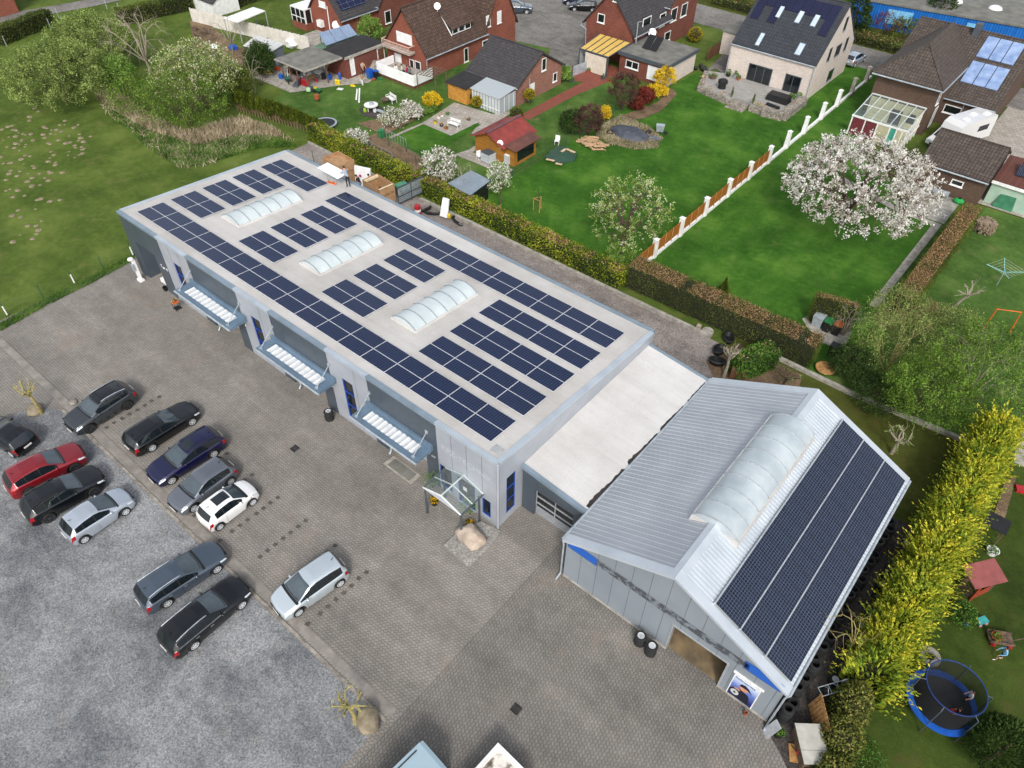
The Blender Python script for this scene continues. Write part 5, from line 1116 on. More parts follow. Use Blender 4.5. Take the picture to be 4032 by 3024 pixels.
def cloud(name, C, size, mats, parent, d=None, aspect=.55, rnd=None, flat=0.0, mi=None):
    """many small leaf blades as one mesh; d = blade direction per leaf (or random)"""
    C = np.asarray(C, float); n = len(C)
    if n == 0: return None
    D = rng.normal(size=(n,3)) if d is None else np.asarray(d, float)+rng.normal(size=(n,3))*.35
    D /= np.linalg.norm(D, axis=1)[:,None]+1e-9
    U = rng.normal(size=(n,3)); U[:,2] *= (1-flat); S_ = np.cross(D, U); S_ /= np.linalg.norm(S_, axis=1)[:,None]+1e-9
    L = rng.uniform(size[0], size[1], n)[:,None]; Wd = L*aspect
    off = np.array(parent.location) if parent is not None else 0
    P = np.stack([C-D*L*.5, C+S_*Wd*.5-D*L*.05, C+D*L*.5, C-S_*Wd*.5-D*L*.05], 1)-off
    me = bpy.data.meshes.new(name); me.vertices.add(4*n); me.vertices.foreach_set('co', P.reshape(-1).astype(np.float32))
    me.loops.add(4*n); me.loops.foreach_set('vertex_index', np.arange(4*n, dtype=np.int32))
    me.polygons.add(n); me.polygons.foreach_set('loop_start', np.arange(0, 4*n, 4, dtype=np.int32)); me.polygons.foreach_set('loop_total', np.full(n, 4, dtype=np.int32))
    a = me.attributes.new('rnd', 'FLOAT', 'FACE'); r = rng.random(n) if rnd is None else np.clip(rnd, 0, 1); a.data.foreach_set('value', r.astype(np.float32))
    me.update(); me.validate()
    for q in (mats if isinstance(mats, list) else [mats]): me.materials.append(q)
    if mi is not None: me.polygons.foreach_set('material_index', np.asarray(mi, dtype=np.int32))
    o = bpy.data.objects.new(name, me); COL.objects.link(o)
    if parent is not None: o.parent = parent
    return o
def sphere_pts(n, lo=.75, hi=1.0, zmin=-1):
    v = rng.normal(size=(n*3,3)); v /= np.linalg.norm(v, axis=1)[:,None]; v = v[v[:,2] > zmin][:n]
    return v*(rng.uniform(lo**3, hi**3, len(v))**(1/3))[:,None]
def bend(p, q, k=4, amp=.12, sag=0):
    t = np.linspace(0, 1, k)[:,None]; L = np.linalg.norm(q-p); o = rng.normal(size=3)*amp*L
    return p+(q-p)*t+np.sin(math.pi*t)*o+np.array([0,0,1])*(sag*L*np.sin(math.pi*t))
def skeleton(base, th, c, r, limbs, sec, twigs, tr, lo=.55, up=.18, zmin=-.6):
    b = MB(); base = np.array(base, float); c = np.array(c, float); r = np.array(r, float)
    fork = base+(c-base)*0+np.array([0,0,th]); fork[:2] += (c[:2]-base[:2])*min(.5, th/max(.1, c[2]))
    if th > .15: b.tube([tuple(base-np.array([0,0,.05])), tuple(base*.5+fork*.5+rng.normal(size=3)*.03), tuple(fork)], [tr*1.25, tr, tr*.85], 7)
    LP, LR = [], []
    for i in range(limbs):
        a = 2*math.pi*(i+rng.uniform(-.3,.3))/limbs; el = rng.uniform(.1, 1.25)
        q = c+r*np.array([math.cos(a)*math.cos(el), math.sin(a)*math.cos(el), math.sin(el)])*rng.uniform(.6,.8)
        s0 = fork if th > .15 else base+np.array([math.cos(a),math.sin(a),0])*tr*1.5
        P = bend(s0, q, 6, .07, up); b.tube([tuple(p) for p in P], list(np.linspace(tr*.6, tr*.18, 6)), 5, cap=False); LP.append(P)
    pts = np.concatenate(LP); SP = []
    for q in c+r*sphere_pts(sec, .6, 1.0, zmin):
        d = np.linalg.norm(pts-q, axis=1); p = pts[np.argmin(d+rng.random(len(d))*.25*r.mean())]
        P = bend(p, q, 4, .1, .06); b.tube([tuple(x) for x in P], list(np.linspace(tr*.22, tr*.07, 4)), 4, cap=False); SP.append(P)
    allp = np.concatenate([pts]+SP) if SP else pts; TW = []
    for q in c+r*sphere_pts(twigs, lo, 1.06, zmin):
        d = np.linalg.norm(allp-q, axis=1); p = allp[np.argmin(d+rng.random(len(d))*.12*r.mean())]
        P = bend(p, q, 3, .1, .03); b.tube([tuple(x) for x in P], [tr*.07, tr*.05, tr*.025], 3, cap=False); TW.append(P)
    return b, TW
def along(TW, per, jit, t0=.25):
    P, D, R_ = [], [], []
    for w in TW:
        t = rng.uniform(t0, 1.05, per)*(len(w)-1); i = np.minimum(t.astype(int), len(w)-2); f = (t-i)[:,None]
        p = w[i]*(1-f)+w[i+1]*f; P.append(p+rng.normal(size=(per,3))*jit); D.append(w[i+1]-w[i]); R_.append(np.clip(rng.normal(rng.random(), .22, per), 0, 1))
    D = np.concatenate(D); D /= np.linalg.norm(D, axis=1)[:,None]+1e-9
    return np.concatenate(P), D, np.concatenate(R_)
def pxm(p): return FPX/K/(Vector(p)-CAM).length
def tree(name, label, cat, px, zc, wpx, hpx=None, base=None, th=1.2, limbs=7, sec=50, twigs=300, per=24, leaf=(.1,.2), lm='spring', bark='bark', jit=.12, tr=.14, group=None, lo=.55, zmin=-.6, crown='crown', rx=None, extra=None, aspect=.55, dirn=True, t0=.25):
    c = G(px[0], px[1], zc); s = pxm(c); r = wpx/2/s; rz = (hpx or wpx)/2/s; rz = min(rz, zc-.15) if th < .3 else min(rz, zc-.4)
    bs = (c.x, c.y, 0) if base is None else (base[0], base[1], 0)
    t = thing(name, label, cat, bs, 0, group)
    b, TW = skeleton(bs, th, c, (r, r, rz), limbs, sec, twigs, tr, lo, zmin=zmin)
    b.build('trunk', MT[bark], t)
    if per:
        P, D, q = along(TW, per, jit, t0); k = P[:,2] > .04; P, D, q = P[k], D[k], q[k]
        cloud(crown, P, leaf, LM[lm], t, D if dirn else None, aspect, q)
    if extra:
        P, D, q = along(TW, extra[1], extra[3]); k = P[:,2] > .04
        if len(extra) > 4: k &= (P[:,2] > extra[4])
        cloud(extra[4+1] if len(extra) > 5 else 'blossom', P[k], extra[2], LM[extra[0]], t, None, .8, q[k])
    return t
gL = 'shrubs of the thicket left of the hall'
tree('willow_shrub', 'wide light green willow shrub standing farthest left in the thicket', 'shrub', (122,158), 3.2, 172, 185, th=.1, limbs=12, sec=110, twigs=760, per=34, leaf=(.12,.24), lm='willow', tr=.1, jit=.2, group=gL, lo=.6)
tree('willow_shrub', 'tall light green willow shrub at the thicket\'s top beside the road hedge', 'shrub', (192,92), 3.2, 150, 165, th=.1, limbs=12, sec=100, twigs=700, per=34, leaf=(.12,.24), lm='willow', tr=.1, jit=.2, group=gL, lo=.6)
tree('young_tree', 'small fresh bright green tree between the willows and the blossoming shrub', 'tree', (254,158), 2.3, 62, 80, th=.8, limbs=6, sec=25, twigs=130, per=24, leaf=(.14,.24), lm='bright', tr=.07, jit=.16)
tree('hazel_shrub', 'low green shrub in front of the bare pale tree in the thicket', 'shrub', (296,205), 1.9, 110, 110, th=.1, limbs=9, sec=50, twigs=300, per=18, leaf=(.1,.18), lm='spring', tr=.07, jit=.16, group=gL)
tree('blossom_shrub', 'large cream blossoming shrub at the right of the thicket', 'shrub', (424,165), 3.6, 165, 150, th=.1, limbs=10, sec=90, twigs=520, per=16, leaf=(.1,.2), lm='spring', tr=.1, jit=.18, group=gL, lo=.65, extra=('cream', 16, (.12,.2), .16, 3.0))
tree('sallow_shrub', 'broad green shrub with visible stems in front of the cream blossoming shrub', 'shrub', (392,215), 2.9, 165, 150, th=.1, limbs=12, sec=90, twigs=520, per=22, leaf=(.09,.17), lm='spring', tr=.08, jit=.18, group=gL)
tree('bare_tree', 'leafless pale branched tree behind the thicket', 'tree', (292,85), 4.2, 125, 140, base=tuple(G(328,158))[:2], th=1.5, limbs=8, sec=60, twigs=220, per=0, bark='palebark', tr=.13)
tree('yew_tree', 'dark olive feathery conifer right of the cream blossoming shrub', 'tree', (500,178), 2.2, 75, 125, th=.2, limbs=10, sec=50, twigs=320, per=26, leaf=(.16,.3), lm='olive', tr=.08, jit=.2, aspect=.3)
tree('bare_tree', 'small leafless tree with white trunk by the carport slab', 'tree', (543,155), 2.8, 60, 85, base=tuple(G(551,202))[:2], th=1.3, limbs=6, sec=20, twigs=60, per=0, bark='palebark', tr=.08)
tree('bare_tree', 'leafless grey tree in front of the white panel fence', 'tree', (497,72), 3.0, 90, 80, base=tuple(G(503,119))[:2], th=1.4, limbs=7, sec=30, twigs=110, per=0, bark='palebark', tr=.08)
tree('juniper_hedge', 'tall dark evergreen clump left of the carport', 'tree', (560,128), 2.0, 55, 75, th=.15, limbs=8, sec=40, twigs=300, per=26, leaf=(.18,.32), lm='dark', tr=.07, jit=.2, aspect=.35)
tree('brown_shrub', 'leafless brown thicket below the dark evergreen clump', 'shrub', (560,168), .9, 50, 40, th=.1, limbs=9, sec=30, twigs=160, per=0, bark='bark', tr=.04)
# blossom trees
tree('cherry_tree', 'large spreading white blossoming cherry tree in front of the white conservatory', 'tree', (1862,402), 4.2, 278, 222, base=tuple(G(1818,482))[:2], th=1.3, limbs=12, sec=150, twigs=950, per=22, leaf=(.11,.21), lm='white', tr=.24, jit=.1, lo=.5, zmin=-.45, crown='blossom', aspect=.8, dirn=False, t0=.4)
tree('pear_tree', 'yellow green half blossoming old tree at the end of the laurel hedge', 'tree', (1362,460), 3.6, 175, 165, base=tuple(G(1335,568))[:2], th=1.6, limbs=9, sec=60, twigs=300, per=20, leaf=(.1,.19), lm='pearleaf', tr=.2, jit=.09, lo=.35, aspect=.6, zmin=-.75)
tree('suckering_shrub', 'fresh green undergrowth at the foot of the half blossoming tree', 'shrub', (1340,548), .8, 60, 50, th=.1, limbs=8, sec=30, twigs=140, per=22, leaf=(.1,.18), lm='bright', tr=.04, jit=.12)
gB = 'small white blossoming trees by the laurel hedge'
tree('blossom_tree', 'small white blossoming tree beside the bare stems and the tin-roofed shed', 'tree', (948,358), 2.3, 72, 76, base=tuple(G(955,404))[:2], th=1.0, limbs=7, sec=30, twigs=160, per=8, leaf=(.12,.22), lm='spring', tr=.07, jit=.1, group=gB, extra=('white', 12, (.14,.24), .12))
tree('blossom_tree', 'slim white and green blossoming tree right of the tin-roofed shed', 'tree', (1076,384), 2.0, 54, 78, base=tuple(G(1081,444))[:2], th=.9, limbs=6, sec=22, twigs=110, per=10, leaf=(.12,.22), lm='bright', tr=.06, jit=.1, group=gB, extra=('white', 8, (.14,.24), .12))
tree('bare_shrub', 'leafless many stemmed shrub in front of the tin-roofed shed', 'shrub', (1000,380), 1.9, 75, 110, base=tuple(G(1003,430))[:2], th=.1, limbs=12, sec=40, twigs=120, per=1, leaf=(.08,.12), lm='spring', bark='palebark', tr=.04)
for lab, p, w, k in (('white blossoming shrub on the garden fence, nearest the forsythia', (888,238), 45, 1),('half bare blossoming shrub on the fence left of the whiter one', (848,255), 56, .5),('white blossoming shrub beside the laurel hedge and raised beds', (770,300), 52, .8)):
    tree('blossom_shrub', lab, 'shrub', p, 1.1, w, w*1.1, th=.2, limbs=8, sec=24, twigs=120, per=6, leaf=(.1,.18), lm='spring', tr=.04, jit=.1, group='blossoming fence shrubs', extra=('white', int(14*k), (.13,.22), .12))
def forsythia(label, px, w, h, zc=1.0): return tree('forsythia', label, 'shrub', px, zc, w, h, th=.1, limbs=14, sec=40, twigs=170, per=22, leaf=(.1,.18), lm='yellow', tr=.035, jit=.08, group='yellow forsythias', zmin=-.3)
forsythia('yellow forsythia beside the balcony house lawn', (933,217), 40, 50); tree('green_shrub', 'bright green shrub at the foot of the lawn forsythia', 'shrub', (920,232), .6, 42, 32, th=.1, limbs=8, sec=20, twigs=100, per=22, leaf=(.1,.18), lm='bright', tr=.03, jit=.1)
forsythia('tall yellow forsythia at the corner of the flat-roofed garage', (1437,168), 45, 62, 1.5); forsythia('low yellow forsythia below the taller one by the flat garage', (1420,196), 42, 36, .8)
for n_, lab, p, w, h, zc, lm, per in (('purple_shrub','tall purple leaved shrub in front of the flat garage',(1348,196),62,100,2.2,'purple',20),('purple_shrub','round dark purple shrub right of the green conifer bush',(1272,258),66,86,1.8,'purple',22),('evergreen_bush','dense dark green bush left of the round purple shrub',(1234,262),48,66,1.4,'dark',34),
    ('red_shrub','small dark red maple by the garage forsythia',(1394,205),36,34,.9,'redleaf',26),('red_shrub','low red shrub in front of the purple shrub',(1376,224),28,26,.7,'redleaf',24),('golden_bush','small lime yellow bush beside the round purple shrub',(1308,244),18,30,.8,'yellow',20)):
    tree(n_, lab, 'shrub', p, zc, w, h, th=.1, limbs=9, sec=40, twigs=210, per=per, leaf=(.1,.2), lm=lm, tr=.04, jit=.12)
# thicket right of the hedges
gR = 'shrubs of the thicket behind the shed'
for n_, lab, p, zc, w, h, lm, bk, per, tw in (
  ('willow_shrub','pale weeping willow shrub in the middle of the right thicket',(1945,735),3.0,150,130,'willow','yellowbark',9,480),
  ('hazel_shrub','largest fresh green shrub of the right thicket, at the picture\'s right edge',(2120,800),3.2,210,190,'spring','palebark',22,900),
  ('hazel_shrub','fresh green shrub of the right thicket next to the golden hedge',(2008,840),2.8,160,150,'spring','bark',24,700),
  ('hazel_shrub','olive shrub of the right thicket beneath the orange swing frame',(2062,730),2.4,130,120,'willow','bark',20,480),
  ('willow_shrub','pale olive shrub at the end of the brown topped hedge',(1945,668),2.0,120,90,'willow','yellowbark',12,380),
  ('upright_shrub','narrow bright green shrub left of the pale willow',(1868,735),2.0,52,95,'bright','bark',24,180),
  ('bare_shrub','grey leafless twiggy shrub beside the dustbins',(1836,690),1.6,70,75,'willow','palebark',2,240),
  ('brown_shrub','brown twiggy shrub behind the pale willow',(2010,690),1.6,80,60,'dead','bark',10,260),
  ('evergreen_bush','dark glossy evergreen bush behind the retaining wall',(1838,780),1.3,80,80,'dark','bark',30,280),
  ('evergreen_bush','low dark bramble along the retaining wall in the right thicket',(1905,850),1.0,110,60,'dark','bark',22,300)):
    tree(n_, lab, 'shrub', p, zc, w, h, th=.1, limbs=13, sec=80, twigs=tw, per=per, leaf=(.07,.15), lm=lm, bark=bk, tr=.05, jit=.14, group=gR if 'hazel' in n_ or 'willow' in n_ else None, lo=.5)
# pollarded little trees
def pollard(label, base, h, spread=.6, bk='palebark', leafy=0, lean=(0,0)):
    B = G(*base); t = thing('pollarded_tree', label, 'tree', (B.x,B.y,0)); b = MB(); top = np.array([B.x+lean[0], B.y+lean[1], h*.62])
    b.tube([(B.x,B.y,-.05), tuple((np.array(B)+top)/2+rng.normal(size=3)*.04), tuple(top)], [.13,.1,.09], 7); TW = []
    for i in range(9):
        a = 2*math.pi*i/9+rng.uniform(-.3,.3); e = top+np.array([math.cos(a)*spread*rng.uniform(.5,1), math.sin(a)*spread*rng.uniform(.5,1), h*.38*rng.uniform(.3,1)])
        P = bend(top, e, 4, .12); b.tube([tuple(x) for x in P], [.06,.05,.04,.04], 5)
        for k in range(3): q = e+rng.normal(size=3)*.22+np.array([0,0,.12]); W = bend(P[2+k%2], q, 3, .1); b.tube([tuple(x) for x in W], [.022,.016,.008], 3); TW.append(W)
    b.build('trunk', MT[bk], t)
    if leafy: P, D, q = along(TW, leafy, .05); cloud('crown', P, (.05,.1), LM['bright'], t, D, .55, q)
pollard('pollarded pale tree on the washing lawn', (2056.6,667), 2.7, .9, lean=(.5,-.2)); pollard('yellowish pollarded tree beside the boulder at the gravel corner', (768,1562), 2.9, .9, 'yellowbark', 3)
pollard('yellowish pollarded tree at the upper corner of the gravel lot', (90,893), 2.7, .7, 'yellowbark', 2); pollard('pollarded tree beside the square laurel bush behind the annex', (1563,815), 3.1, .8, 'palebark', 2)
pollard('low pollarded tree behind the shed ridge', (1688,845), 1.9, .9, 'bark', 8); pollard('leafing pollarded tree right of the shed roof', (1925,980), 1.9, .9, 'palebark', 14)
# hedges ----------------------------------------------------------------
def hedge(name, label, p0, p1, w, h, lm, n, leaf=(.1,.18), top=None, ntop=0, topw=1.0, cat='hedge', rag=.08, h1=None, group=None, core='hedgecore'):
    p0, p1 = np.array(p0, float), np.array(p1, float); L = np.linalg.norm(p1-p0); d = (p1-p0)/L; s = np.array([-d[1], d[0]]); h1 = h1 or h
    t = thing(name, label, cat, (*((p0+p1)/2), 0), 0, group)
    b = MB(); q = .12; c = [p0+s*(w/2-q)+d*q, p0-s*(w/2-q)+d*q, p1-s*(w/2-q)-d*q, p1+s*(w/2-q)-d*q]
    b.hexa([(*c[0],0),(*c[1],0),(*c[2],0),(*c[3],0),(*c[0],h-q),(*c[1],h-q),(*c[2],h1-q),(*c[3],h1-q)]); b.build('inner_twigs', MT[core], t)
    areas = np.array([L*h, L*h, L*w, w*h, w*h]); cnt = (n*areas/areas.sum()).astype(int); P, D = [], []
    wob = lambda u: .06*np.sin(u*1.7+p0[0])+.05*np.sin(u*4.1+1)
    for k, m_ in enumerate(cnt):
        u = rng.uniform(0, L, m_); v = rng.uniform(0, 1, m_); hh = h+(h1-h)*u/L+wob(u)
        if k < 2: sg = 1 if k == 0 else -1; xy = p0+d*u[:,None]+s*(sg*(w/2+wob(u+v*3)))[:,None]; z = v*hh; nn = np.tile([*(s*sg), .25], (m_,1))
        elif k == 2: xy = p0+d*u[:,None]+s*((v-.5)*w)[:,None]; z = hh; nn = np.tile([0,0,1], (m_,1))
        else: e = p0 if k == 3 else p1; sg = -1 if k == 3 else 1; xy = e+s*((v-.5)*w)[:,None]+d*sg*0; z = rng.uniform(0, 1, m_)*(h if k == 3 else h1); nn = np.tile([*(d*sg), .2], (m_,1))
        P.append(np.column_stack([xy, z])); D.append(nn)
    P = np.concatenate(P)+rng.normal(size=(sum(cnt),3))*rag; D = np.concatenate(D); P[:,2] = np.maximum(P[:,2], .03)
    cl = np.sin(P[:,0]*2.1)*np.sin(P[:,1]*2.3+P[:,2]*2)+np.sin(P[:,0]*.7+P[:,1]*.5); r = np.clip(.5+.16*cl+rng.normal(size=len(P))*.22, 0, 1)
    D = D+rng.normal(size=D.shape)*.6; mi = np.zeros(len(P))
    if top:
        u = rng.uniform(0, L, ntop); keep = (np.sin(u*1.9+2)+np.sin(u*.83)+np.sin(u*4.7)+rng.normal(size=ntop)*.7) > topw-1.6; u = u[keep]; v = rng.uniform(-.5,.5, len(u)); xy = p0+d*u[:,None]+s*(v*w*.96)[:,None]
        P2 = np.column_stack([xy, h+(h1-h)*u/L+.05+rng.normal(size=len(u))*.05]); P = np.concatenate([P,P2]); D = np.concatenate([D,rng.normal(size=P2.shape)]); r = np.concatenate([r,rng.random(len(P2))]); mi = np.concatenate([mi,np.ones(len(P2))])
    cloud('foliage', P, leaf, [LM[lm]]+([LM[top]] if top else []), t, D, .55, r, mi=mi)
    return t
hedge('laurel_hedge', 'long yellow green laurel hedge between hall and gardens, right of the gap', (-31.2,24.3), (-7.5,24.2), 1.3, 1.55, 'laurel', 17000, (.12,.22), 'dead', 3600, 1.4, rag=.12)
hedge('laurel_hedge', 'green laurel hedge beside the raised beds behind the cardboard boxes', (-46.5,24.4), (-32.2,24.2), 1.3, 1.6, 'laurel', 11000, (.12,.22), 'dead', 1300, 2.1, rag=.12)
hedge('clipped_hedge', 'dark clipped hedge with a brown dry top along the retaining strip', (-7.3,25.2), (8.2,25.6), 1.9, 2.1, 'clip', 20000, (.07,.13), 'dead', 9000, .2)
hedge('clipped_hedge', 'clipped hedge with brown dry top between the two right lawns', (11.0,35.2), (11.1,52.6), 1.5, 1.9, 'olive', 15000, (.07,.13), 'dead', 10000, -1)
hedge('clipped_hedge', 'short square clipped hedge panel behind the dustbins', tuple(G(1743,690))[:2], tuple(G(1832,716))[:2], .6, 2.5, 'olive', 7000, (.07,.12), 'dead', 900, .2)
hedge('laurel_bush', 'square green laurel hedge block behind the annex', (4.4,20.6), (5.8,23.6), 1.3, 1.7, 'laurelg', 4200, (.12,.22), 'dead', 160, 1.8)
hedge('road_hedge', 'dark clipped road hedge at the left edge', tuple(G(0,97))[:2], tuple(G(112,52))[:2], 1.6, 1.9, 'clip', 6000, (.14,.24))
hedge('road_hedge', 'dark clipped road hedge behind the willows and bare tree', tuple(G(262,52))[:2], tuple(G(415,18))[:2], 1.6, 1.8, 'clip', 7000, (.14,.24))
hedge('road_hedge', 'dark hedge behind the pale blue garden shed', tuple(G(500,18))[:2], tuple(G(640,-30))[:2], 1.6, 1.8, 'clip', 5000, (.14,.24))
hedge('street_hedge', 'low green street hedge beyond the road behind the white house', (-36,91.5), (-6,90.5), 2.6, 1.0, 'olive', 9000, (.16,.28), 'dead', 1200, 1.2)
# thuja row with bare brown feet
tw = thing('thuja_hedge', 'row of narrow dark thuja columns with bare brown stems', 'hedge', (-51,24.3,0))
a, e = G(515,240), G(705,298); P, D, q = [], [], []; b = MB(); n = 30
for k in range(n):
    p = a.lerp(e, k/(n-1)); h = 2.5-.9*(k/n)**3+rng.uniform(-.15,.15); z0 = .95+.2*math.sin(k)
    m_ = 320; z = rng.uniform(z0, h, m_); rr = .42*np.clip((h-z)/(h-z0), 0, 1)**.6*rng.uniform(.7,1.05,m_); an = rng.uniform(0, 2*math.pi, m_)
    P.append(np.column_stack([p.x+rr*np.cos(an), p.y+rr*np.sin(an), z])); D.append(np.column_stack([np.cos(an)*.35, np.sin(an)*.35, np.ones(m_)])); q.append(np.clip(rng.normal(rng.uniform(.3,.7),.2,m_),0,1))
    b.tube([(p.x,p.y,0),(p.x,p.y,h*.8)], [.05,.02], 5)
    for j in range(7): an_ = rng.uniform(0,6.28); b.tube([(p.x,p.y,.05),(p.x+.25*math.cos(an_),p.y+.25*math.sin(an_),z0+.2)], .018, 3)
b.build('bare_stems', mat('dry_stems', '#8a7158', '#6b5541', 6, .9), tw); cloud('foliage', np.concatenate(P), (.2,.4), LM['thuja'], tw, np.concatenate(D), .3, np.concatenate(q))
# golden conifer hedge
gh = thing('golden_conifer_hedge', 'tall ragged golden yellow conifer hedge right of the shed', 'hedge', (20,14,0))
def conifer_row(parent, p0, p1, w, h, n, lm, leaf=(.3,.55), part='foliage', tipgold=True):
    p0, p1 = np.array(p0), np.array(p1); L = np.linalg.norm(p1-p0); d = (p1-p0)/L; s = np.array([-d[1], d[0]])
    u = rng.uniform(0, L, n); a = rng.uniform(-.15, math.pi+.15, n); hh = h*(1+.08*np.sin(u*1.3)+.05*np.sin(u*3.7)); ww = w/2*(1+.16*np.sin(u*2.1+1)+.1*np.sin(u*4.3))
    k = rng.uniform(.78,1.0,n); x = np.sign(np.cos(a))*np.abs(np.cos(a))**.8*ww*k; z = np.where(np.sin(a) > 0, np.abs(np.sin(a))**.45, 0)*hh*k; low = rng.random(n) < .35; z = np.where(low, rng.uniform(.1,.9,n)*hh*.8, z)
    xy = p0+d*u[:,None]+s*x[:,None]; P = np.column_stack([xy, np.maximum(z,.1)]); D = np.column_stack([s*(x/(w/2))[:,None]*1.0+d*.0, .55+.5*np.maximum(np.sin(a),0)])+rng.normal(size=(n,3))*.25
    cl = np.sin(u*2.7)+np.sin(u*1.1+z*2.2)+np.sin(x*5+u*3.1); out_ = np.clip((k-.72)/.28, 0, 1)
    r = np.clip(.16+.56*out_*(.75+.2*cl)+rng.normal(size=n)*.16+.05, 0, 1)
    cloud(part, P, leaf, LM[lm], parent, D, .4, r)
    # feathery tips built of small blades along each shoot
    m_ = n//9; i = rng.integers(0, n, m_); T = []; TD = []; TR = []
    for j in range(6): f = j/5; T.append(P[i]+D[i]*(.12+.5*f)+rng.normal(size=(m_,3))*.05*(1.3-f)); TD.append(D[i]+rng.normal(size=(m_,3))*.5); TR.append(np.clip(r[i]+.15*f+.1*rng.normal(size=m_),0,1))
    cloud('shoot_tips', np.concatenate(T), (.12,.24), LM[lm], parent, np.concatenate(TD), .4, np.concatenate(TR))
    b = MB(); c_ = [p0+s*w*.3, p0-s*w*.3, p1-s*w*.3, p1+s*w*.3]; c_ = [q+(d if i < 2 else -d)*.8 for i, q in enumerate(c_)]; b.hexa([(*q,0) for q in c_]+[(*q,h*.62) for q in c_]); b.build('inner_twigs', MT['hedgecore'], parent)
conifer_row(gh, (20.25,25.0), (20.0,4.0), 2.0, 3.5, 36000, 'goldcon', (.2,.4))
iv = thing('ivy_hedge', 'ivy covered hedge mound at the bottom right corner of the shed yard', 'hedge', (20,1,0))
P, D, q = [], [], []
for cx, cy, rx, ry, rz in ((19.9,2.9,1.0,1.4,2.2),(20.1,1.2,1.1,1.3,2.0),(20.5,-.6,1.1,1.2,1.7),(21.1,-2.3,1.2,1.2,1.5),(21.9,-3.8,1.2,1.2,1.3)):
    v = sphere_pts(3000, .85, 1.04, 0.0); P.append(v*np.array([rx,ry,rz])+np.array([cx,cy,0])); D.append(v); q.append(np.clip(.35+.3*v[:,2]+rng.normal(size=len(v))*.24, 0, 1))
    b = MB(); b.ball((cx,cy,0), (rx*.85,ry*.85,rz*.85), 12, 8); b.build('inner_twigs', MT['hedgecore'], iv)
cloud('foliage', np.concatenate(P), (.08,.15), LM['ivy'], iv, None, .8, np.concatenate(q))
tree('bare_tree', 'leafless forked sapling in front of the golden conifer hedge', 'tree', (1835,1365), 3.6, 115, 105, base=(19.0,5.2), th=2.4, limbs=6, sec=14, twigs=50, per=1, leaf=(.05,.09), lm='dead', bark='yellowbark', tr=.06)
c = G(2165,1620,1.2); cb = thing('conifer_bush', 'dark green feathery conifer at the bottom right corner', 'tree', (c.x,c.y,0)); v = sphere_pts(6000,.6,1.05,-.3)
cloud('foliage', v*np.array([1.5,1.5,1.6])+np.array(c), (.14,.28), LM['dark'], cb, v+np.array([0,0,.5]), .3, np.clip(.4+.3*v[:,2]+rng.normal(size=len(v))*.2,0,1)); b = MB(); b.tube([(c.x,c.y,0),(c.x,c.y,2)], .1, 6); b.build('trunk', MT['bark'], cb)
for lab, px, w in (('low dark green bush under the ivy hedge', (1850,1640), 1.3),('small flowering garden bush beside the blue toy in the play garden', (2080,1330), .7)):
    c = G(*px, .5); cb = thing('garden_bush', lab, 'shrub', (c.x,c.y,0)); v = sphere_pts(1500,.5,1.05,-.3)
    cloud('foliage', v*np.array([w,w,.8])+np.array(c), (.07,.14), LM['laurelg'], cb, None, .6); b = MB()
    for k in range(6): b.tube([(c.x,c.y,0),(c.x+rng.uniform(-w,w)*.6,c.y+rng.uniform(-w,w)*.6,.9)], .02, 3)
    b.build('stems', MT['bark'], cb)
# conifers by the blue hall, cone thuja, topiary balls
def conifer(name, label, px, h, r, lm='dark', n=3500, leaf=(.25,.5), group=None):
    B = G(*px); t = thing(name, label, 'tree', (B.x,B.y,0), 0, group); z = h*(1-np.sqrt(rng.random(n)))*.97+.1; rr = r*(1-z/h)*rng.uniform(.6,1.05,n)*(1+.15*np.sin(z*4)); a = rng.uniform(0,2*math.pi,n)
    cloud('crown', np.column_stack([B.x+rr*np.cos(a), B.y+rr*np.sin(a), z]), leaf, LM[lm], t, np.column_stack([np.cos(a), np.sin(a), np.full(n,.35)]), .4, np.clip(.45+.2*np.sin(a*3+z)+rng.normal(size=n)*.2,0,1))
    b = MB(); b.tube([(B.x,B.y,0),(B.x,B.y,h*.9)], [.12*h/5,.02], 6); b.build('trunk', MT['bark'], t)
conifer('spruce', 'dark spruce beside the white house and the blue hall', (1838,72), 8, 2.6); conifer('spruce', 'taller dark spruce in front of the blue hall, above the brown house', (2015,68), 9.5, 3.0)
tree('red_shrub', 'reddish leafless shrub in front of the blue hall', 'shrub', (1920,48), 1.5, 55, 34, th=.1, limbs=9, sec=30, twigs=140, per=4, leaf=(.15,.25), lm='redleaf', bark='bark', tr=.06)
tree('hazel_shrub', 'brown green shrub below the taller spruce', 'shrub', (1960,62), 1.4, 60, 45, th=.1, limbs=9, sec=30, twigs=140, per=10, leaf=(.15,.28), lm='olive', tr=.06)
conifer('cone_thuja', 'small green cone thuja on the lawn behind the clipped hedge', (1561,634), 1.7, .55, 'thuja', 1200, (.1,.2))
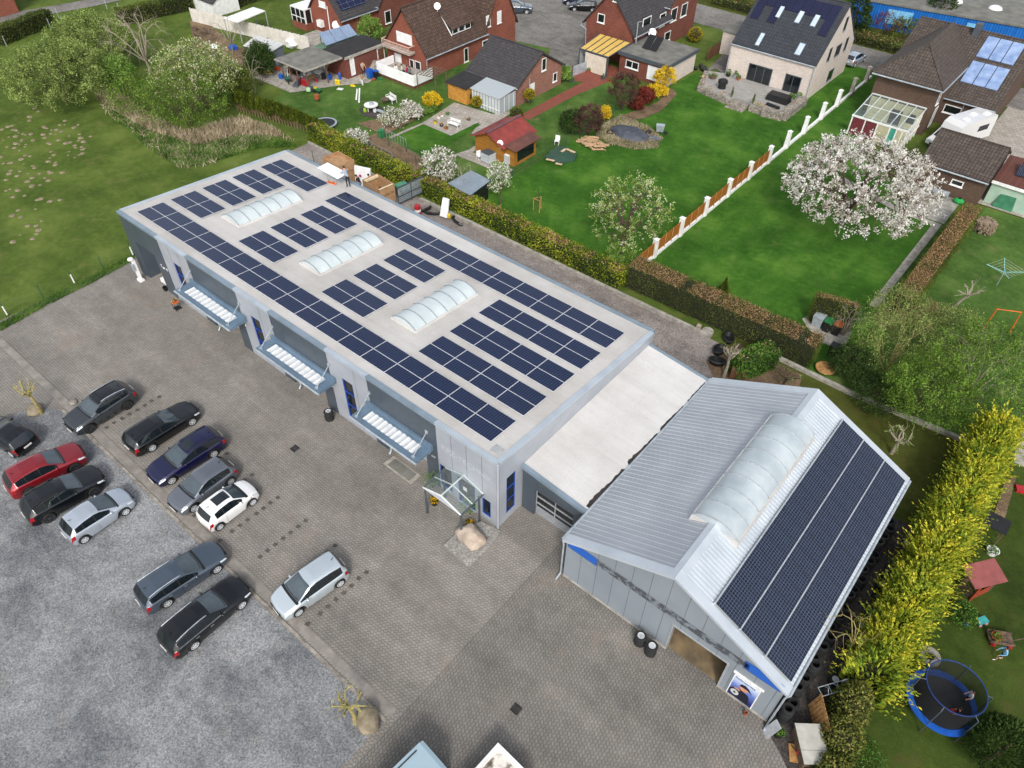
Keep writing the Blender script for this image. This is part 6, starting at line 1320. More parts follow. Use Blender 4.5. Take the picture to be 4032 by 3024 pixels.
for lab, px, zc, r, lm, st in (('golden ball topiary in front of the glass lean-to', (1030,219), .8, .62, 'topiary', .4),('golden ball topiary on a tall stem by the outbuilding door', (1144,203), 1.35, .62, 'topiary', 1.0),('green rounded topiary dome at the end of the brick path', (1116,243), .55, .72, 'olive', 0),('round olive topiary ball on the lawn behind the flat garage', (1502,74), 1.0, .95, 'topiary', .2),('dark clipped ball between ochre lean-to and glass lean-to', (1016,205), .8, .6, 'clip', .2)):
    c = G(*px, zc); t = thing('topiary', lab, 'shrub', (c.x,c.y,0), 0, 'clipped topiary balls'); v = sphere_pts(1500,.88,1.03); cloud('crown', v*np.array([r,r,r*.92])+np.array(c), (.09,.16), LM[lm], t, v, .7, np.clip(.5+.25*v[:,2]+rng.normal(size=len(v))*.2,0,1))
    b = MB(); b.ball(tuple(c), r*.86, 10, 8); b.build('inner_twigs', MT['hedgecore'], t); b = MB(); b.tube([(c.x,c.y,0),(c.x,c.y,zc)], .05, 5); b.build('stem', MT['bark'], t)
tree('green_shrub', 'pale green flowering shrub between garage and balcony house', 'shrub', (798,60), 1.7, 48, 50, th=.1, limbs=8, sec=30, twigs=150, per=22, leaf=(.14,.24), lm='bright', tr=.05, jit=.14)
tree('climbing_shrub', 'green climber at the corner of the outbuilding by the red path', 'shrub', (1223,160), 1.0, 22, 44, th=.1, limbs=6, sec=20, twigs=80, per=24, leaf=(.12,.2), lm='bright', tr=.03)
# reeds and grass round the thicket --------------------------------------
def inpoly(poly, n):
    poly = np.array(poly, float); lo, hi = poly.min(0), poly.max(0); out_ = []
    while len(out_) < n:
        p = rng.uniform(lo, hi, (n*2,2)); c_ = np.zeros(len(p), bool); j = len(poly)-1
        for i in range(len(poly)):
            a_, b_ = poly[i], poly[j]; j = i
            c_ ^= ((a_[1] > p[:,1]) != (b_[1] > p[:,1])) & (p[:,0] < (b_[0]-a_[0])*(p[:,1]-a_[1])/(b_[1]-a_[1]+1e-12)+a_[0])
        out_ += list(p[c_])
    return np.array(out_[:n])
def blades(name, label, cat, polypx, n, size, lm, lean=.35):
    q = inpoly([tuple(G(*p))[:2] for p in polypx], n); L = rng.uniform(*size, n); P = np.column_stack([q, L*.42])
    o = cloud(name, P, size, LM[lm], None, np.column_stack([rng.normal(size=(n,2))*lean, np.ones(n)]), .12, np.clip(.5+.3*np.sin(q[:,0]*1.3)*np.sin(q[:,1]*1.7)+rng.normal(size=n)*.2,0,1)); tag(o, label, cat, kind='stuff'); return o
RE = [(205,198),(240,190),(300,235),(400,290),(520,255),(600,280),(640,310),(600,300),(520,330),(440,362),(390,366),(330,330),(270,275),(220,240)]
blades('dry_reeds', 'dry tan reeds along the edge of the thicket', 'reeds', RE, 3800, (.3,.7), 'reed', .6); blades('tall_reeds', 'taller dry grey tan reeds against the thicket shrubs', 'reeds', [(208,200),(240,192),(300,238),(400,292),(520,258),(590,282),(610,298),(520,296),(430,318),(330,288),(262,252)], 6500, (.5,1.1), 'reed', .4)
blades('rough_grass', 'rough green grass tufts between the dry reeds', 'grass', [(225,235),(300,262),(420,305),(560,285),(640,318),(560,322),(440,358),(380,360),(320,320),(260,270)], 15000, (.2,.6), 'grass', .6)
blades('verge_grass', 'long grass along the fence of the paved yard', 'grass', [(0,700),(100,645),(200,598),(290,548),(292,562),(200,612),(100,662),(0,718)], 5200, (.12,.4), 'grass', .5)
blades('dry_mound_grass', 'dry tan grass round the dark sheeted mound', 'grass', [(1305,268),(1340,250),(1400,275),(1432,300),(1420,322),(1370,325),(1310,312),(1285,292)], 6000, (.2,.5), 'reed', .6)
# mole hills
b = MB(); b.ball((0,0,0), (.3,.26,.11), 9, 6, .12); mo = b.build('molehill', mat('dry_mole_earth', '#8b7f68', '#6b604a', 5, .95, bump=.6), None, local=True, link=False); mm_ = mo.data; bpy.data.objects.remove(mo)
for x, y in np.concatenate([inpoly([(0,270),(60,245),(150,270),(190,300),(180,350),(120,385),(40,420),(0,420)], 92), inpoly([(0,420),(110,390),(150,440),(90,520),(20,540)], 22), inpoly([(60,200),(150,250),(240,330),(230,360),(100,300)], 12)]):
    p = G(x, y); o = bpy.data.objects.new('molehill', mm_); COL.objects.link(o); s_ = rng.uniform(.45,1.1); o.location = (p.x,p.y,-.02); o.scale = (s_,s_,s_); o.rotation_euler = (0,0,rng.uniform(0,6)); tag(o, 'small dry earth molehill scattered over the left grass field', 'molehill', 'molehills on the left field')
# ---------------------------------------------------------------- small things
def T_(name, label, cat, px=None, z=0, rz=0, group=None, at=None):
    p = G(*px, z) if px else Vector(at); return thing(name, label, cat, (p.x, p.y, z), rz, group)
def one(name, label, cat, b, m, group=None, smooth=False, part='body', at=None):
    c = Vector((sum(v[0] for v in b.v)/len(b.v), sum(v[1] for v in b.v)/len(b.v), min(v[2] for v in b.v)))
    b.v = [(v[0]-c.x, v[1]-c.y, v[2]-c.z) for v in b.v]; o = b.build(name, m, None, smooth=smooth); o.location = c; return tag(o, label, cat, group)
def rock(label, px, r, m='stone', z=None, name='boulder'):
    p = G(*px); b = MB(); b.ball((p.x,p.y,r[2]*.55), r, 18, 12, .05)
    b.v = [(v[0]+.12*r[0]*math.sin(v[1]*5+v[2]*4), v[1]+.12*r[1]*math.sin(v[0]*6), max(0,v[2])) for v in b.v]; return one(name, label, 'boulder', b, MT[m], smooth=True)
MT['sand'] = mat('pale_sandstone', '#bdaea0', '#988979', 1.6, .9, bump=.5); MT['bould'] = mat('weathered_granite', '#9b8f79', '#6f6552', 2, .9, bump=.5)
# forecourt -------------------------------------------------------------
MT['island'] = gravelmat('pale_island_gravel', '#8b8883', '#a3a09b', '#76736e', '#938a7d')
isl = [(958,1180),(1010,1224),(1016,1224),(1058,1184),(1083,1150),(1040,1128),(1010,1140),(985,1155)]
P = [tuple(G(*q))[:2] for q in isl]; b = MB(); b.prism(P, -.02, .12); struct(b.build('gravel_island', MT['island']))
rock('large pale sandstone boulder on the gravel island by the glass porch', (1018,1168), (.95,.6,.75), 'sand'); rock('grey brown boulder beside the pollarded tree at the gravel corner', (797,1562), (.62,.6,.55), 'bould')
rock('flat stone beside the pollarded tree at the upper gravel corner', (78,889), (.6,.5,.3), 'bould'); rock('small round stone near the upper end of the concrete channel', (160,869), (.3,.25,.12), 'stone'); 
def flowers(t, c, r, n, lm, h=.18, sz=(.07,.13)):
    v = sphere_pts(n, .3, 1, 0); cloud('flowers', v*np.array([r,r,h])+np.array(c), sz, LM[lm], t, None, .9)
LM['pansy'] = leafmat('yellow_pansies', ['#6d5a12', '#c79a14', '#e3bb1c', '#efcf3a'])
LM['mixflower'] = leafmat('mixed_flowers', ['#4e6b25', '#6d8a33', '#c7707c', '#d9c7b0', '#c8b52c'])
LM['potgreen'] = leafmat('potted_greens', ['#38561f', '#4f742b', '#719040'])
def pot(label, px, r, h, m='terra', lm='potgreen', z=0, plant=.3, group=None, name='flower_pot', n=90):
    t = T_(name, label, 'plant pot', px, z, group=group); x, y, _ = t.location
    b = MB(); b.lathe([(r*.72,z),(r,z+h),(r*.88,z+h),(r*.85,z+h*.85),(0,z+h*.85)], (x,y,0), 14); b.build('pot', MT[m], t)
    if plant: flowers(t, (x,y,z+h*.85), r*1.1, n, lm, plant, (.07,.15))
    return t
gp_ = 'yellow pansy pots at the porch'
pot('black pot of yellow pansies at the porch, nearer the boulder', (1015,1138), .27, .42, 'black', 'pansy', 0, .22, gp_); pot('black pot of yellow pansies under the porch, nearer the gate', (939,1088), .27, .42, 'black', 'pansy', 0, .22, gp_)
LM['wisp'] = leafmat('wispy_leaves', ['#4f7a2a', '#6c9640', '#8bb058'])
for lab, px in (('feathery green shrub beside the left porch post', (935,1055)),('feathery green shrub behind the right porch pansies', (1015,1112))):
    t = T_('porch_shrub', lab, 'shrub', px); x, y, _ = t.location; v = sphere_pts(420,.2,1,-.2); cloud('foliage', v*np.array([.6,.6,.7])+np.array([x,y,.8]), (.05,.11), LM['wisp'], t, None, .4)
    b = MB()
    for k in range(6): b.tube([(x,y,0),(x+rng.uniform(-.4,.4),y+rng.uniform(-.4,.4),1.0)], .012, 3)
    b.build('stems', MT['bark'], t)
po = thing('glass_porch', 'gabled glass entrance porch on grey posts at the hall corner', 'porch', (-2.5,-1,0))
x0, x1, yf, zr, ze = -4.0, -1.05, -1.95, 2.95, 2.45; xm = (x0+x1)/2
b = MB()
for y in (yf, -.06): b.tube([(x0,y,ze),(xm,y,zr),(x1,y,ze)], .05, 4)
b.tube([(xm,yf,zr),(xm,-.06,zr)], .05, 4)
for a in (x0+.72, x1-.72): pass
b.tube([(x0,(yf)/2,ze),(xm,yf/2,zr),(x1,yf/2,ze)], .035, 4); b.build('frame', MT['white'], po)
b = MB(); b.tube([(x0,yf-.03,ze-.03),(x0,-.04,ze-.03)], .06, 5); b.tube([(x1,yf-.03,ze-.03),(x1,-.04,ze-.03)], .06, 5); b.build('eaves_gutter', MT['dgrey'], po)
for s, a in (('l',x0),('r',x1)): slab4(po, 'roof_glass', [(a,yf,ze+.04),(xm,yf,zr+.04),(xm,-.06,zr+.04),(a,-.06,ze+.04)], .012, 'glass')
b = MB(); b.extr([(x0,yf-.02,ze-.02),(x1,yf-.02,ze-.02),(xm,yf-.02,zr-.02)], (0,.03,0)); b.build('front_gable', mat('pale_gable_panel', '#b9bcc4', '#aeb1ba', 2, .4), po)
for x in (x0+.08, x1-.08):
    for y in (yf+.06, -.35): b = MB(); b.tube([(x,y,0),(x,y,ze)], .06, 8); b.tube([(x,y,0),(x,y,.05)], .1, 8); b.build('post', MT['dgrey'], po)
pc = [G(*q) for q in ((850.5,985.8),(828,1002),(888,1046),(909,1028))]
pt = thing('pit_cover', 'three steel plates in a pale concrete frame in front of gate one', 'pit cover', (pc[0].x-.2,pc[0].y-.4,0))
b = MB(); b.prism([(p.x,p.y) for p in pc], -.02, .045); b.build('frame', MT['concrete'], pt); cx = sum((p for p in pc), Vector())/4; Q4 = [cx+(p-cx)*.8 for p in pc]
for k in range(3):
    f0, f1 = k/3+.005, (k+1)/3-.005; b = MB(); b.prism([(p.x,p.y) for p in (Q4[0].lerp(Q4[3],f0),Q4[0].lerp(Q4[3],f1),Q4[1].lerp(Q4[2],f1),Q4[1].lerp(Q4[2],f0))], .0, .055); b.build('steel_plate', MT['felt'], pt)
b = MB()
for tx, ty, pp in ((553,829.5,((190,985),(125,1030),(65,1080),(5,1125),(430,1185),(365,1237),(300,1290),(235,1340),(168,1392),(100,1445),(33,1500),(685,1400),(620,1453),(955,1630))),(553,1244.25,((890,25),(825,90),(760,150),(690,210),(622,270),(555,330),(445,420))),
  (0,829.5,((1377,115),(1310,150),(1250,190),(1185,228),(1120,265),(1055,302),(985,340),(920,380),(1100,550),(1960,605),(2180,790),(2115,830),(2140,1178),(2075,1227),(2005,1277),(1900,1357),(1265,750),(1680,1140)))):
    for q in pp: p = G(tx+q[0]/4, ty+q[1]/4); b.box((p.x,p.y,.0625), (.24,.2,.005), R(15))
struct(b.build('bay_marker_stones', mat('dark_paving_stone', '#57524d', '#47433f', 5, .85)))
for lab, px in (('iron drain grate in the middle of the grey paving', (1115,1533)),('iron drain grate in the concrete channel beside the grey hatchback', (637,955+15)),('iron drain grate in the concrete channel below the dark grey crossover',(145+0,875+30))):
    p = G(*px); b = MB()
    for k in range(6): b.box((p.x-.2+k*.08,p.y,.065), (.035,.42,.02))
    b.box((p.x,p.y+.2,.065),(.46,.04,.022)); b.box((p.x,p.y-.2,.065),(.46,.04,.022)); one('drain_grate', lab, 'drain grate', b, MT['black'])
t = T_('air_pillar', 'white service pillar with grey holder at the hall\'s far front corner', 'service pillar', (305,606)); x, y, _ = t.location
b = MB(); b.bx(x-.25,x+.25,y-.2,y+.2,0,.18); b.bx(x-.16,x+.16,y-.1,y+.1,.18,2.1); b.ball((x,y-.12,2.15),(.24,.24,.14),10,6); b.build('body', MT['whitepl'], t); b = MB(); b.bx(x+.0,x+.22,y-.28,y-.11,1.15,1.75); b.build('holder', MT['zinc'], t)
t = T_('trough', 'white trough and black bucket with yellow hose inside the far gate', 'trough', at=(-35.3,.35,0)); b = MB(); b.bx(-36.0,-35.0,.2,.65,.15,.5); b.build('tub', MT['whitepl'], t)
b = MB(); b.lathe([(.16,0),(.2,.34),(.17,.34),(.15,.05),(0,.05)], (-34.9,-.1,0), 12); one('bucket', 'black bucket in front of the white trough', 'bucket', b, MT['black'])
t = T_('flower_stand', 'small black metal plant stand with flowers beside canopy of gate three', 'plant stand', (384,668)); x, y, _ = t.location; b = MB()
for a in ((-.2,-.2),(.2,-.2),(.2,.2),(-.2,.2)): b.tube([(x+a[0],y+a[1],0),(x+a[0],y+a[1],.7)], .02, 4)
b.box((x,y,.15),(.44,.44,.02)); b.build('stand', MT['black'], t); b = MB(); b.box((x,y,.72),(.46,.46,.05)); b.build('top', MT['orange'], t); flowers(t, (x,y,.75), .24, 120, 'mixflower', .35)
# wheels and tyres --------------------------------------------------------
def tyre_mesh(r, w, rim=None, cap='rim'):
    b = MB(); b.lathe([(r*.6,0),(r*.86,-.0),(r,w*.22),(r,w*.78),(r*.86,w),(r*.6,w),(r*.62,w*.5)], (0,0,0), 18, 'Z', close=True); me = b.build('tyre', MT['tyre'], None, link=False, local=True).data
    q = None
    if rim:
        b = MB(); b.lathe([(r*.55,w*.1),(r*.6,w*.95),(r*.55,w*.93),(r*.5,w*.8)], (0,0,0), 18, close=True); b.lathe([(0,w*.7),(r*.16,w*.72),(r*.16,w*.85),(0,w*.86)], (0,0,0), 10)
        for k in range(rim): a = 2*math.pi*k/rim; u = Vector((math.cos(a),math.sin(a),0)); v = Vector((-u.y,u.x,0)); c = Vector((0,0,w*.78)); b.extr([c+u*r*.12-v*.035, c+u*r*.54-v*.04, c+u*r*.54+v*.04, c+u*r*.12+v*.035], (0,0,.02))
        q = b.build('rim', MT[cap], None, link=False, local=True).data
    return me, q
MT['cap'] = mat('silver_wheel_trim', '#d3d6d8', '#bcbfc2', 8, .3, .2)
W0 = tyre_mesh(.31,.2); W1 = tyre_mesh(.31,.2,9,'rim'); W2 = tyre_mesh(.31,.2,11,'cap'); W3 = tyre_mesh(.29,.19,8,'rim'); W4 = tyre_mesh(.3,.19,6,'drim')
def wheel(kind, loc, label, cat, group, rot=None):
    me, rm = kind
    o = bpy.data.objects.new('car_wheel' if rm else 'car_tyre', me); COL.objects.link(o); o.location = loc; o.rotation_euler = rot or (rng.uniform(-.03,.03), rng.uniform(-.03,.03), rng.uniform(0,6)); tag(o, label, cat, group)
    if rm: q = bpy.data.objects.new('rim', rm); COL.objects.link(q); q.parent = o
    return o
def stack(px, n, kind, label, toplabel=None, group=None, at=None, cat='wheel', kt=None):
    p = G(*px) if px else Vector(at)
    for k in range(n): wheel(kt if (kt and k == n-1) else kind, (p.x+rng.uniform(-.02,.02), p.y+rng.uniform(-.02,.02), k*.2), toplabel if (k == n-1 and toplabel) else label, cat, group)
stack((713,905), 4, W0, 'black tyre low in the stack against the dark gate pillar', 'silver wheel topping the stack against the dark gate pillar', 'wheels stacked by the gate pillar', kt=W1)
stack((1381,1388), 4, W0, 'tyre under the white trimmed wheel left of the shed doorway', 'white trimmed wheel topping the left stack by the shed doorway', 'wheels stacked by the shed doorway', kt=W2)
stack((1404,1410), 4, W0, 'tyre under the silver trimmed wheel nearest the shed doorway', 'silver trimmed wheel topping the stack nearest the shed doorway', 'wheels stacked by the shed doorway', kt=W2)
ys = np.arange(.1, 15, .72)
for k, y in enumerate(ys):
    n = [6,3,5,4,6,3,4,4,3,4,4,5,3,4,4,4,3,5,4,4,3][k%21]
    stack(None, n, W0, 'used black tyre stacked along the right wall of the shed', None, 'used tyres along the shed wall', at=(17.62+.1*math.sin(k*2.1), y+.55, 0), cat='tyre')
for k, y in enumerate(np.arange(3.2, 14.5, .75)):
    kd_ = [W4, W3, W4, W1, W4, W4, W3][k%7]
    for j in range(2):
        if (k*3+j)%5 == 4: continue
        stack(None, 1+(k+j)%3, W4 if (k+j)%3 else W4, 'dark steel wheel piled under the golden hedge', None, 'wheels piled under the golden hedge', at=(18.75+.62*j+.1*math.sin(k), y+.2*j, 0), kt=kd_ if j == 0 else None)
# side yard clutter
pl = T_('wood_pallet_screen', 'upright orange timber pallet screen beside the ivy hedge', 'pallet', (1752,1560)); x, y, _ = pl.location; b = MB(); d = Vector((.45,-.6,0)).normalized(); n_ = Vector((-d.y,d.x,0))
for k in range(8):
    p = Vector((x,y,.0))+d*(k-3.5)*.2; b.extr([p-d*.085+Vector((0,0,.15)), p+d*.085+Vector((0,0,.15)), p+d*.085+Vector((0,0,1.45))+n_*.25, p-d*.085+Vector((0,0,1.45))+n_*.25], n_*.025)
b.build('boards', MT['wood'], pl); b = MB()
for z in (.4,1.2): p = Vector((x,y,z))+n_*(.06+z*.17); b.tube([p-d*.85,p+d*.85], .045, 4)
b.build('battens', MT['wood'], pl)
t = T_('flatbed_box', 'large pale grey lidded box in front of the pallet screen', 'box', (1742,1622), 0, R(38)); b = MB(); b.bx(-.55,.55,-.85,.85,0,.9); b.build('box', MT['dwood'], t, local=True)
for y0, y1 in ((-.9,-.3),(-.28,.9)): b = MB(); b.bx(-.6,.6,y0,y1,.9,.95); b.build('lid', mat('pale_lid', '#b9b6ad', '#a5a299', 2, .7), t, local=True)
t = T_('planter_barrel', 'round tan planter tub at the foot of the lidded box', 'planter', (1738,1643)); x, y, _ = t.location; b = MB(); b.lathe([(.22,0),(.3,.35),(.25,.35),(.22,.1),(0,.1)], (x,y,0), 14); b.build('tub', MT['wood'], t)
t = T_('toolbox', 'red garden machine on a small wooden pallet beside the planter tub', 'machine', (1722,1630), 0, .5); b = MB(); b.bx(-.4,.3,-.4,.4,0,.14); b.build('pallet', MT['wood'], t, local=True); b = MB(); b.ball((.1,0,.32),(.25,.18,.18),8,6); b.build('housing', MT['red'], t, local=True); b = MB(); b.tube([(-.1,0,.3),(-.45,.1,.7)], .025, 4); b.build('handle', MT['black'], t, local=True)
pot('black pot with a small conifer by the shed\'s right corner', (1679,1588), .25, .4, 'black', 'potgreen', 0, .35)
b = MB(); p = G(1665,1580); b.hexa([(p.x-.35,p.y-.2,0),(p.x+.0,p.y-.45,0),(p.x+.05,p.y-.4,0),(p.x-.3,p.y-.15,0),(p.x-.1,p.y+.2,.9),(p.x+.25,p.y-.05,.9),(p.x+.3,p.y,.9),(p.x-.05,p.y+.25,.9)]); one('metal_ledge', 'bent pale sheet metal ledge leaning by the shed\'s right corner', 'metal sheet', b, MT['alu'])
t = T_('hand_cart', 'grey steel sack cart frame lying on the wheel pile', 'hand cart', (1800,1488), .75, R(52)); b = MB()
for y in (-.22,.22): b.tube([(-.7,y,.75),(.7,y,.95)], .025, 5)
for u in (-.7,-.2,.25,.7): b.tube([(u,-.22,.75+.1*(u+.7)/1.4*2),(u,.22,.75+.1*(u+.7)/1.4*2)], .022, 4)
for u in (-.4,.1): b.tube([(u,-.22,.8),(u+.05,0,.98),(u,.22,.8)], .02, 4)
b.v = [(v[0],v[1],v[2]-.0) for v in b.v]; b.v = [(v[0],v[1],v[2]-.75) for v in b.v]; b.build('frame', MT['zinc'], t, local=True)
for s in (-1,1): b = MB(); b.lathe([(0,-.03),(.17,-.03),(.17,.03),(0,.03)], (.7,s*.2,.15), 12, 'Y'); b.build('wheel', MT['rim'], t, local=True)
t = T_('terracotta_piece', 'small pinkish clay tube by the poster', 'clay pot', (1609+0,1526+18)); x, y, _ = t.location; b = MB(); b.lathe([(.07,0),(.09,.3),(.06,.3),(.05,.05),(0,.05)], (x,y,0), 10); b.build('pot', MT['terra'], t)
# poster on the shed front (generic scene: a mechanic carrying a wheel)
ps = thing('advert_board', 'blue advert board showing a mechanic with a wheel on the shed front', 'poster', (15.2,-.1,0))
pa = [ony(*q, -.06) for q in ((1593,1466),(1576,1512),(1606,1534),(1629,1488))]; xs0 = min(p.x for p in pa); xs1 = max(p.x for p in pa); z0_, z1_ = .22, 2.15; xs0, xs1 = 14.95, 16.2
t_ = NT('poster_blue'); sp = t_.n.new('ShaderNodeSeparateXYZ'); t_.link(t_.tc.outputs['Generated'], sp.inputs[0]); t_.out(t_.ramp(sp.outputs[2], [(.15,'#1e2a66'),(.55,'#5e74b8'),(.95,'#c9d6ea')]), .4)
b = MB(); b.bx(xs0,xs1,-.05,-.0,z0_,z1_); b.build('board', t_.m, ps); b = MB(); b.bx(xs0-.05,xs0,-.06,0,z0_-.05,z1_+.05); b.bx(xs1,xs1+.05,-.06,0,z0_-.05,z1_+.05); b.bx(xs0,xs1,-.06,0,z1_,z1_+.05); b.bx(xs0-.15,xs1+.15,-.09,0,z1_+.16,z1_+.24); b.build('frame', MT['white'], ps)
def flat(name, pts, m, y=-.056): b = MB(); b.extr([(xs0+(xs1-xs0)*u, y, z0_+(z1_-z0_)*v) for u, v in pts], (0,.005,0)); return b.build(name, m, ps)
ell = lambda cu, cv, ru, rv, n=16: [(cu+ru*math.cos(2*math.pi*k/n), cv+rv*math.sin(2*math.pi*k/n)) for k in range(n)]
navy = mat('poster_navy', '#171a2c', '#10121f', 4, .5); flat('figure_torso', [(.1,.06),(.85,.02),(.82,.3),(.72,.45),(.4,.52),(.12,.4)], navy, -.055); flat('figure_face', ell(.5,.62,.17,.12), MT['skin'], -.06); flat('figure_cap', [(.3,.66),(.34,.78),(.5,.82),(.66,.76),(.84,.6),(.62,.68)], navy, -.065); flat('figure_arm', ell(.28,.44,.12,.05), MT['skin'], -.0605)
flat('figure_wheel', ell(.24,.24,.24,.18), navy, -.061); flat('figure_rim', ell(.24,.24,.17,.128), MT['cap'], -.066); flat('figure_hub', ell(.24,.24,.05,.04), navy, -.071)
text('Reifenservice', .19, (xs0+.04,-.06,z1_-.2), (1,0,0), (0,0,1), navy, 'lettering', ps, .003)
# yard boundary fence -------------------------------------------------------
yf_ = thing('wire_fence', 'green wire fence posts along the paved yard and left field', 'fence', (-41.1,-5,0))
for k, y in enumerate((-12.6,-9.7,-6.9,-4.4,-1.9,.7,3.4)):
    b = MB(); b.tube([(-41.15,y,0),(-41.15,y,1.35)], .035, 5); q = b.build('post', MT['dgreen'], yf_)
    if k in (1,3,5): b = MB(); b.tube([(-41.1,y,.15),(-41.1,y,.95)], .055, 6); b.build('white_marker', MT['white'], q)
b = MB()
for z in (.2,.5,.8,1.1): b.tube([(-41.15,-14,z),(-41.15,4.5,z)], .006, 3)
b.build('wire', MT['dgreen'], yf_)
f2_ = thing('wire_fence', 'green wire fence posts behind the far end of the hall', 'fence', (-42,10,0))
for y in (7,10.5,14,17.5,21): b = MB(); b.tube([(-42.3,y,0),(-42.3,y,1.3)], .035, 5); b.build('post', MT['dgreen'], f2_)
b = MB(); b.tube([(-42.3,4.5,1.2),(-42.3,22,1.2)], .006, 3); b.tube([(-42.3,4.5,.6),(-42.3,22,.6)], .006, 3); b.build('wire', MT['dgreen'], f2_)
f3_ = thing('field_fence', 'grey wire fence posts beside the left willow and road hedge', 'fence', tuple(G(60,130)))
for px in ((15,100),(66,75),(37,165),(110,62),(128,40),(232,20),(260,28)): p = G(*px); b = MB(); b.tube([(p.x,p.y,0),(p.x,p.y,1.3)], .05, 5); b.build('post', MT['zinc'], f3_)
# retaining strips
def kerbwall(name, label, pts, w, h): 
    b = MB(); o = None
    for i in range(len(pts)-1):
        p, q = Vector((*pts[i],0)), Vector((*pts[i+1],0)); d = (q-p).normalized(); n_ = Vector((-d.y,d.x,0))*w/2; b.extr([p-n_,q-n_,q+n_,p+n_], (0,0,h)); b.extr([p+n_*1.1,q+n_*1.1,q+n_*1.9,p+n_*1.9], (0,0,h*.45))
    return tag(b.build(name, MT['concrete']), label, 'wall')
kerbwall('retaining_wall', 'low concrete retaining wall between the rear gravel and the hedges', [(-29.2,22.9),(1.2,23.2)], .3, .3); kerbwall('retaining_wall', 'low concrete retaining wall behind the shed lawn', [(6.2,24.4),(12,24.35),(19.6,25.0)], .3, .28); kerbwall('retaining_wall', 'short concrete edge behind the cardboard boxes', [(-46,23.3),(-30.5,23.0)], .2, .22)
# behind the hall: boxes, barrel, gate, car parts ----------------------------
def carton(label, px, w, d, h, rz=0, open_=False, lines=()):
    t = T_('cardboard_box', label, 'cardboard box', px, 0, rz, 'large cardboard boxes behind the hall'); b = MB(); e = .05
    b.bx(-w/2,w/2,-d/2,-d/2+e,.1,h); b.bx(-w/2,w/2,d/2-e,d/2,.1,h); b.bx(-w/2,-w/2+e,-d/2+e,d/2-e,.1,h); b.bx(w/2-e,w/2,-d/2+e,d/2-e,.1,h); b.build('box', MT['card'], t, local=True)
    b = MB(); b.bx(-w/2,w/2,-d/2,d/2,0,.1); b.build('pallet', MT['dwood'], t, local=True)
    if open_:
        b = MB(); b.bx(-w/2+e,w/2-e,-d/2+e,d/2-e,.11,.2); b.build('inner_floor', MT['card'], t, local=True); b = MB(); b.bx(w/2-.28,w/2-e,-d/2+e,d/2-e,h-.4,h-.05); b.build('lining', mat('pale_foam_lining', '#e3d3b2', '#d2c09c', 3, .8), t, local=True); b = MB(); b.bx(-w/2+e,-w/2+.2,-d/2+e,d/2-e,h-.3,h-.08); b.build('lining', mat('pale_foam_lining', '#e3d3b2', '#d2c09c', 3, .8), t, local=True)
    else:
        b = MB(); b.bx(-w/2+e,w/2-e,-d/2+e,d/2-e,h-.35,h-.3); b.build('lid', MT['card'], t, local=True); b = MB(); b.bx(-.75,-.1,-d/2-.012,-d/2-.001,h-1.15,h-.55); b.build('dark_window', MT['dglass'], t, local=True)
    ob = text('SUNLITH', .34, (0,0,0), (0,1,0), (0,0,1), MT['timber'], 'lettering', None, .004); ob.parent = t; ob.location = (w/2+.006,-d/2+.22,h*.55)
    if open_: ob = text('SUNLITH', .34, (0,0,0), (1,0,0), (0,0,1), MT['timber'], 'lettering', None, .004); ob.parent = t; ob.location = (-w/2+.25,-d/2-.006,h*.62)
    return t
carton('tall closed cardboard crate with dark window behind the far roof edge', (738,390), 2.5, 1.9, 2.3, R(-4)); carton('open cardboard crate with pale lining beside the green waste container', (822,432), 2.6, 1.7, 1.9, R(-6), True)
t = T_('packing_panel', 'upright white wrapped packing panel between the two cardboard crates', 'packaging', (786,402), 0, R(25)); b = MB(); b.extr([(-.8,-.1,0),(.8,-.1,0),(.8,.15,1.8),(-.8,.15,1.9)], (0,.2,0)); b.build('panel', MT['whitepl'], t, local=True); b = MB(); b.bx(-.3,-.1,-.1,-.02,1.0,1.2); b.build('label_patch', mat('magenta_label', '#b02a7a', '#98206a', 3, .5), t, local=True)
t = T_('waste_container', 'large dark green wheeled waste container next to the lattice gate', 'container', (874,427), 0, R(-10)); b = MB(); b.hexa([(-.6,-.45,.1),(.6,-.45,.1),(.6,.45,.1),(-.6,.45,.1),(-.7,-.55,1.15),(.7,-.55,1.15),(.7,.55,1.15),(-.7,.55,1.15)]); b.build('body', MT['dgreen'], t, local=True); b = MB(); b.hexa([(-.75,-.6,1.16),(.75,-.6,1.16),(.75,.6,1.16),(-.75,.6,1.16),(-.65,-.5,1.32),(.65,-.5,1.32),(.65,.5,1.32),(-.65,.5,1.32)]); b.build('lid', mat('green_lid', '#4a8a6c', '#3f795e', 3, .45), t, local=True)
b = MB(); b.bx(-.3,.2,-.58,-.52,.5,.9); b.build('label_patch', MT['white'], t, local=True)
gt_ = thing('lattice_gate', 'two leaf lattice gate with dark frame closing the rear gravel strip', 'gate', (-29.5,20,0)); ga_, gb_ = G(862,445), G(918,418)
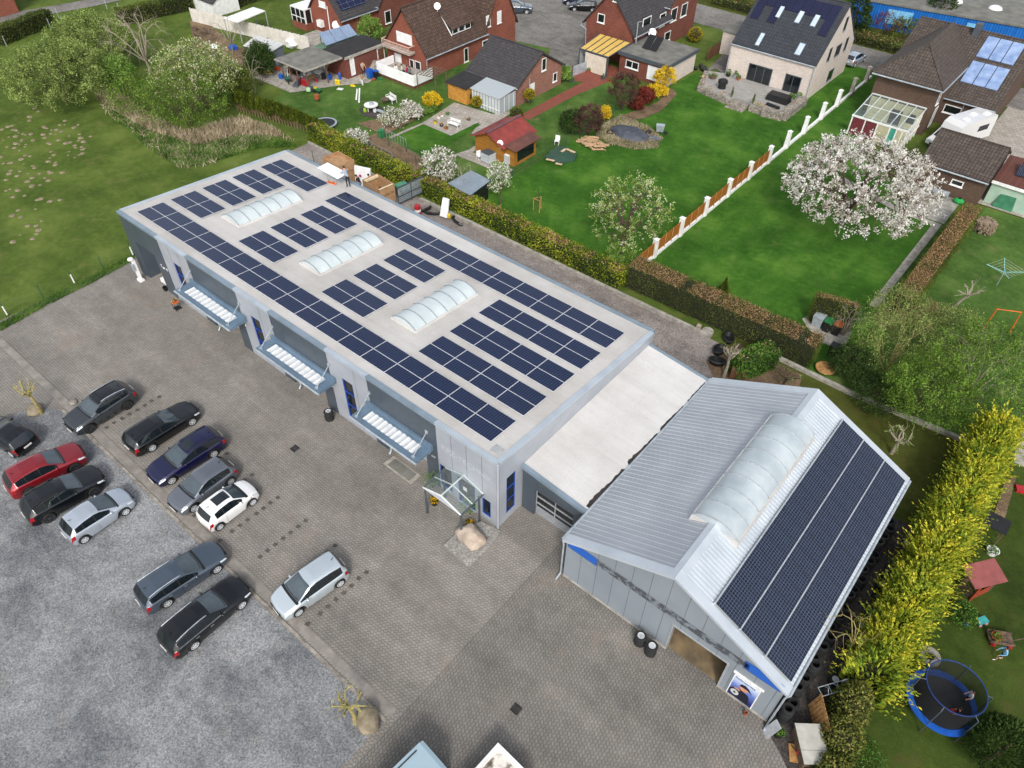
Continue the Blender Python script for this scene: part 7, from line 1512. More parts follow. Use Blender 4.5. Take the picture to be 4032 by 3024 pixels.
for k in range(2):
    p, q = ga_.lerp(gb_, k*.5), ga_.lerp(gb_, k*.5+.49); d = (q-p).normalized(); n_ = Vector((-d.y,d.x,0))*.03; b = MB()
    for z in (.2,.85,1.75): b.extr([p+Vector((0,0,z))-n_,q+Vector((0,0,z))-n_,q+Vector((0,0,z))+n_,p+Vector((0,0,z))+n_], (0,0,.14))
    for f in (0,1): c = p.lerp(q,f); b.tube([c,c+Vector((0,0,1.9))], .05, 4)
    lf = b.build('gate_leaf', MT['dgrey'], gt_); b = MB()
    for i in range(12): c = p.lerp(q,(i+.5)/12); b.tube([c+Vector((0,0,.25)),c+Vector((0,0,1.8))], .028, 4)
    for i in range(7): z = .35+i*.22; b.tube([p+Vector((0,0,z)),q+Vector((0,0,z))], .02, 4)
    b.build('lattice', MT['zinc'], lf)
t = T_('oil_drum', 'red oil drum with a white band behind the hall', 'drum', (903,463)); x, y, _ = t.location; b = MB(); b.lathe([(.0,0),(.29,0),(.29,.9),(.0,.9)], (x,y,0), 16); b.build('drum', MT['red'], t); b = MB(); b.lathe([(.293,.35),(.293,.58)], (x,y,0), 16); b.build('band', MT['white'], t)
t = T_('wrapped_board', 'white wrapped upright board with a yellow tub behind the hall', 'board', (958,475), 0, R(10)); b = MB(); b.extr([(-.4,0,.3),(.4,0,.3),(.35,.5,1.9),(-.3,.5,1.9)], (0,.15,0)); b.build('board', MT['whitepl'], t, local=True); b = MB(); b.ball((.55,.15,.5),(.15,.15,.3),8,6); b.build('tub', MT['yellow'], t, local=True)
for lab, px, rz in (('black plastic car bumper lying on the rear gravel beside the white board', (985,482), -.3),('black car part heap between the red drum and the white board', (935,465), .6),('black scrap beside the red drum', (915,458), 1.2)):
    t = T_('car_bumper', lab, 'car part', px, 0, rz, 'scrap car parts behind the hall'); b = MB(); b.tube([(-.8,.25,.2),(-.6,0,.25),(0,-.12,.28),(.6,0,.25),(.8,.25,.2)], .13, 6); b.tube([(-.5,.0,.1),(.5,.02,.1)], .08, 5); b.build('bumper', MT['black'], t, local=True)
for lab, px, rz in (('black plastic wheel arch liners beside the square laurel block', (1548,785), .4),('black moulded plastic tray by the pollarded tree behind the annex', (1552,760), 1.5),('black plastic sheet heap under the clipped hedge', (1572,735), 2.2)):
    t = T_('plastic_tray', lab, 'car part', px, 0, rz, 'scrap plastic behind the annex'); b = MB(); b.lathe([(.45,0),(.55,.35),(.45,.4),(.3,.12),(0,.1)], (0,0,0), 12); b.v = [(v[0]*1.2,v[1]*.8,v[2]) for v in b.v]; b.build('tray', MT['black'], t, local=True)
t = T_('planter_box', 'dark brown wooden planter box below the square laurel block', 'planter', (1592,812), 0, R(20)); b = MB(); b.bx(-.5,.5,-.5,.5,0,.9); b.build('box', MT['timber'], t, local=True); b = MB(); b.bx(-.45,.45,-.45,.45,.901,.92); b.build('soil', MT['soil'], t, local=True)
t = T_('stone_slabs', 'round stone slabs leaning at the end of the retaining wall', 'stones', (1528,718)); x, y, _ = t.location; b = MB(); b.lathe([(0,0),(.45,0),(.45,.18),(0,.2)], (x,y,0), 14); b.build('slab', MT['concrete'], t); b = MB(); b.bx(x-.9,x-.6,y-.2,y+.1,0,.35); b.build('block', MT['sand'], t)
b = MB(); p = G(1780,802); b.lathe([(0,0),(.7,0),(.7,.06),(0,.07)], (p.x,p.y,.3), 20); one('round_table_top', 'round tan wooden disc by the retaining wall and dark bush', 'table top', b, MT['wood'])
# things on the hall roof
zr_ = lambda x, y: RZ(x, y)
p = ony(725, 392, 13.6); tx, ty = -36.4+2.2, 14.55
p = G(722,392,4.75); tx, ty = p.x, p.y
t = thing('work_table', 'folding work table with a white panel on the far roof corner', 'table', (tx,ty,zr_(tx,ty))); b = MB()
for a in ((-.5,-.25),(.5,-.25),(.5,.25),(-.5,.25)): b.tube([(tx+a[0],ty+a[1],zr_(tx,ty)),(tx+a[0]*.8,ty+a[1],zr_(tx,ty)+.85)], .025, 4)
b.box((tx,ty,zr_(tx,ty)+.88),(1.3,.7,.06)); b.build('frame', MT['zinc'], t)
c = Vector((tx,ty,zr_(tx,ty)+.95)); b = MB(); b.extr([c+Vector((-1.35,-.5,.02)), c+Vector((1.3,-.55,.0)), c+Vector((1.3,.55,.05)), c+Vector((-1.3,.6,.08))], (0,0,.05)); one('white_panel', 'white panel lying across the folding work table on the roof', 'panel', b, MT['whitepl'])
p = G(717,397,4.7); b = MB(); b.box((p.x,p.y,zr_(p.x,p.y)+.04),(.9,.2,.06),.2); b.box((p.x+.2,p.y+.1,zr_(p.x,p.y)+.05),(.5,.12,.05),-.3); one('lifting_strap', 'orange lifting strap lying on the hall roof by the work table', 'strap', b, MT['orange'])
# ---------------------------------------------------------------- gardens: pillar fence
pf = thing('pillar_fence', 'long white pillar fence with low wall and bamboo panels between two lawns', 'fence', (-7.7,50,0))
b = MB(); b.bx(-7.83,-7.57,25.6,79.5,0,.3); b.build('low_wall', MT['white'], pf)
PY = [29.4,33.7,38.1,42.5,46.8,51.1,55.4,59.8,64.4,68.8,73.2,77.7]
MT['bamboo'] = brickmat('bamboo_screen', '#b4732c', '#9c6122', '#6f4318', .05, 30, .008, .7, big=.3)
for y in PY: b = MB(); b.hexa([(-7.92,y-.2,.0),(-7.48,y-.2,.0),(-7.48,y+.2,.0),(-7.92,y+.2,.0),(-7.88,y-.16,1.86),(-7.52,y-.16,1.86),(-7.52,y+.16,1.86),(-7.88,y+.16,1.86)]); b.add([(-7.95,y-.22,1.86),(-7.45,y-.22,1.86),(-7.45,y+.22,1.86),(-7.95,y+.22,1.86),(-7.7,y,2.02)], [(0,1,4),(1,2,4),(2,3,4),(3,0,4),(0,3,2,1)]); b.build('pillar', MT['white'] if y < 72 else MT['concrete'], pf)
for y0, y1 in zip([26.0]+PY[:5], PY[:6]):
    b = MB(); b.bx(-7.72,-7.68,y0+.22,y1-.22,.42,1.55); q = b.build('bamboo_panel', MT['bamboo'], pf); b = MB()
    for f in (.1,.36,.63,.9): y = y0+(y1-y0)*f; b.tube([(-7.62,y,.3),(-7.62,y,1.7)], .035, 5)
    b.build('stakes', MT['wood'], q)
# white house terrace -----------------------------------------------------------
tp_ = [(-21.6,61.9),(-17.5,61.0),(-17.2,62.2),(-15.2,62.2),(-14.9,61.3),(-12.8,61.5),(-11.1,61.8),(-11.1,67.85),(-21.3,67.85),(-23.5,67.0)]
b = MB(); b.prism(tp_, 0, .42); struct(b.build('terrace_slab', brickmat('grey_terrace_pavers', '#a9a6a1', '#98958f', '#6d6a65', .6, .2, .015, big=.2)))
MT['drystone'] = None; t_ = NT('dry_stone'); vv = t_.n.new('ShaderNodeTexVoronoi'); vv.inputs['Scale'].default_value = 4.5; t_.link(t_.tc.outputs['Object'], vv.inputs['Vector']); v2 = t_.n.new('ShaderNodeTexVoronoi'); v2.feature = 'DISTANCE_TO_EDGE'; v2.inputs['Scale'].default_value = 4.5; t_.link(t_.tc.outputs['Object'], v2.inputs['Vector'])
sp = t_.n.new('ShaderNodeSeparateColor'); t_.link(vv.outputs['Color'], sp.inputs[0]); cl = t_.ramp(sp.outputs[0], [(0,'#6f6a63'),(.4,'#8e8880'),(.7,'#a39a8d'),(1,'#8a7c6c')]); cl = t_.mix(1, cl, t_.ramp(v2.outputs['Distance'], [(0,.35),(.12,1.0)]), 'MULTIPLY'); t_.bump(v2.outputs['Distance'], .8, .05); MT['drystone'] = t_.out(cl, .9)
dw = thing('dry_stone_wall', 'dry stone wall edging the white house terrace', 'wall', (-16,61,0))
def stonewall(pts, w, h):
    b = MB()
    for i in range(len(pts)-1):
        p, q = Vector((*pts[i],0)), Vector((*pts[i+1],0)); d = (q-p).normalized(); n_ = Vector((-d.y,d.x,0))*w/2; m_ = 6
        for k in range(m_): a, c = p.lerp(q,k/m_), p.lerp(q,(k+1)/m_); hh = h*rng.uniform(.9,1.12); ww = rng.uniform(.85,1.15); b.extr([a-n_*ww,c-n_*ww,c+n_*ww,a+n_*ww], (0,0,hh))
    b.build('wall', MT['drystone'], dw)
stonewall([(-23.4,66.6),(-21.7,61.8),(-17.6,60.9)], .5, .6); stonewall([(-14.8,61.1),(-12.7,61.1)], .5, .6); stonewall([(-13.2,61.0),(-10.9,61.3),(-10.9,66.8)], .9, .85)
for k in range(3): b = MB(); b.bx(-17.3,-15.1,60.0+k*.55,60.6+k*.55,0,.14*(k+1)); struct(b.build('garden_step', MT['drystone']))
for lab, x, y, h in (('slender shrub left of the terrace steps',-17.6,62,1.3),('slender shrub right of the terrace steps',-14.9,62,1.2)):
    t = thing('column_shrub', lab, 'shrub', (x,y,.4), 0, 'slender shrubs by the steps'); v = sphere_pts(260,.2,1,-1); cloud('foliage', v*np.array([.16,.16,h/2])+np.array([x,y,.45+h/2]), (.08,.16), LM['olive'], t, np.tile([0,0,1.],(len(v),1)), .4); b = MB(); b.tube([(x,y,.4),(x,y,1.2)], .02, 4); b.build('stem', MT['bark'], t)
b = MB(); b.lathe([(.5,.42),(.45,1.0),(.62,1.05),(.6,1.3),(.3,1.5),(0,1.52)], (-19.7,63.6,0), 8); one('covered_barbecue', 'black covered barbecue on the white house terrace', 'barbecue', b, MT['black'])
b = MB(); b.hexa([(-14.4,64.1,.42),(-11.8,64.1,.42),(-11.8,65.5,.42),(-14.4,65.5,.42),(-14.3,64.2,1.1),(-11.9,64.2,1.1),(-11.9,65.4,1.15),(-14.3,65.4,1.15)]); one('covered_furniture', 'black covered garden furniture by the smaller patio door', 'garden furniture', b, MT['black'])
b = MB(); b.tube([(-13.6,62.9,.55),(-12,62.6,.6)], .2, 6); one('furniture_cover', 'rolled black cover on the stone wall of the terrace', 'cover', b, MT['black'])
for k, (x, y, r, h, m_, l) in enumerate(((-20.8,67.2,.3,.35,'black','long black trough with a leafy shrub beside the terrace wall corner'),(-19.9,67.3,.25,.4,'zinc','zinc pot with tall leaves next to the large patio door'),(-19.3,67.0,.25,.35,'terra','terracotta pot of greens left of the large patio door'),(-11.6,66.9,.3,.4,'zinc','zinc pot with green plant at the terrace corner by the downpipe'),(-12.2,66.3,.26,.35,'terra','terracotta pot with dry brown plant by the smaller patio door'),(-11.7,65.6,.25,.4,'zinc','grey pot of greens near the covered furniture'),(-21.9,65.4,.5,.3,'dwood','wooden planter with herbs on the terrace\'s left wall'))):
    pot(l, None, r, h, m_, 'potgreen', .42, .5, 'pots on the white house terrace', n=70) if False else None
    t = thing('flower_pot', l, 'plant pot', (x,y,.42), 0, 'pots on the white house terrace'); b = MB(); b.lathe([(r*.75,.42),(r,.42+h),(0,.42+h)], (x,y,0), 12); b.build('pot', MT[m_], t); flowers(t, (x,y,.42+h), r*1.3, 80, 'potgreen', .55 if k in (0,1) else .3, (.08,.17))
fl = thing('rockery_plants', 'flowering rockery plants along the terrace\'s dry stone wall', 'plants', (-16,61.5,0)); Pq = []
for x, y in ((-22.6,64.5),(-21.8,62.6),(-20.4,61.9),(-18.6,61.6),(-14.2,61.8),(-13.5,61.8),(-12.0,61.6),(-11.2,63),(-11.2,65)): v = sphere_pts(60,.2,1,0); Pq.append(v*np.array([.5,.4,.3])+np.array([x,y,.6]))
cloud('foliage', np.concatenate(Pq), (.08,.16), LM['mixflower'], fl, None, .8)
# right garden -----------------------------------------------------------------
tr_ = thing('trampoline', 'round trampoline with bright blue edge pad and black safety net', 'trampoline', (23.15,5.85,0)); cx, cy, rr = 23.15,5.85,1.62
b = MB(); b.lathe([(rr-.3,.86),(rr,.86),(rr,.93),(rr-.3,.93)], (cx,cy,0), 36, close=True); b.build('edge_pad', MT['blue'], tr_); b = MB(); b.lathe([(0,.87),(rr-.3,.87),(rr-.3,.89),(0,.89)], (cx,cy,0), 36); b.build('jumping_mat', mat('black_mat', '#1b1c1f', '#141517', 8, .8), tr_)
nm = NT('safety_net'); nm.b.inputs['Alpha'].default_value = .6; nm.out('#101114', .9); b = MB(); b.lathe([(rr-.32,.95),(rr-.32,2.55)], (cx,cy,0), 36); b.f = b.f[:36]; b.mi = b.mi[:36]; b.build('safety_net', nm.m, tr_)
b = MB(); b.tube([(cx+(rr-.3)*math.cos(a),cy+(rr-.3)*math.sin(a),2.56) for a in np.linspace(0,2*math.pi,37)], .03, 5); b.build('top_ring', mat('blue_ring', '#1c3a78', '#16305f', 4, .5), tr_)
for k in range(6):
    a = 2*math.pi*k/6+.4; x, y = cx+rr*.97*math.cos(a), cy+rr*.97*math.sin(a); b = MB(); b.tube([(x,y,0),(x,y,.86),(x,y,2.5),(cx+(rr-.3)*math.cos(a),cy+(rr-.3)*math.sin(a),2.56)], .028, 5); b.build('leg', MT['dgrey'], tr_)
ph = thing('playhouse', 'wooden pallet playhouse with a dull red roof in the play garden', 'playhouse', (22.3,13.6,0))
a0 = [Vector((22.0,13.62,0)),Vector((22.74,13.1,0)),Vector((23.35,14.3,0)),Vector((22.6,14.85,0))]
for i in range(4):
    p, q = a0[i], a0[(i+1)%4]; b = MB()
    for k in range(6): c, e = p.lerp(q,(k+.12)/6), p.lerp(q,(k+.88)/6); d = (q-p).normalized(); n_ = Vector((-d.y,d.x,0))*.02; b.extr([c,e,e+Vector((0,0,.75)),c+Vector((0,0,.75))], n_)
    b.tube([p,p+Vector((0,0,1.6))], .05, 5); b.build('slatted_wall', mat('orange_red_slats', '#a5452a', '#86371f', 4, .7) if i == 1 else MT['dwood'], ph)
slab4(ph, 'roof', [(21.5,13.5,1.72),(22.5,12.6,1.58),(23.7,14.2,1.62),(22.7,15.1,1.78)], .05, mat('dull_red_roof', '#8f4f4c', '#7b4240', 2, .85))
for lab, p0, sz in (('low dark boarded shelter roof beside the golden hedge', (1905+560-560+0,1262), 0),): pass
sl_ = T_('small_shelter', 'low shelter with a dark boarded roof behind the golden hedge', 'shelter', (2130,1160)); x, y, _ = sl_.location; slab4(sl_, 'roof', [(x-.6,y-.5,1.3),(x+.6,y-.5,1.3),(x+.6,y+.5,1.5),(x-.6,y+.5,1.5)], .05, MT['black'])
b = MB()
for u, v in ((-.5,-.4),(.5,-.4),(.5,.4),(-.5,.4)): b.tube([(x+u,y+v,0),(x+u,y+v,1.35)], .04, 4)
b.build('posts', MT['dwood'], sl_)
pot('white round tub planted with greens by the small shelter', (2140,1195), .35, .35, 'white', 'potgreen', 0, .2); 
t = T_('toy_pushcart', 'turquoise and yellow toy push car on the play lawn', 'toy', (2117,1345), 0, 1.0); b = MB(); b.bx(-.3,.3,-.18,.18,.15,.3); b.build('body', mat('turquoise_plastic', '#3fa6a6', '#338c8c', 4, .4), t, local=True); b = MB(); b.tube([(-.3,-.15,.3),(-.5,-.12,.6),(-.5,.12,.6),(-.3,.15,.3)], .025, 4); b.build('handle', MT['yellow'], t, local=True)
for x in (-.2,.2):
    for y in (-.2,.2): b = MB(); b.lathe([(0,-.03),(.09,-.03),(.09,.03),(0,.03)], (x,y,.09), 10, 'Y'); b.build('wheel', mat('pink_plastic', '#c98a96', '#b57683', 4, .5), t, local=True)
t = T_('toy', 'blue and yellow plastic toy beside the flowering bush', 'toy', (2086,1350)); x, y, _ = t.location; b = MB(); b.ball((x,y,.15),(.2,.15,.15),8,6); b.build('body', mat('sky_blue_plastic', '#2a86c4', '#2272aa', 4, .4), t); b = MB(); b.ball((x,y,.34),(.1,.1,.08),8,5); b.build('top', MT['yellow'], t)
t = T_('handcart', 'grey wooden handcart carrying a terracotta bowl beside the walking child', 'handcart', (2156,1384), 0, .5); b = MB(); b.bx(-.6,.6,-.35,.35,.22,.28); b.bx(-.6,.6,-.35,-.31,.28,.42); b.bx(-.6,.6,.31,.35,.28,.42); b.build('tray', MT['dwood'], t, local=True); b = MB(); b.tube([(.6,0,.25),(1.1,.1,.5)], .025, 4); b.build('drawbar', MT['dwood'], t, local=True)
for x in (-.4,.4):
    for y in (-.38,.38): b = MB(); b.lathe([(0,-.03),(.13,-.03),(.13,.03),(0,.03)], (x,y,.13), 10, 'Y'); b.build('wheel', MT['red'], t, local=True)
p = t.location; pot('terracotta bowl of soil standing in the handcart', (2150,1378), .28, .2, 'terra', 'potgreen', .285, .08)
t = T_('millstone', 'round grey stone disc by the trampoline net', 'stone', (2005,1420)); x, y, _ = t.location; b = MB(); b.lathe([(.25,0),(.55,0),(.55,.2),(.25,.2)], (x,y,0), 18, close=True); b.build('ring', MT['concrete'], t)
def sandpit(lab, poly): pass
sheet('pond_edge', [(2195,930),(2212,925),(2212,1010),(2190,1000)], 0, MT['concrete']); sheet('garden_bed', [(2170,1040),(2195,1030),(2170,1120),(2140,1130)], 0, MT['bed'])
b = MB(); p = G(2205,1060); b.box((p.x,p.y,.12),(.7,.5,.24),.4); one('toy_crate', 'red plastic toy box at the right picture edge', 'toy', b, MT['red'])
sw = thing('swing_frame', 'orange metal swing frame rising from the right thicket', 'swing', (17.6,38,0)); p, q = Vector((16.7,37.6,0)), Vector((18.4,38.6,0)); b = MB(); b.tube([p,p+Vector((.1,.1,2.2)),q+Vector((-.1,-.1,2.2)),q], .05, 6); b.build('frame', MT['orange'], sw)
dr = thing('rotary_dryer', 'turquoise rotary clothes dryer with four arms on the washing lawn', 'clothes dryer', (15.96,44.6,0)); b = MB(); b.tube([(15.96,44.6,0),(15.96,44.6,1.6)], .03, 5); b.build('pole', MT['zinc'], dr)
for k in range(4): a = k*math.pi/2+.35; b = MB(); b.tube([(15.96,44.6,1.35),(15.96+1.5*math.cos(a),44.6+1.5*math.sin(a),1.75)], .028, 4); b.build('arm', mat('turquoise_metal', '#7fc3bf', '#6cb0ac', 4, .4), dr)
b = MB()
for j in (.5,.8,1.1,1.4): b.tube([(15.96+j*math.cos(a),44.6+j*math.sin(a),1.38+.27*j) for a in [k*math.pi/2+.35 for k in range(5)]], .006, 3)
b.build('line', MT['whitepl'], dr)
def logs(name, label, px, r, h, n, m=('pale_log','#9c8a74','#5f5143')):
    p = G(*px); t = thing(name, label, 'wood pile', (p.x,p.y,0)); b = MB()
    for k in range(n): a = rng.uniform(0,2*math.pi); z = rng.uniform(.05,h); rr = r*rng.uniform(.75,1.0)*(1-.15*z/h); d = Vector((math.cos(a),math.sin(a),0)); c = Vector((p.x,p.y,z))+d*rr; b.tube([c-d*.2,c+d*.12], rng.uniform(.04,.08), 5)
    b.ball((p.x,p.y,h*.45),(r*.85,r*.85,h*.6),10,6); b.build('logs', mat(*m[:1], m[1], m[2], 14, .9), t); return t
logs('wood_pile', 'round stacked pile of split logs right of the brown topped hedge', (2122,498), .95, 1.0, 300)
b = MB(); p = G(2165,448); b.hexa([(p.x-.9,p.y-.6,0),(p.x+.9,p.y-.6,0),(p.x+.9,p.y+.6,0),(p.x-.9,p.y+.6,0),(p.x-.6,p.y-.4,1.3),(p.x+.7,p.y-.4,1.35),(p.x+.7,p.y+.45,1.4),(p.x-.6,p.y+.45,1.3)]); one('tarpaulin_cover', 'green tarpaulin covered stack in front of the lean-to', 'covered stack', b, mat('green_tarpaulin', '#3a7a5a', '#2c6348', 2, .5, bump=.4))
for lab, px in (('dark grey water butt right of the green tarpaulin', (2200,432)),('lower dark tub in front of the water butt', (2196,452))): t = T_('water_butt', lab, 'barrel', px); x, y, _ = t.location; b = MB(); b.lathe([(.26,0),(.32,.75),(.28,.75),(.26,.6),(0,.6)], (x,y,0), 14); b.build('barrel', MT['black'], t)
sheet('patio_floor', [(5.6,56.5),(9.7,56.5),(9.7,51.2),(6.2,51.2)], 0, brickmat('checker_patio', '#a7a49c', '#8a867e', '#77736b', .4, .4, .01, big=.15), False); sheet('garden_path', [(-.5,53.4),(6.2,51.1),(9.6,51.0),(9.5,35),(8.9,35),(8.9,50.4),(6,50.4),(-1,52.6)], 0, MT['concrete'], False)
t = T_('garden_table', 'grey topped garden table in front of the red swing seat', 'table', (2022,428), 0, R(5)); b = MB(); b.bx(-.9,.9,-.45,.45,.7,.75); b.build('table_top', MT['zinc'], t, local=True)
for x in (-.85,.85):
    for y in (-.4,.4): b = MB(); b.tube([(x,y,0),(x,y,.7)], .03, 4); b.build('leg', MT['alu'], t, local=True)
t = T_('swing_seat', 'red garden swing seat under a white tube frame by the tiled garage', 'swing seat', (2042,408), 0, R(5)); b = MB(); b.bx(-.9,.9,-.25,.25,.45,.52); b.bx(-.9,.9,.25,.32,.5,1.0); b.build('seat', MT['red'], t, local=True); b = MB()
for s in (-1.15,1.15): b.tube([(s,-.7,0),(s,0,1.7),(s,.6,0)], .035, 5)
b.tube([(-1.15,0,1.7),(1.15,0,1.7)], .035, 5); b.build('frame', MT['whitepl'], t, local=True)
b = MB(); p = G(1992,461); b.ball((p.x,p.y,.28),.27,14,8); one('globe_lamp', 'white globe lamp at the edge of the checkered patio', 'lamp', b, MT['whitepl'], smooth=True)
t = T_('grill_lid', 'bright green oval garden barbecue by the brown topped hedge', 'barbecue', (2068,440)); x, y, _ = t.location; b = MB(); b.ball((x,y,.3),(.5,.35,.28),12,6); b.build('body', mat('bright_green_plastic', '#1fa04c', '#178340', 4, .4), t); b = MB(); b.lathe([(0,.56),(.14,.56),(.14,.62),(0,.62)], (x,y,0), 10); b.build('cap', MT['black'], t)
for lab, px in (('small white windmill ornament at the patio edge beside the globe lamp', (1980,456)),('small white windmill ornament at the patio corner by the hedge', (2038,474))): t = T_('garden_ornament', lab, 'ornament', px, group='white ornaments on the patio edge'); x, y, _ = t.location; b = MB(); b.tube([(x,y,0),(x,y,.45)], .06, 5); b.box((x,y,.45),(.35,.04,.06)); b.build('body', MT['whitepl'], t)
for lab, px, w, m_, lm_ in (('grey wheelbarrow standing on end beside the dustbins', (1764,703), .4, 'zinc', 'zinc'),('dustbin with green lid beside the wheelbarrow', (1783,715), .3, 'black', 'green'),('dustbin with brown lid right of the green lidded one', (1803,722), .3, 'black', 'terra'),('dark dustbin beside the round tan disc', (1795,768), .3, 'black', 'black')):
    t = T_('wheelie_bin' if 'bin' in lab.split()[0]+lab.split()[1] else 'wheelbarrow', lab, 'bin' if 'bin' in lab[:14] else 'wheelbarrow', px); x, y, _ = t.location; b = MB(); b.hexa([(x-w*.8,y-w*.8,0),(x+w*.8,y-w*.8,0),(x+w*.8,y+w*.8,0),(x-w*.8,y+w*.8,0),(x-w,y-w,.95),(x+w,y-w,.95),(x+w,y+w,.95),(x-w,y+w,.95)]); b.build('body', MT[m_], t); b = MB(); b.hexa([(x-w*1.05,y-w*1.05,.96),(x+w*1.05,y-w*1.05,.96),(x+w*1.05,y+w*1.05,.96),(x-w*1.05,y+w*1.05,.96),(x-w,y-w,1.04),(x+w,y-w,1.04),(x+w,y+w,1.1),(x-w,y+w,1.1)]); b.build('lid', MT[lm_], t)
sheet('bin_pad', [(1732,690),(1760,675),(1840,720),(1820,760),(1760,735)], 0, MT['concrete'])
# centre gardens ----------------------------------------------------------------
b = MB(); p = G(1360,292); b.ball((p.x,p.y,.0),(2.4,1.5,.75),16,8,.06); b.v = [(v[0],v[1],max(0,v[2])) for v in b.v]; one('sheeted_mound', 'dark grey sheeted earth mound in the dry grass', 'mound', b, mat('dark_sheeting', '#4a4f59', '#373b44', 2, .6, bump=.4))
for lab, px in (('black tub on the dark sheeted mound', (1326,283)),('second black tub in the dry grass left of the mound', (1318,290))): t = T_('tub', lab, 'tub', px, group='black tubs by the mound'); x, y, _ = t.location; b = MB(); b.lathe([(.35,0),(.42,.3),(.36,.3),(.33,.08),(0,.08)], (x,y,0), 12); b.build('tub', MT['black'], t)
lp = thing('log_pile', 'loose pile of pale cut logs in front of the purple shrub', 'wood pile', tuple(G(1280,314))); p = G(1280,314); b = MB()
for k in range(34): a = rng.uniform(-.5,.9); c = Vector((p.x+rng.uniform(-1.2,1.2), p.y+rng.uniform(-.8,.8), rng.uniform(.08,.45))); d = Vector((math.cos(a),math.sin(a),0)); b.tube([c-d*.6,c+d*.6], rng.uniform(.06,.13), 6)
b.build('logs', mat('cut_log_wood', '#b89a78', '#8d7052', 9, .85), lp)
t = T_('wheelbarrow', 'grey wheelbarrow tipped up beside the dark mound', 'wheelbarrow', (1425,290), 0, .5); b = MB(); b.hexa([(-.4,-.1,.3),(.3,-.1,.3),(.3,.1,.3),(-.4,.1,.3),(-.5,-.3,1.1),(.4,-.3,1.1),(.4,.2,1.1),(-.5,.2,1.1)]); b.build('tray', MT['zinc'], t, local=True); b = MB(); b.lathe([(0,-.05),(.2,-.05),(.2,.05),(0,.05)], (.6,0,.2), 12, 'Y'); b.build('wheel', MT['tyre'], t, local=True); b = MB(); b.tube([(.6,0,.2),(-.4,.25,.5),(-.8,.3,.9)], .025, 4); b.build('handle', MT['black'], t, local=True)
b = MB(); p = G(1400,290); b.ball((p.x,p.y,.2),(.3,.3,.3),8,6); one('black_bucket', 'black bucket between the mound and the tipped wheelbarrow', 'bucket', b, MT['black'])
b = MB(); p = G(1412,300); b.ball((p.x,p.y,.05),(.9,.5,.25),10,6,.3); one('plastic_sheet', 'crumpled blue grey plastic sheet by the tipped wheelbarrow', 'plastic sheet', b, mat('bluegrey_sheet', '#59636f', '#454e59', 4, .4, bump=.5))
tarp = thing('covered_pond', 'dark green tarpaulin with planks over a garden pond', 'tarpaulin', tuple(G(1212,338))); pp = [G(*q) for q in ((1176,343),(1203,320),(1222,320),(1247,335),(1240,350),(1208,356))]; b = MB(); b.prism([(p.x,p.y) for p in pp], 0, .22); b.build('sheet', mat('dark_green_tarpaulin', '#31503f', '#263f32', 2, .5, bump=.4), tarp)
for a, c in (((1180,344),(1198,348)),((1200,353),(1214,356)),((1213,328),(1222,322)),((1224,322),(1242,330))): p, q = G(*a,.25), G(*c,.25); d = (q-p).normalized()*.0; b = MB(); n_ = Vector((-(q-p).y,(q-p).x,0)).normalized()*.13; b.extr([p-n_,q-n_,q+n_,p+n_], (0,0,.05)); b.build('plank', mat('pale_plank', '#cbb393', '#b59b79', 3, .8), tarp)
st = T_('tree_stake', 'young tree in a wooden stake frame on the long lawn', 'young tree', (1162,455)); x, y, _ = st.location; b = MB()
for u, v in ((-.35,-.25),(.35,-.25),(0,.4)): b.tube([(x+u,y+v,0),(x+u,y+v,1.3)], .04, 5)
b.tube([(x-.35,y-.25,1.25),(x+.35,y-.25,1.25),(x,y+.4,1.25),(x-.35,y-.25,1.25)], .03, 4); b.build('stake_frame', MT['wood'], st); b = MB(); b.tube([(x,y,0),(x+.05,y,2.2)], .03, 5); b.build('trunk', MT['bark'], st); v = sphere_pts(60,.2,1); cloud('crown', v*np.array([.4,.4,.6])+np.array([x,y,1.9]), (.06,.12), LM['bright'], st)
for lab, px, top in (('caged white water tank with grey top by the log cabin', (1055,350), 'dgrey'),('caged white water tank nearest the log cabin corner', (1096,352), 'whitepl')):
    t = T_('water_tank', lab, 'water tank', px, 0, R(-3), 'caged water tanks by the log cabin'); b = MB(); b.bx(-.55,.55,-.5,.5,.15,1.05); b.build('tank', mat('milky_tank', '#c9ced0', '#b4babd', 2, .4), t, local=True); b = MB()
    for k in range(6): u = -.57+k*1.14/5; b.tube([(u,-.53,.1),(u,-.53,1.08)], .015, 4); b.tube([(u,.53,.1),(u,.53,1.08)], .015, 4)
    for z in (.2,.5,.8,1.08): b.tube([(-.58,-.53,z),(.58,-.53,z),(.58,.53,z),(-.58,.53,z),(-.58,-.53,z)], .015, 4)
    b.build('cage', MT['zinc'], t, local=True); b = MB(); b.bx(-.56,.56,-.51,.51,1.06,1.12); b.build('lid', MT[top], t, local=True)
def chair(label, px, rz, m='whitepl', group=None):
    t = T_('garden_chair', label, 'chair', px, 0, rz, group); b = MB(); b.bx(-.24,.24,-.24,.24,.42,.46); b.build('seat', MT[m], t, local=True); b = MB(); b.bx(-.24,.24,.22,.26,.46,.9); b.build('backrest', MT[m], t, local=True)
    for u in (-.21,.21):
        for v in (-.21,.21): b = MB(); b.tube([(u,v,0),(u,v,.42)], .025, 4); b.build('leg', MT[m], t, local=True)
    return t
chair('white plastic chair between the log cabin and the grey topped tank', (1036,345), 1.2); chair('white ornate chair beside the covered pond', (1203,312), .4)
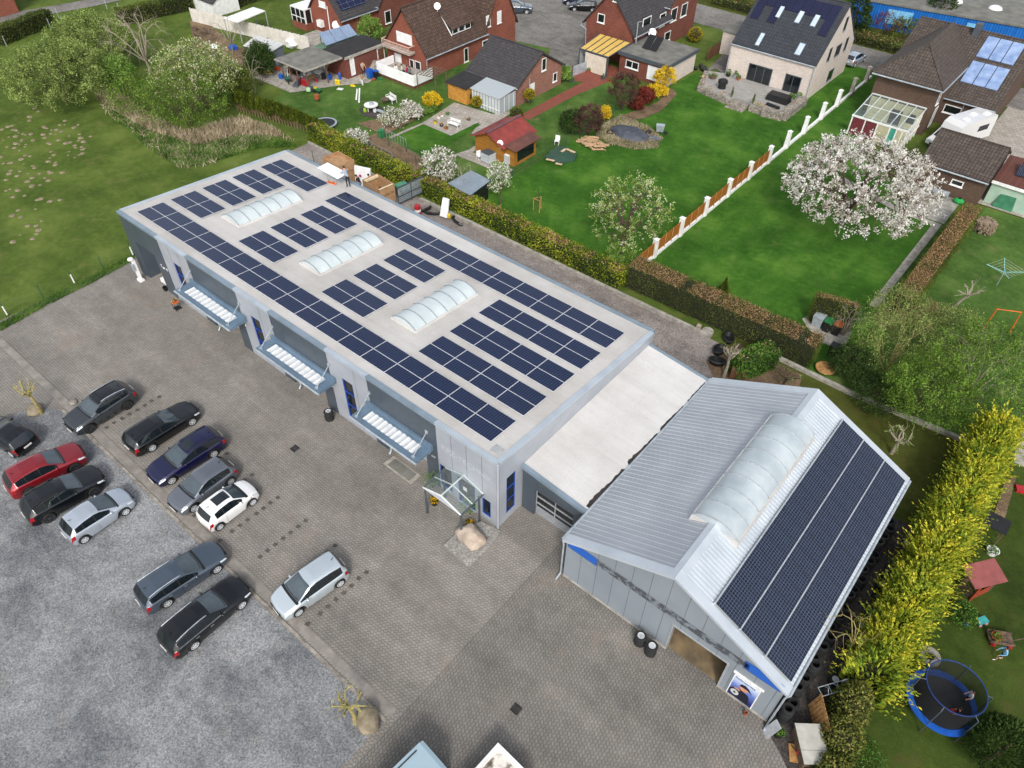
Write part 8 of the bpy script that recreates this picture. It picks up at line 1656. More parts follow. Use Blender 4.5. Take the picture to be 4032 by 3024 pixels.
def bench(label, px, rz):
    t = T_('garden_bench', label, 'bench', px, 0, rz, 'white garden benches'); b = MB()
    for y in (-.2,0,.2): b.bx(-.7,.7,y-.08,y+.08,.42,.46)
    b.build('seat', MT['white'], t, local=True); b = MB()
    for z in (.55,.72): b.bx(-.7,.7,.3,.34,z,z+.13)
    b.build('backrest', MT['white'], t, local=True)
    for u in (-.66,.66): b = MB(); b.tube([(u,-.25,0),(u,-.25,.62),(u,.32,.65),(u,.36,0)], .035, 4); b.tube([(u,.32,.5),(u,.34,.88)], .03, 4); b.build('leg', MT['white'], t, local=True)
bench('white slatted bench with armrests on the lawn by the balcony house', (845,220), R(-12)); bench('small white bench on the pale patio slab', (981,275), R(5))
t = T_('garden_table', 'round grey table with a paper beside the lawn bench', 'table', (833,226)); x, y, _ = t.location; b = MB(); b.lathe([(0,.62),(.48,.62),(.48,.68),(0,.68)], (x,y,0), 16); b.build('table_top', MT['dwood'], t)
for k in range(3): a = k*2.1; b = MB(); b.tube([(x+.3*math.cos(a),y+.3*math.sin(a),0),(x+.3*math.cos(a),y+.3*math.sin(a),.62)], .03, 4); b.build('leg', MT['dwood'], t)
sheet('ash_patch', [(775,238),(790,228),(825,232),(832,245),(815,258),(785,252)], 0, MT['darkyard'])
t = T_('fire_table', 'round white cable drum table with a grey pot over the ash patch', 'table', (803,240)); x, y, _ = t.location; b = MB(); b.lathe([(0,.7),(.78,.7),(.78,.76),(0,.76)], (x,y,0), 22); b.build('table_top', MT['white'], t); b = MB(); b.lathe([(.22,.76),(.24,1.05),(0,1.05)], (x+.1,y,0), 12); b.build('metal_pot', MT['zinc'], t)
for k in range(3): a = k*2.1+.5; b = MB(); b.tube([(x+.5*math.cos(a),y+.5*math.sin(a),0),(x+.45*math.cos(a),y+.45*math.sin(a),.7)], .05, 4); b.build('leg', MT['white'], t)
b = MB(); p, q = G(815,238,.5), G(833,245); n_ = Vector((0,.2,0)); b.extr([p-n_,q-n_,q+n_,p+n_], (0,0,.08)); one('ladder_board', 'grey ribbed board leaning from the cable drum table', 'board', b, MT['zinc'])
b = MB(); p = G(810,243); b.lathe([(.16,0),(.2,.4),(.17,.4),(.15,.05),(0,.05)], (p.x,p.y,0), 12); one('white_bucket', 'white bucket in front of the cable drum table', 'bucket', b, MT['whitepl']); b = MB(); p = G(789,243); b.ball((p.x,p.y,.25),(.22,.2,.3),8,6,.1); one('green_sack', 'lime green sack against the cable drum table', 'sack', b, mat('lime_fabric', '#8fb52e', '#7a9c25', 4, .7))
for lab, px, h in (('taller folded white lounger standing on the lawn', (776,222), 1.6),('shorter folded white lounger beside the taller one', (770,216), 1.2)): t = T_('folded_lounger', lab, 'lounger', px); x, y, _ = t.location; b = MB(); b.extr([(x-.1,y-.08,0),(x+.1,y-.08,0),(x+.12,y+.25,h),(x-.02,y+.25,h)], (0,.08,0)); b.build('frame', MT['whitepl'], t)
t = T_('kettle_grill', 'round rust red fire barrel on legs at the carport slab corner', 'grill', (686,221)); x, y, _ = t.location; b = MB(); b.lathe([(.26,.4),(.28,.85),(.2,.85),(0,.8)], (x,y,0), 12); b.build('barrel', MT['terra'], t)
for k in range(3): a = k*2.1; b = MB(); b.tube([(x+.3*math.cos(a),y+.3*math.sin(a),0),(x+.2*math.cos(a),y+.2*math.sin(a),.42)], .025, 4); b.build('leg', MT['black'], t)
# ride-on toy tractor, mower, bicycle, clutter of the carport
t = T_('toy_tractor', 'green and yellow toy tractor at the edge of the carport slab', 'toy tractor', (686,200), 0, .3); b = MB(); b.bx(-.4,.45,-.15,.15,.25,.5); b.build('body', MT['green'], t, local=True); b = MB(); b.bx(-.35,-.05,-.15,.15,.5,.6); b.build('seat', MT['yellow'], t, local=True)
for x, r in ((-.3,.22),(.35,.14)):
    for s in (-1,1): b = MB(); b.lathe([(0,-.05),(r,-.05),(r,.05),(0,.05)], (x,s*.22,r), 12, 'Y'); b.build('wheel', MT['tyre'], t, local=True)
t = T_('lawn_mower', 'black and grey lawn mower on the carport slab', 'mower', (671,195), 0, 2.2); b = MB(); b.bx(-.4,.3,-.25,.25,.12,.4); b.build('deck', MT['dgrey'], t, local=True); b = MB(); b.tube([(-.3,-.2,.35),(-1.0,-.2,.95),(-1.0,.2,.95),(-.3,.2,.35)], .025, 4); b.build('handle', MT['black'], t, local=True); b = MB(); b.bx(-.85,-.4,-.22,.22,.2,.55); b.build('grass_box', mat('pale_green_box', '#b8cfb0', '#9cbf94', 4, .5), t, local=True)
bk = T_('bicycle', 'white step-through bicycle with an orange striped towel standing on the lawn edge', 'bicycle', (781,181), 0, R(-28)); 
for x in (-.55,.55): b = MB(); b.lathe([(.29,-.025),(.34,-.025),(.34,.025),(.29,.025)], (x,0,.34), 22, 'Y', close=True); w_ = b.build('wheel', MT['whitepl'], bk, local=True); b = MB(); [b.tube([(x,0,.34),(x+.29*math.cos(a),0,.34+.29*math.sin(a))], .006, 3) for a in np.linspace(0,5.8,10)]; b.build('spokes', MT['alu'], w_, local=True)
b = MB(); b.tube([(.55,0,.34),(.42,0,.95)], .022, 5); b.tube([(.45,0,.75),(0,0,.32),(-.2,0,.85)], .025, 5); b.tube([(-.55,0,.34),(0,0,.32)], .02, 5); b.tube([(-.55,0,.34),(-.16,0,.75)], .016, 4); b.build('frame', MT['whitepl'], bk, local=True)
b = MB(); b.tube([(.38,-.28,1.0),(.42,0,.98),(.38,.28,1.0)], .02, 4); b.build('handlebar', MT['black'], bk, local=True); b = MB(); b.ball((-.2,0,.9),(.14,.09,.05),8,5); b.build('saddle', MT['black'], bk, local=True)
b = MB(); b.extr([(-.55,-.16,.55),(-.1,-.16,.35),(-.05,-.02,.98),(-.4,-.02,.98)], (0,.02,0)); b.extr([(-.55,.16,.55),(-.1,.16,.35),(-.05,.0,.98),(-.4,.0,.98)], (0,-.02,0)); b.build('striped_towel', brickmat('orange_stripes', '#e2733a', '#f0e6dc', '#2c3350', .14, 20, .012, .8, big=.1), bk, local=True); b = MB(); b.lathe([(.13,0),(.18,.2),(0,.2)], (.6,0,.85), 10); b.build('basket', MT['wood'], bk, local=True)
for lab, px, m_, lm_, w, h in (('bright blue wheeled bin beside the standing man', (800,170), 'blue', 'blue', .32, 1.05),('smaller dark bin with a light blue lid next to the blue bin', (813,170), 'black', 'blue', .26, .9)):
    t = T_('wheelie_bin', lab, 'bin', px); x, y, _ = t.location; b = MB(); b.hexa([(x-w*.8,y-w*.8,0),(x+w*.8,y-w*.8,0),(x+w*.8,y+w*.8,0),(x-w*.8,y+w*.8,0),(x-w,y-w,h),(x+w,y-w,h),(x+w,y+w,h),(x-w,y+w,h)]); b.build('body', MT[m_], t); b = MB(); b.bx(x-w*1.05,x+w*1.05,y-w*1.05,y+w*1.05,h+.005,h+.08); b.build('lid', MT[lm_], t)
gpots = 'green pots along the garage slab'
for k, (l, px) in enumerate((('small green pot in front of the blue bin',(798,172)),('small green pot left of the terrace',(818,173)),('small green pot touching the terrace corner',(823,174)))): pot(l, px, .17, .32, 'green', 'potgreen', 0, .0, gpots)
b = MB(); p = G(807,174); b.lathe([(.2,0),(.3,.2),(0,.2)], (p.x,p.y,0), 12); one('clay_bowl', 'terracotta bowl between the green pots', 'bowl', b, MT['terra'])
b = MB(); p = G(822,140); b.lathe([(.3,0),(.36,.8),(.3,.8),(.28,.6),(0,.6)], (p.x,p.y,0), 14); one('rain_barrel', 'black rain barrel at the corner of the balcony house', 'barrel', b, MT['black'])
heap = T_('rubble_heap', 'grey tarpaulin covered rubble heap behind the bins', 'heap', (815,150)); x, y, _ = heap.location; b = MB(); b.ball((x,y,0),(1.5,1.1,1.1),14,8,.15); b.v = [(v[0],v[1],max(0,v[2])) for v in b.v]; b.build('mound', MT['stone'], heap); b = MB(); b.ball((x+.3,y+.4,1.0),(.3,.25,.22),8,6); b.build('red_bundle', MT['red'], heap)
clut = [('white round garden table under the carport',(666,172),'table','white'),('second white round table under the carport',(690,168),'table','white'),('tan wooden table under the carport',(675,178),'table','wood')]
for l, px, c_, m_ in clut: t = T_('garden_table', l, c_, px, group='tables under the carport'); x, y, _ = t.location; b = MB(); b.lathe([(0,.68),(.5,.68),(.5,.73),(0,.73)], (x,y,0), 16); b.build('table_top', MT[m_], t); b = MB(); b.tube([(x-.3,y,0),(x,y,.68)], .03, 4); b.tube([(x+.3,y,0),(x,y,.68)], .03, 4); b.tube([(x,y+.3,0),(x,y,.68)], .03, 4); b.build('legs', MT[m_], t)
t = T_('car_seat', 'grey double car seat standing on the carport slab', 'car seat', (642,186), 0, R(-60)); b = MB(); b.hexa([(-.6,-.3,.1),(.6,-.3,.1),(.6,.3,.1),(-.6,.3,.1),(-.55,-.3,.38),(.55,-.3,.38),(.55,.3,.34),(-.55,.3,.34)]); b.build('cushion', MT['dgrey'], t, local=True)
for u in (-.3,.3): b = MB(); b.hexa([(u-.25,.2,.36),(u+.25,.2,.36),(u+.25,.38,.36),(u-.25,.38,.36),(u-.2,.34,1.0),(u+.2,.34,1.0),(u+.2,.48,1.0),(u-.2,.48,1.0)]); b.build('backrest', MT['dgrey'], t, local=True)
t = T_('wheelbarrow', 'green wheelbarrow with long white shovel at the carport edge', 'wheelbarrow', (622,178), 0, R(-30)); b = MB(); b.hexa([(-.35,-.2,.3),(.35,-.2,.3),(.35,.2,.3),(-.35,.2,.3),(-.5,-.35,.6),(.55,-.35,.6),(.55,.35,.6),(-.5,.35,.6)]); b.build('tray', MT['dgreen'], t, local=True); b = MB(); b.lathe([(0,-.05),(.2,-.05),(.2,.05),(0,.05)], (.6,0,.2), 12, 'Y'); b.build('wheel', MT['tyre'], t, local=True); b = MB(); b.tube([(.6,0,.2),(-.4,.25,.45),(-.9,.3,.6)], .025, 4); b.tube([(-.2,.1,.6),(-.6,.3,1.6)], .025, 4); b.build('handle', MT['whitepl'], t, local=True)
for l, px, s_, m_, n_ in (('light blue tub left of the green wheelbarrow',(608,170),(.3,.3,.28),'blue','tub'),('dark red board box under the carport',(655,183),(.9,.25,.35),'red','box'),('white plastic canister under the carport',(652,176),(.18,.15,.3),'whitepl','canister'),('yellow canister beside the carport post',(727,182),(.16,.14,.3),'yellow','canister'),('yellow and black hose reel on the carport slab',(732,183),(.22,.18,.28),'yellow','hose reel'),('blue gas bottle on the carport slab',(735,172),(.16,.16,.42),'blue','gas bottle'),('blue covered couch under the carport',(722,155),(.95,.4,.45),'blue','couch'),('grey metal drum standing beyond the carport corner',(596,146),(.4,.4,.5),'zinc','drum'),('orange crate beside the grey drum',(600,152),(.3,.25,.2),'orange','crate'),('red bucket under the carport',(684,178),(.16,.16,.25),'red','bucket'),('black bag under the carport',(640,160),(.5,.3,.3),'black','bag'),('black speaker box under the carport',(700,172),(.25,.25,.4),'black','box'),('brown wooden chest under the carport',(630,158),(.5,.3,.3),'timber','chest'),('white appliance at the back of the carport',(708,148),(.35,.3,.6),'whitepl','appliance'),('blue canvas chair under the carport',(712,172),(.3,.3,.3),'blue','chair')):
    p = G(*px); b = MB(); x, y = p.x, p.y
    if s_[0] == s_[1] or n_ in ('canister','hose reel'): b.lathe([(s_[0]*.85,0),(s_[0],s_[2]*.3),(s_[0],s_[2]*1.7),(s_[0]*.6,s_[2]*2),(0,s_[2]*2)], (x,y,0), 12)
    else: b.hexa([(x-s_[0],y-s_[1],0),(x+s_[0],y-s_[1],0),(x+s_[0],y+s_[1],0),(x-s_[0],y+s_[1],0),(x-s_[0]*.94,y-s_[1]*.94,s_[2]*2),(x+s_[0]*.94,y-s_[1]*.94,s_[2]*2),(x+s_[0]*.94,y+s_[1]*.94,s_[2]*2),(x-s_[0]*.94,y+s_[1]*.94,s_[2]*2)])
    one(n_.replace(' ','_'), l, n_, b, MT[m_])
b = MB(); p = G(582,158)
for k in range(5): b.tube([(p.x+(.45+.02*k)*math.cos(a),p.y+(.4+.02*k)*math.sin(a),.04+.035*k) for a in np.linspace(0,6.28,18)], .022, 4)
one('garden_hose', 'coiled yellow garden hose on the slab left of the carport', 'hose', b, MT['yellow'])
b = MB(); p = G(762,186); b.ball((p.x,p.y,.06),(.4,.25,.1),9,6,.2); one('yellow_sack', 'flat yellow sack lying on the lawn by the slab', 'sack', b, MT['yellow']); b = MB(); p = G(735,193); b.box((p.x,p.y,.04),(.7,.5,.05),.4); one('white_board', 'white board lying on the lawn edge', 'board', b, MT['white'])
# pergola, pots and patio of the middle garden
pg = thing('pergola', 'small weathered pole pergola in front of the terrace', 'pergola', (-47,39,0)); q4 = [G(904,200),G(965,190),G(940,207),G(925,180)]; 
for px in ((903,198),(965,188),(942,207)): p = G(*px); b = MB(); b.tube([(p.x,p.y,0),(p.x,p.y,2.0)], .06, 5); b.build('post', MT['dwood'], pg)
b = MB(); A0, A1, A2 = G(903,198), G(942,207), G(965,188); A3 = A0+A2-A1
for k in range(7): f = k/6; b.tube([(A0.lerp(A1,f).x,A0.lerp(A1,f).y,2.02),(A3.lerp(A2,f).x,A3.lerp(A2,f).y,2.02)], .035, 4); b.tube([(A0.lerp(A3,f).x,A0.lerp(A3,f).y,2.08),(A1.lerp(A2,f).x,A1.lerp(A2,f).y,2.08)], .03, 4)
b.build('poles', MT['dwood'], pg); b = MB(); p = G(911,183); b.lathe([(.3,0),(.35,.8),(.3,.82),(0,.82)], (p.x,p.y,0), 14); one('compost_bin', 'bright green composter under the pergola', 'composter', b, mat('bright_green_plastic', '#1fa04c', '#178340', 4, .4)); b = MB(); p = G(825,297); b.lathe([(.34,0),(.4,.2),(.34,.85),(0,.88)], (p.x,p.y,0), 14); one('compost_bin', 'dark green composter at the end of the raised beds', 'composter', b, MT['green'])
sheet('patio_slab', [(-40.4,34.6),(-36.0,34.4),(-36.0,38.4),(-39.9,38.5)], 0, mat('pale_patio_concrete', '#b7aea1', '#a79e91', 1.2, .85), False); sheet('slab_path', [(-41.2,40.4),(-40.3,34.4),(-40.6,29.6),(-40.2,29.6),(-40.0,34.2),(-35.7,34.2),(-35.7,38.6),(-34.6,36),(-34,36),(-34.6,43.6),(-36,41)], 0, MT['slab'], False); sheet('small_lawn', [(-40.1,29.9),(-40.0,34.1),(-35.9,34.2),(-35.8,38.2),(-35.2,38.2),(-34.5,29.0)], 0, MT['lawn'], False); sheet('vegetable_bed', [(-42.4,26.0),(-33.2,25.6),(-33.6,28.8),(-42.2,29.4)], 0, MT['bed'], False); sheet('flower_bed', [(-45.6,29.6),(-41.2,29.6),(-41.4,34.4),(-42.6,36)], 0, MT['bed'], False); sheet('cabin_path', [(-33.4,29),(-32.4,33),(-32.6,38),(-31.7,38),(-31.7,33),(-26.2,33),(-26.2,31.6),(-32.4,31.4)], 0, MT['slab'], False)
for l, px, m_ in (('white pot of flowers on the left edge of the pale patio slab',(955,253),'white'),('taller white pot beside it on the patio edge',(948,257),'white'),('yellow pot with flowers on the patio slab',(940,268),'yellow'),('black pot on the patio slab beside the yellow pot',(954,274),'black'),('terracotta pot left of the small white bench',(964,280),'terra'),('dark pot at the patio slab\'s right corner',(1012,261),'dwood'),('green pot near the top of the patio slab',(967,249),'green')): pot(l, px, .22, .32, m_, 'mixflower', 0, .2, 'pots on the pale patio slab', n=50)
rb = thing('raised_bed', 'weathered timber raised vegetable beds beside the laurel hedge', 'raised bed', (-39,27,0)); p4 = [G(775,316),G(850,348),G(845,338),G(790,310)]; b = MB(); 
for a, c in ((0,1),(1,2),(2,3),(3,0)): P0, P1 = p4[a], p4[c]; d = (P1-P0).normalized(); n_ = Vector((-d.y,d.x,0))*.04; b.extr([P0-n_,P1-n_,P1+n_,P0+n_], (0,0,.5))
for f in (.33,.66): P0, P1 = p4[0].lerp(p4[1],f), p4[3].lerp(p4[2],f); d = (P1-P0).normalized(); n_ = Vector((-d.y,d.x,0))*.04; b.extr([P0-n_,P1-n_,P1+n_,P0+n_], (0,0,.5))
b.build('boards', mat('grey_boards', '#8f877a', '#6f675b', 4, .85), rb); b = MB(); b.prism([(p.x,p.y) for p in p4], 0, .38); b.build('soil', MT['soil'], rb)
gf = thing('garden_fence', 'green wire garden fence with white bent gate along the vegetable bed', 'fence', (-37,29.5,0)); ps_ = [G(*q) for q in ((825,303),(840,318),(878,330),(908,342),(880,369),(899,360))]
for p in ps_: b = MB(); b.tube([(p.x,p.y,0),(p.x,p.y,1.1)], .035, 5); b.build('post', MT['dgreen'], gf)
b = MB()
for i in range(3):
    for z in (.2,.5,.8,1.05): b.tube([ps_[i]+Vector((0,0,z)),ps_[i+1]+Vector((0,0,z))], .01, 3)
b.build('wire', MT['dgreen'], gf); b = MB()
for k in range(8): c = G(836,298).lerp(G(878,318),k/7); b.tube([c,c+Vector((0,0,.9))], .02, 4)
b.tube([G(836,298)+Vector((0,0,.9)),G(878,318)+Vector((0,0,.9))], .02, 4); b.build('white_gate', MT['zinc'], gf)
lf_ = thing('boundary_fence', 'green wire boundary fence between the long lawn and the cabin gardens', 'fence', (-25.3,38,0))
for y in np.arange(26, 52, 2.9): b = MB(); b.tube([(-25.35,y,0),(-25.35,y,1.2)], .035, 5); b.build('post', MT['dgreen'], lf_)
b = MB()
for z in (.25,.6,.95,1.15): b.tube([(-25.35,26,z),(-25.35,51,z)], .01, 3)
b.build('wire', MT['dgreen'], lf_)
t = thing('garden_trampoline', 'small round garden trampoline half hidden by the thuja row', 'trampoline', tuple(G(703,272))); p = G(703,272); b = MB(); b.lathe([(1.1,.3),(1.3,.3),(1.3,.38),(1.1,.38)], (p.x,p.y,0), 24, close=True); b.build('edge', MT['zinc'], t); b = MB(); b.lathe([(0,.33),(1.1,.33),(1.1,.35),(0,.35)], (p.x,p.y,0), 24); b.build('mat', MT['black'], t)
for k in range(4): a = k*1.57; b = MB(); b.tube([(p.x+1.2*math.cos(a),p.y+1.2*math.sin(a),0),(p.x+1.2*math.cos(a),p.y+1.2*math.sin(a),.3)], .03, 4); b.build('leg', MT['zinc'], t)
b = MB(); p, q = G(530,205,1.2), G(572,238,1.0); b.tube([p,q], .05, 5); one('white_pole', 'white pole lying across the thuja row', 'pole', b, MT['whitepl'])
gate = thing('metal_gate', 'grey panelled metal garden gate between outbuilding and veranda', 'gate', (-35.5,57,0)); p, q = G(1236,166), G(1270,153); n_ = Vector((0,.04,0)); 
for k in range(2): a, c = p.lerp(q,k*.5), p.lerp(q,k*.5+.48); b = MB(); b.extr([a,c,c+Vector((0,0,1.25)),a+Vector((0,0,1.25))], n_); b.build('gate_leaf', MT['zinc'], gate)
b = MB(); b.tube([p,p+Vector((0,0,1.4))], .06, 4); b.tube([q,q+Vector((0,0,1.4))], .06, 4); b.build('posts', MT['dgrey'], gate)
for l, px in (('dark pot with green plant at the grey metal gate',(1236,178)),('small terracotta pot by the veranda corner',(1271,158)),('round planter with yellow bloom by the red path',(1320,178)),('slim dark planter near the veranda',(1302,172))): pot(l, px, .26, .4, 'dgrey' if 'dark' in l else 'terra', 'potgreen', 0, .4, 'pots along the red path', n=60)
fs = thing('arched_screen', 'brown arched garden screen panels beside the white house', 'screen', tuple(G(1540,125))); a, c = G(1527,132), G(1556,112)
for k in range(2):
    p, q = a.lerp(c,k*.5), a.lerp(c,k*.5+.47); b = MB(); d = (q-p).normalized(); n_ = Vector((-d.y,d.x,0))*.05; b.extr([p,q]+[p.lerp(q,1-j/6)+Vector((0,0,1.2+.4*math.sin(math.pi*j/6))) for j in range(7)], n_); b.build('screen_panel', MT['timber'], fs)
b = MB(); p = G(1518,152); 
for k in range(9): b.ball((p.x+rng.uniform(-.9,.9),p.y+rng.uniform(-.6,.6),.25),(.25,.25,.28),8,6)
one('pot_cluster', 'cluster of dark planters on the yard beside the white house', 'planters', b, MT['black'])
for lab, px in (('dark flower tub beside the white house wall, upper', (1562,115)),('dark waste bin at the white house annex wall', (1574,112))): pot(lab, px, .35, .7, 'black', 'potgreen', 0, .3 if 'flower' in lab else 0)
sheet('side_yard', [(1520,160),(1560,120),(1577,100),(1583,160),(1575,168),(1545,150)], 0, MT['asphalt']); sheet('shrub_bed', [(1346,250),(1376,240),(1420,222),(1450,190),(1462,205),(1430,240),(1390,258),(1356,262)], 0, MT['bed']); sheet('right_court', [(8,57),(60,58),(60,81.8),(7.5,81.8),(7.5,64.5)], 0, MT['slab'], False); sheet('left_plot_soil', [(410,45),(455,55),(500,95),(560,120),(520,150),(460,130),(420,100)], 0, MT['bed']); sheet('pavilion_path', [(620,90),(700,60),(740,80),(690,105)], 0, MT['concrete'])
wp_ = thing('pallet_stack', 'weathered pallets and planks on the bare plot by the white panel fence', 'pallets', tuple(G(433,75))); p = G(433,75); b = MB()
for k in range(12): b.box((p.x+rng.uniform(-2,2),p.y+rng.uniform(-1,1),.15+.08*(k%5)),(1.3,.12,.1),rng.uniform(-.6,.6))
b.build('planks', MT['dwood'], wp_); b = MB(); p = G(505,108); b.ball((p.x,p.y,.3),(.7,.5,.4),10,6,.2); one('blue_sheet', 'blue plastic sheet heap by the white panel fence', 'plastic sheet', b, MT['blue'])
b = MB(); p = G(463,105); b.ball((p.x,p.y,.2),(.6,.45,.3),9,6,.25); one('white_sheet', 'crumpled white plastic on the bare plot', 'plastic sheet', b, MT['whitepl']); b = MB(); p = G(630,103); b.ball((p.x,p.y,.5),(.9,.6,.7),9,6,.2); one('white_cover', 'white covered heap behind the carport roof', 'covered heap', b, MT['whitepl'])
# ---------------------------------------------------------------- people
def person(label, loc, az, h=1.75, pose='stand', top=None, leg=None, shoe=None, hair='hair', cap=None, bare_legs=False, group=None, long_sleeve=False, reach=0.0):
    J = {}; sit = pose == 'sit'; pz = .93 if not sit else .46; lean = {'lean': .28, 'walk': .05}.get(pose, 0.03)
    if pose == 'crouch': pz = .5; lean = .3
    J['pelvis'] = (0,0,pz); J['belly'] = (.02+lean*.3,0,pz+.18); J['chest'] = (.02+lean*.8,0,pz+.38); J['neck'] = (.01+lean*1.05,0,pz+.54); J['head'] = (.03+lean*1.2,0,pz+.68); J['crown'] = (.02+lean*1.25,0,pz+.78); J['nose'] = (.13+lean*1.2,0,pz+.665)
    st = .28 if pose == 'walk' else .06
    for s, n in ((1,'L'),(-1,'R')):
        f = st*s
        J['hip'+n] = (.0,.09*s,pz-.04)
        if sit: J['knee'+n] = (.42,.1*s,.48); J['ankle'+n] = (.42,.1*s,.08)
        elif pose == 'crouch': J['knee'+n] = (.36,.14*s,.52); J['ankle'+n] = (.05,.13*s,.09)
        else: J['knee'+n] = (.04+f*.6,.1*s,.5); J['ankle'+n] = (f*.9-.02,.1*s,.09)
        ax_, _, _ = J['ankle'+n]; J['toe'+n] = (ax_+.17,.11*s,.045)
        cx, _, cz = J['chest']; J['sh'+n] = (cx-.01,.175*s,cz+.08)
        r_ = reach if reach else (.12 if pose == 'walk' else .06); dn = -.27 if not reach else -.2
        J['elbow'+n] = (cx+r_*.5-(f*.5 if pose == 'walk' else 0),.235*s,cz+.08+dn); J['wrist'+n] = (cx+r_*1.6+.08,.21*s,cz+.08+dn*1.75)
        wx, wy, wz = J['wrist'+n]; J['palm'+n] = (wx+.05,wy-.005*s,wz-.07)
        for i in range(4): J['f%d%s'%(i,n)] = (wx+.075+.01*i,wy+(.03-.02*i)*s,wz-.145-.012*(1.5-abs(i-1.5)))
        J['th'+n] = (wx+.1,wy-.03*s,wz-.09)
    E = [('pelvis','belly'),('belly','chest'),('chest','neck'),('neck','head'),('head','crown'),('head','nose')]
    for n in 'LR': E += [('pelvis','hip'+n),('hip'+n,'knee'+n),('knee'+n,'ankle'+n),('ankle'+n,'toe'+n),('chest','sh'+n),('sh'+n,'elbow'+n),('elbow'+n,'wrist'+n),('wrist'+n,'palm'+n),('palm'+n,'th'+n)]+[('palm'+n,'f%d%s'%(i,n)) for i in range(4)]
    RD_ = {'pelvis':.145,'belly':.13,'chest':.15,'neck':.058,'head':.098,'crown':.07,'nose':.022,'hip':.1,'knee':.06,'ankle':.043,'toe':.035,'sh':.07,'elbow':.045,'wrist':.03,'palm':.035,'th':.01,'f0':.009,'f1':.009,'f2':.009,'f3':.009}
    sc = h/1.75; names = list(J); me = bpy.data.meshes.new('body'); me.from_pydata([tuple(c*sc for c in J[k]) for k in names], [(names.index(a), names.index(b_)) for a, b_ in E], [])
    o = bpy.data.objects.new('body', me); COL.objects.link(o); md = o.modifiers.new('s', 'SKIN'); sv = me.skin_vertices[0].data
    for i, k in enumerate(names): r = RD_.get(k, RD_.get(k[:-1], .03))*sc; sv[i].radius = (r, r*(.8 if k in ('chest','belly') else 1))
    sv[0].use_root = True; o.modifiers.new('d', 'SUBSURF').levels = 1; bpy.context.view_layer.update()
    m2 = bpy.data.meshes.new_from_object(o.evaluated_get(bpy.context.evaluated_depsgraph_get())); bpy.data.objects.remove(o); m2.name = 'body'
    t = thing('person', label, 'person', loc, az, group); o = bpy.data.objects.new('body', m2); COL.objects.link(o); o.parent = t
    m2.materials.clear(); [m2.materials.append(q) for q in (MT['skin'], top, leg, shoe or MT['black'])]
    P = {k: Vector(v)*sc for k, v in J.items()}
    for p in m2.polygons:
        c = p.center; bst = min(E, key=lambda e: ((c-P[e[0]]-(P[e[1]]-P[e[0]])*max(0,min(1,(c-P[e[0]]).dot(P[e[1]]-P[e[0]])/((P[e[1]]-P[e[0]]).length_squared+1e-9)))).length))
        k = bst[1]; i = 0
        if k in ('belly','chest') or k.startswith('sh') or k.startswith('elbow') or (long_sleeve and k.startswith('wrist')): i = 1
        elif k.startswith('hip') or (k.startswith('knee')) or (k.startswith('ankle') and not bare_legs): i = 2
        elif k.startswith('toe'): i = 3
        p.material_index = i; p.use_smooth = True
    H = P['head']; b = MB(); b.ball((H.x-.025*sc,0,H.z+.035*sc), (.105*sc,.1*sc,.1*sc), 10, 7)
    if cap is None and hair == 'hair' : b.ball((H.x-.07*sc,0,H.z-.03*sc),(.06*sc,.085*sc,.1*sc),8,6)
    b.build('hair', MT[hair] if cap is None else cap, t, smooth=True, local=True)
    b = MB()
    for s in (1,-1): b.ball((H.x+.088*sc,.035*sc*s,H.z+.0),(.012*sc,.015*sc,.01*sc),6,4)
    b.ball((H.x+.09*sc,0,H.z-.06*sc),(.01*sc,.025*sc,.008*sc),6,4); b.build('face', MT['black'], t, local=True); b = MB()
    for s in (1,-1): b.ball((H.x,.1*sc*s,H.z-.01*sc),(.02*sc,.012*sc,.03*sc),6,4)
    b.build('ears', MT['skin'], t, local=True); return t
fab = lambda n, c: mat(n+'_cloth', c, None, 8, .85)
black_, grey_, white_, red_, tan_, lblue = fab('black','#1d1e22'), fab('grey','#8d99a8'), fab('white','#dddad4'), fab('red','#b01f48'), fab('tan','#b09a84'), fab('light_blue','#7fb6d6'); dark_ = fab('dark','#2f3238'); jean = fab('pale','#a9b3c0'); stripe = brickmat('striped_knit', '#d9b7b2', '#e6e0dc', '#4a4d58', 40, .12, .02, .85, big=.1)
def at_head(px, z): p = G(*px, z); return p
p = G(753.5,404,4.72); person('person in grey hoodie and black trousers standing on the rear roof edge', (p.x,p.y,RZ(p.x,p.y)), R(170), 1.8, 'lean', grey_, black_, cap=dark_, long_sleeve=True, reach=.25)
p = G(776,380,1.2); person('person in black top crouching behind the hall beside the white packing panel', (p.x,p.y,0), R(200), 1.72, 'crouch', black_, grey_)
p = G(801.7,379,1.65); person('person in pale shirt and dark cap leaning on the white packing panel', (p.x,p.y,0), R(190), 1.75, 'lean', jean, dark_, cap=dark_, reach=.3)
p = G(821,406,1.6); person('person in black top and pale trousers in front of the open crate', (p.x,p.y,0), R(160), 1.68, 'stand', black_, jean, reach=.3)
p = G(785.5,163); person('person in tan shirt and dark trousers standing by the blue bin', (p.x,p.y,0), R(-20), 1.75, 'stand', tan_, dark_, reach=.3)
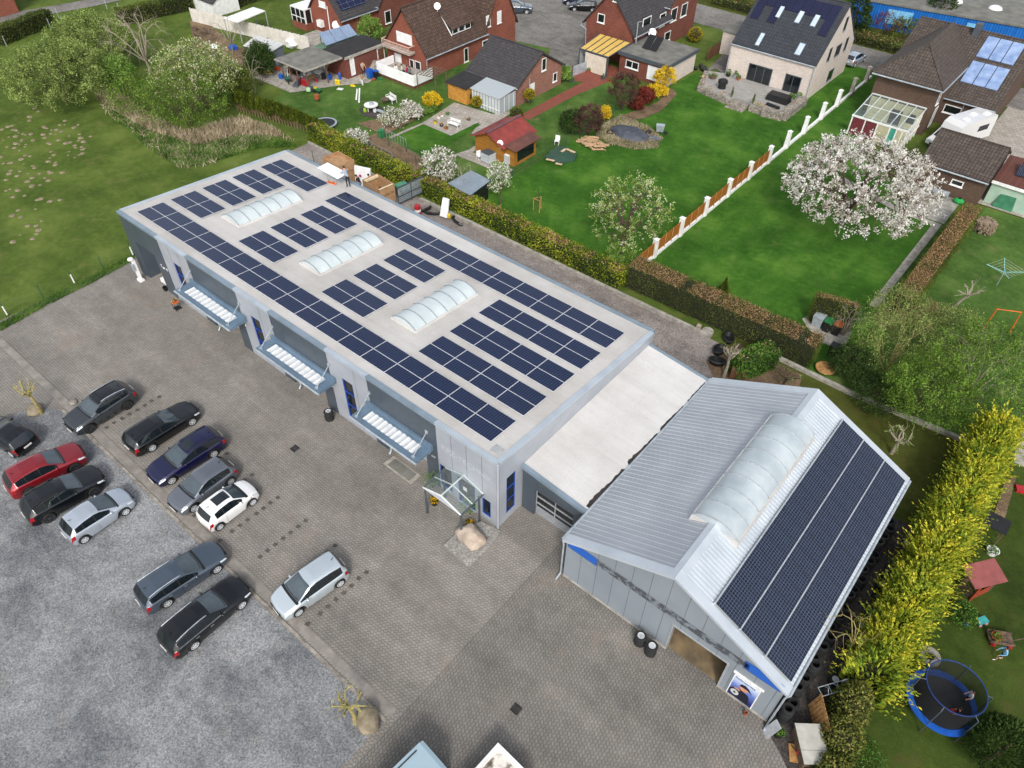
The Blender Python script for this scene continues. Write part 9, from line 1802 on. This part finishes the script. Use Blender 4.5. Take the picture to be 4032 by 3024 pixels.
for lab, px, zz, ps_, tp_, lg, az in (('seated person in white top farthest left on the white terrace', (854.7,142), 1.35, 'sit', white_, dark_, -60),('seated person in cream top in the middle of the terrace', (868,142.5), 1.35, 'sit', fab('cream','#d6cdb4'), dark_, -120),('standing person in crimson top on the terrace', (877.5,142), 1.6, 'stand', red_, black_, 200),('standing person in pastel striped jumper by the terrace door', (884,144), 1.6, 'stand', stripe, black_, 170)):
    p = G(*px, .8+zz*(.72 if ps_ == 'sit' else 1)); 
    p.x = min(max(p.x,-52.9),-47.5); p.y = min(max(p.y,40.2),42.9); person(lab, (p.x,p.y,.8), R(az), 1.68, ps_, tp_, lg, group='people on the terrace', long_sleeve=True)
    if ps_ == 'sit': b = MB(); b.box((p.x,p.y,1.02),(.5,.5,.4)); one('garden_seat', 'dark seat under the '+lab.split()[0]+' '+' '.join(lab.split()[1:5]), 'chair', b, MT['black'])
p = G(2155,1424); person('child in light blue top and black shorts walking across the play lawn', (p.x,p.y,0), R(-150), 1.3, 'walk', lblue, black_, MT['white'], bare_legs=True, long_sleeve=True)
person('child in grey top standing at the far side of the trampoline', (24.0,6.55,.89), R(210), 1.2, 'stand', jean, dark_); person('child in dark top and red trousers sitting on the trampoline mat', (23.9,5.75,.62), R(190), 1.2, 'sit', black_, fab('bright_red','#a3242b'))
# ---------------------------------------------------------------- light
w = bpy.data.worlds.new('World'); SC.world = w; w.use_nodes = True
SUN_AZ, SUN_EL = R(-50), R(42)               # direction towards the sun, from +X counter-clockwise
sk = w.node_tree.nodes.new('ShaderNodeTexSky'); sk.sky_type = 'NISHITA'; sk.sun_disc = False; sk.sun_elevation = SUN_EL
sk.sun_rotation = math.pi/2-SUN_AZ; sk.dust_density = 3; sk.ozone_density = 1; sk.air_density = 1.2
bg = w.node_tree.nodes['Background']; bg.inputs[1].default_value = .15
hs = w.node_tree.nodes.new('ShaderNodeHueSaturation'); hs.inputs['Saturation'].default_value = .35
w.node_tree.links.new(sk.outputs[0], hs.inputs['Color']); wn = w.node_tree; tc = wn.nodes.new('ShaderNodeTexCoord'); cn = wn.nodes.new('ShaderNodeTexNoise'); cn.inputs['Scale'].default_value = 2.6; cn.inputs['Detail'].default_value = 6
cr = wn.nodes.new('ShaderNodeValToRGB'); cr.color_ramp.elements[0].position = .36; cr.color_ramp.elements[0].color = (.62,.66,.72,1); cr.color_ramp.elements[1].position = .64; cr.color_ramp.elements[1].color = (1.45,1.43,1.4,1)
mx = wn.nodes.new('ShaderNodeMix'); mx.data_type = 'RGBA'; mx.blend_type = 'MULTIPLY'; mx.inputs[0].default_value = 1
wn.links.new(tc.outputs['Generated'], cn.inputs['Vector']); wn.links.new(cn.outputs['Fac'], cr.inputs[0]); wn.links.new(hs.outputs[0], mx.inputs[6]); wn.links.new(cr.outputs[0], mx.inputs[7]); wn.links.new(mx.outputs[2], bg.inputs[0])
ld = bpy.data.lights.new('sun', 'SUN'); ld.energy = 1.5; ld.angle = R(10); ld.color = (1, .95, .88)
so = bpy.data.objects.new('sun', ld); COL.objects.link(so)
dv = Vector((math.cos(SUN_EL)*math.cos(SUN_AZ), math.cos(SUN_EL)*math.sin(SUN_AZ), math.sin(SUN_EL)))
so.rotation_euler = dv.to_track_quat('Z', 'Y').to_euler(); so.location = (0, 0, 60)
vs = SC.view_settings; vs.view_transform = 'Standard'; vs.look = 'None'; vs.exposure = .5; vs.gamma = 1; vs.use_curve_mapping = False
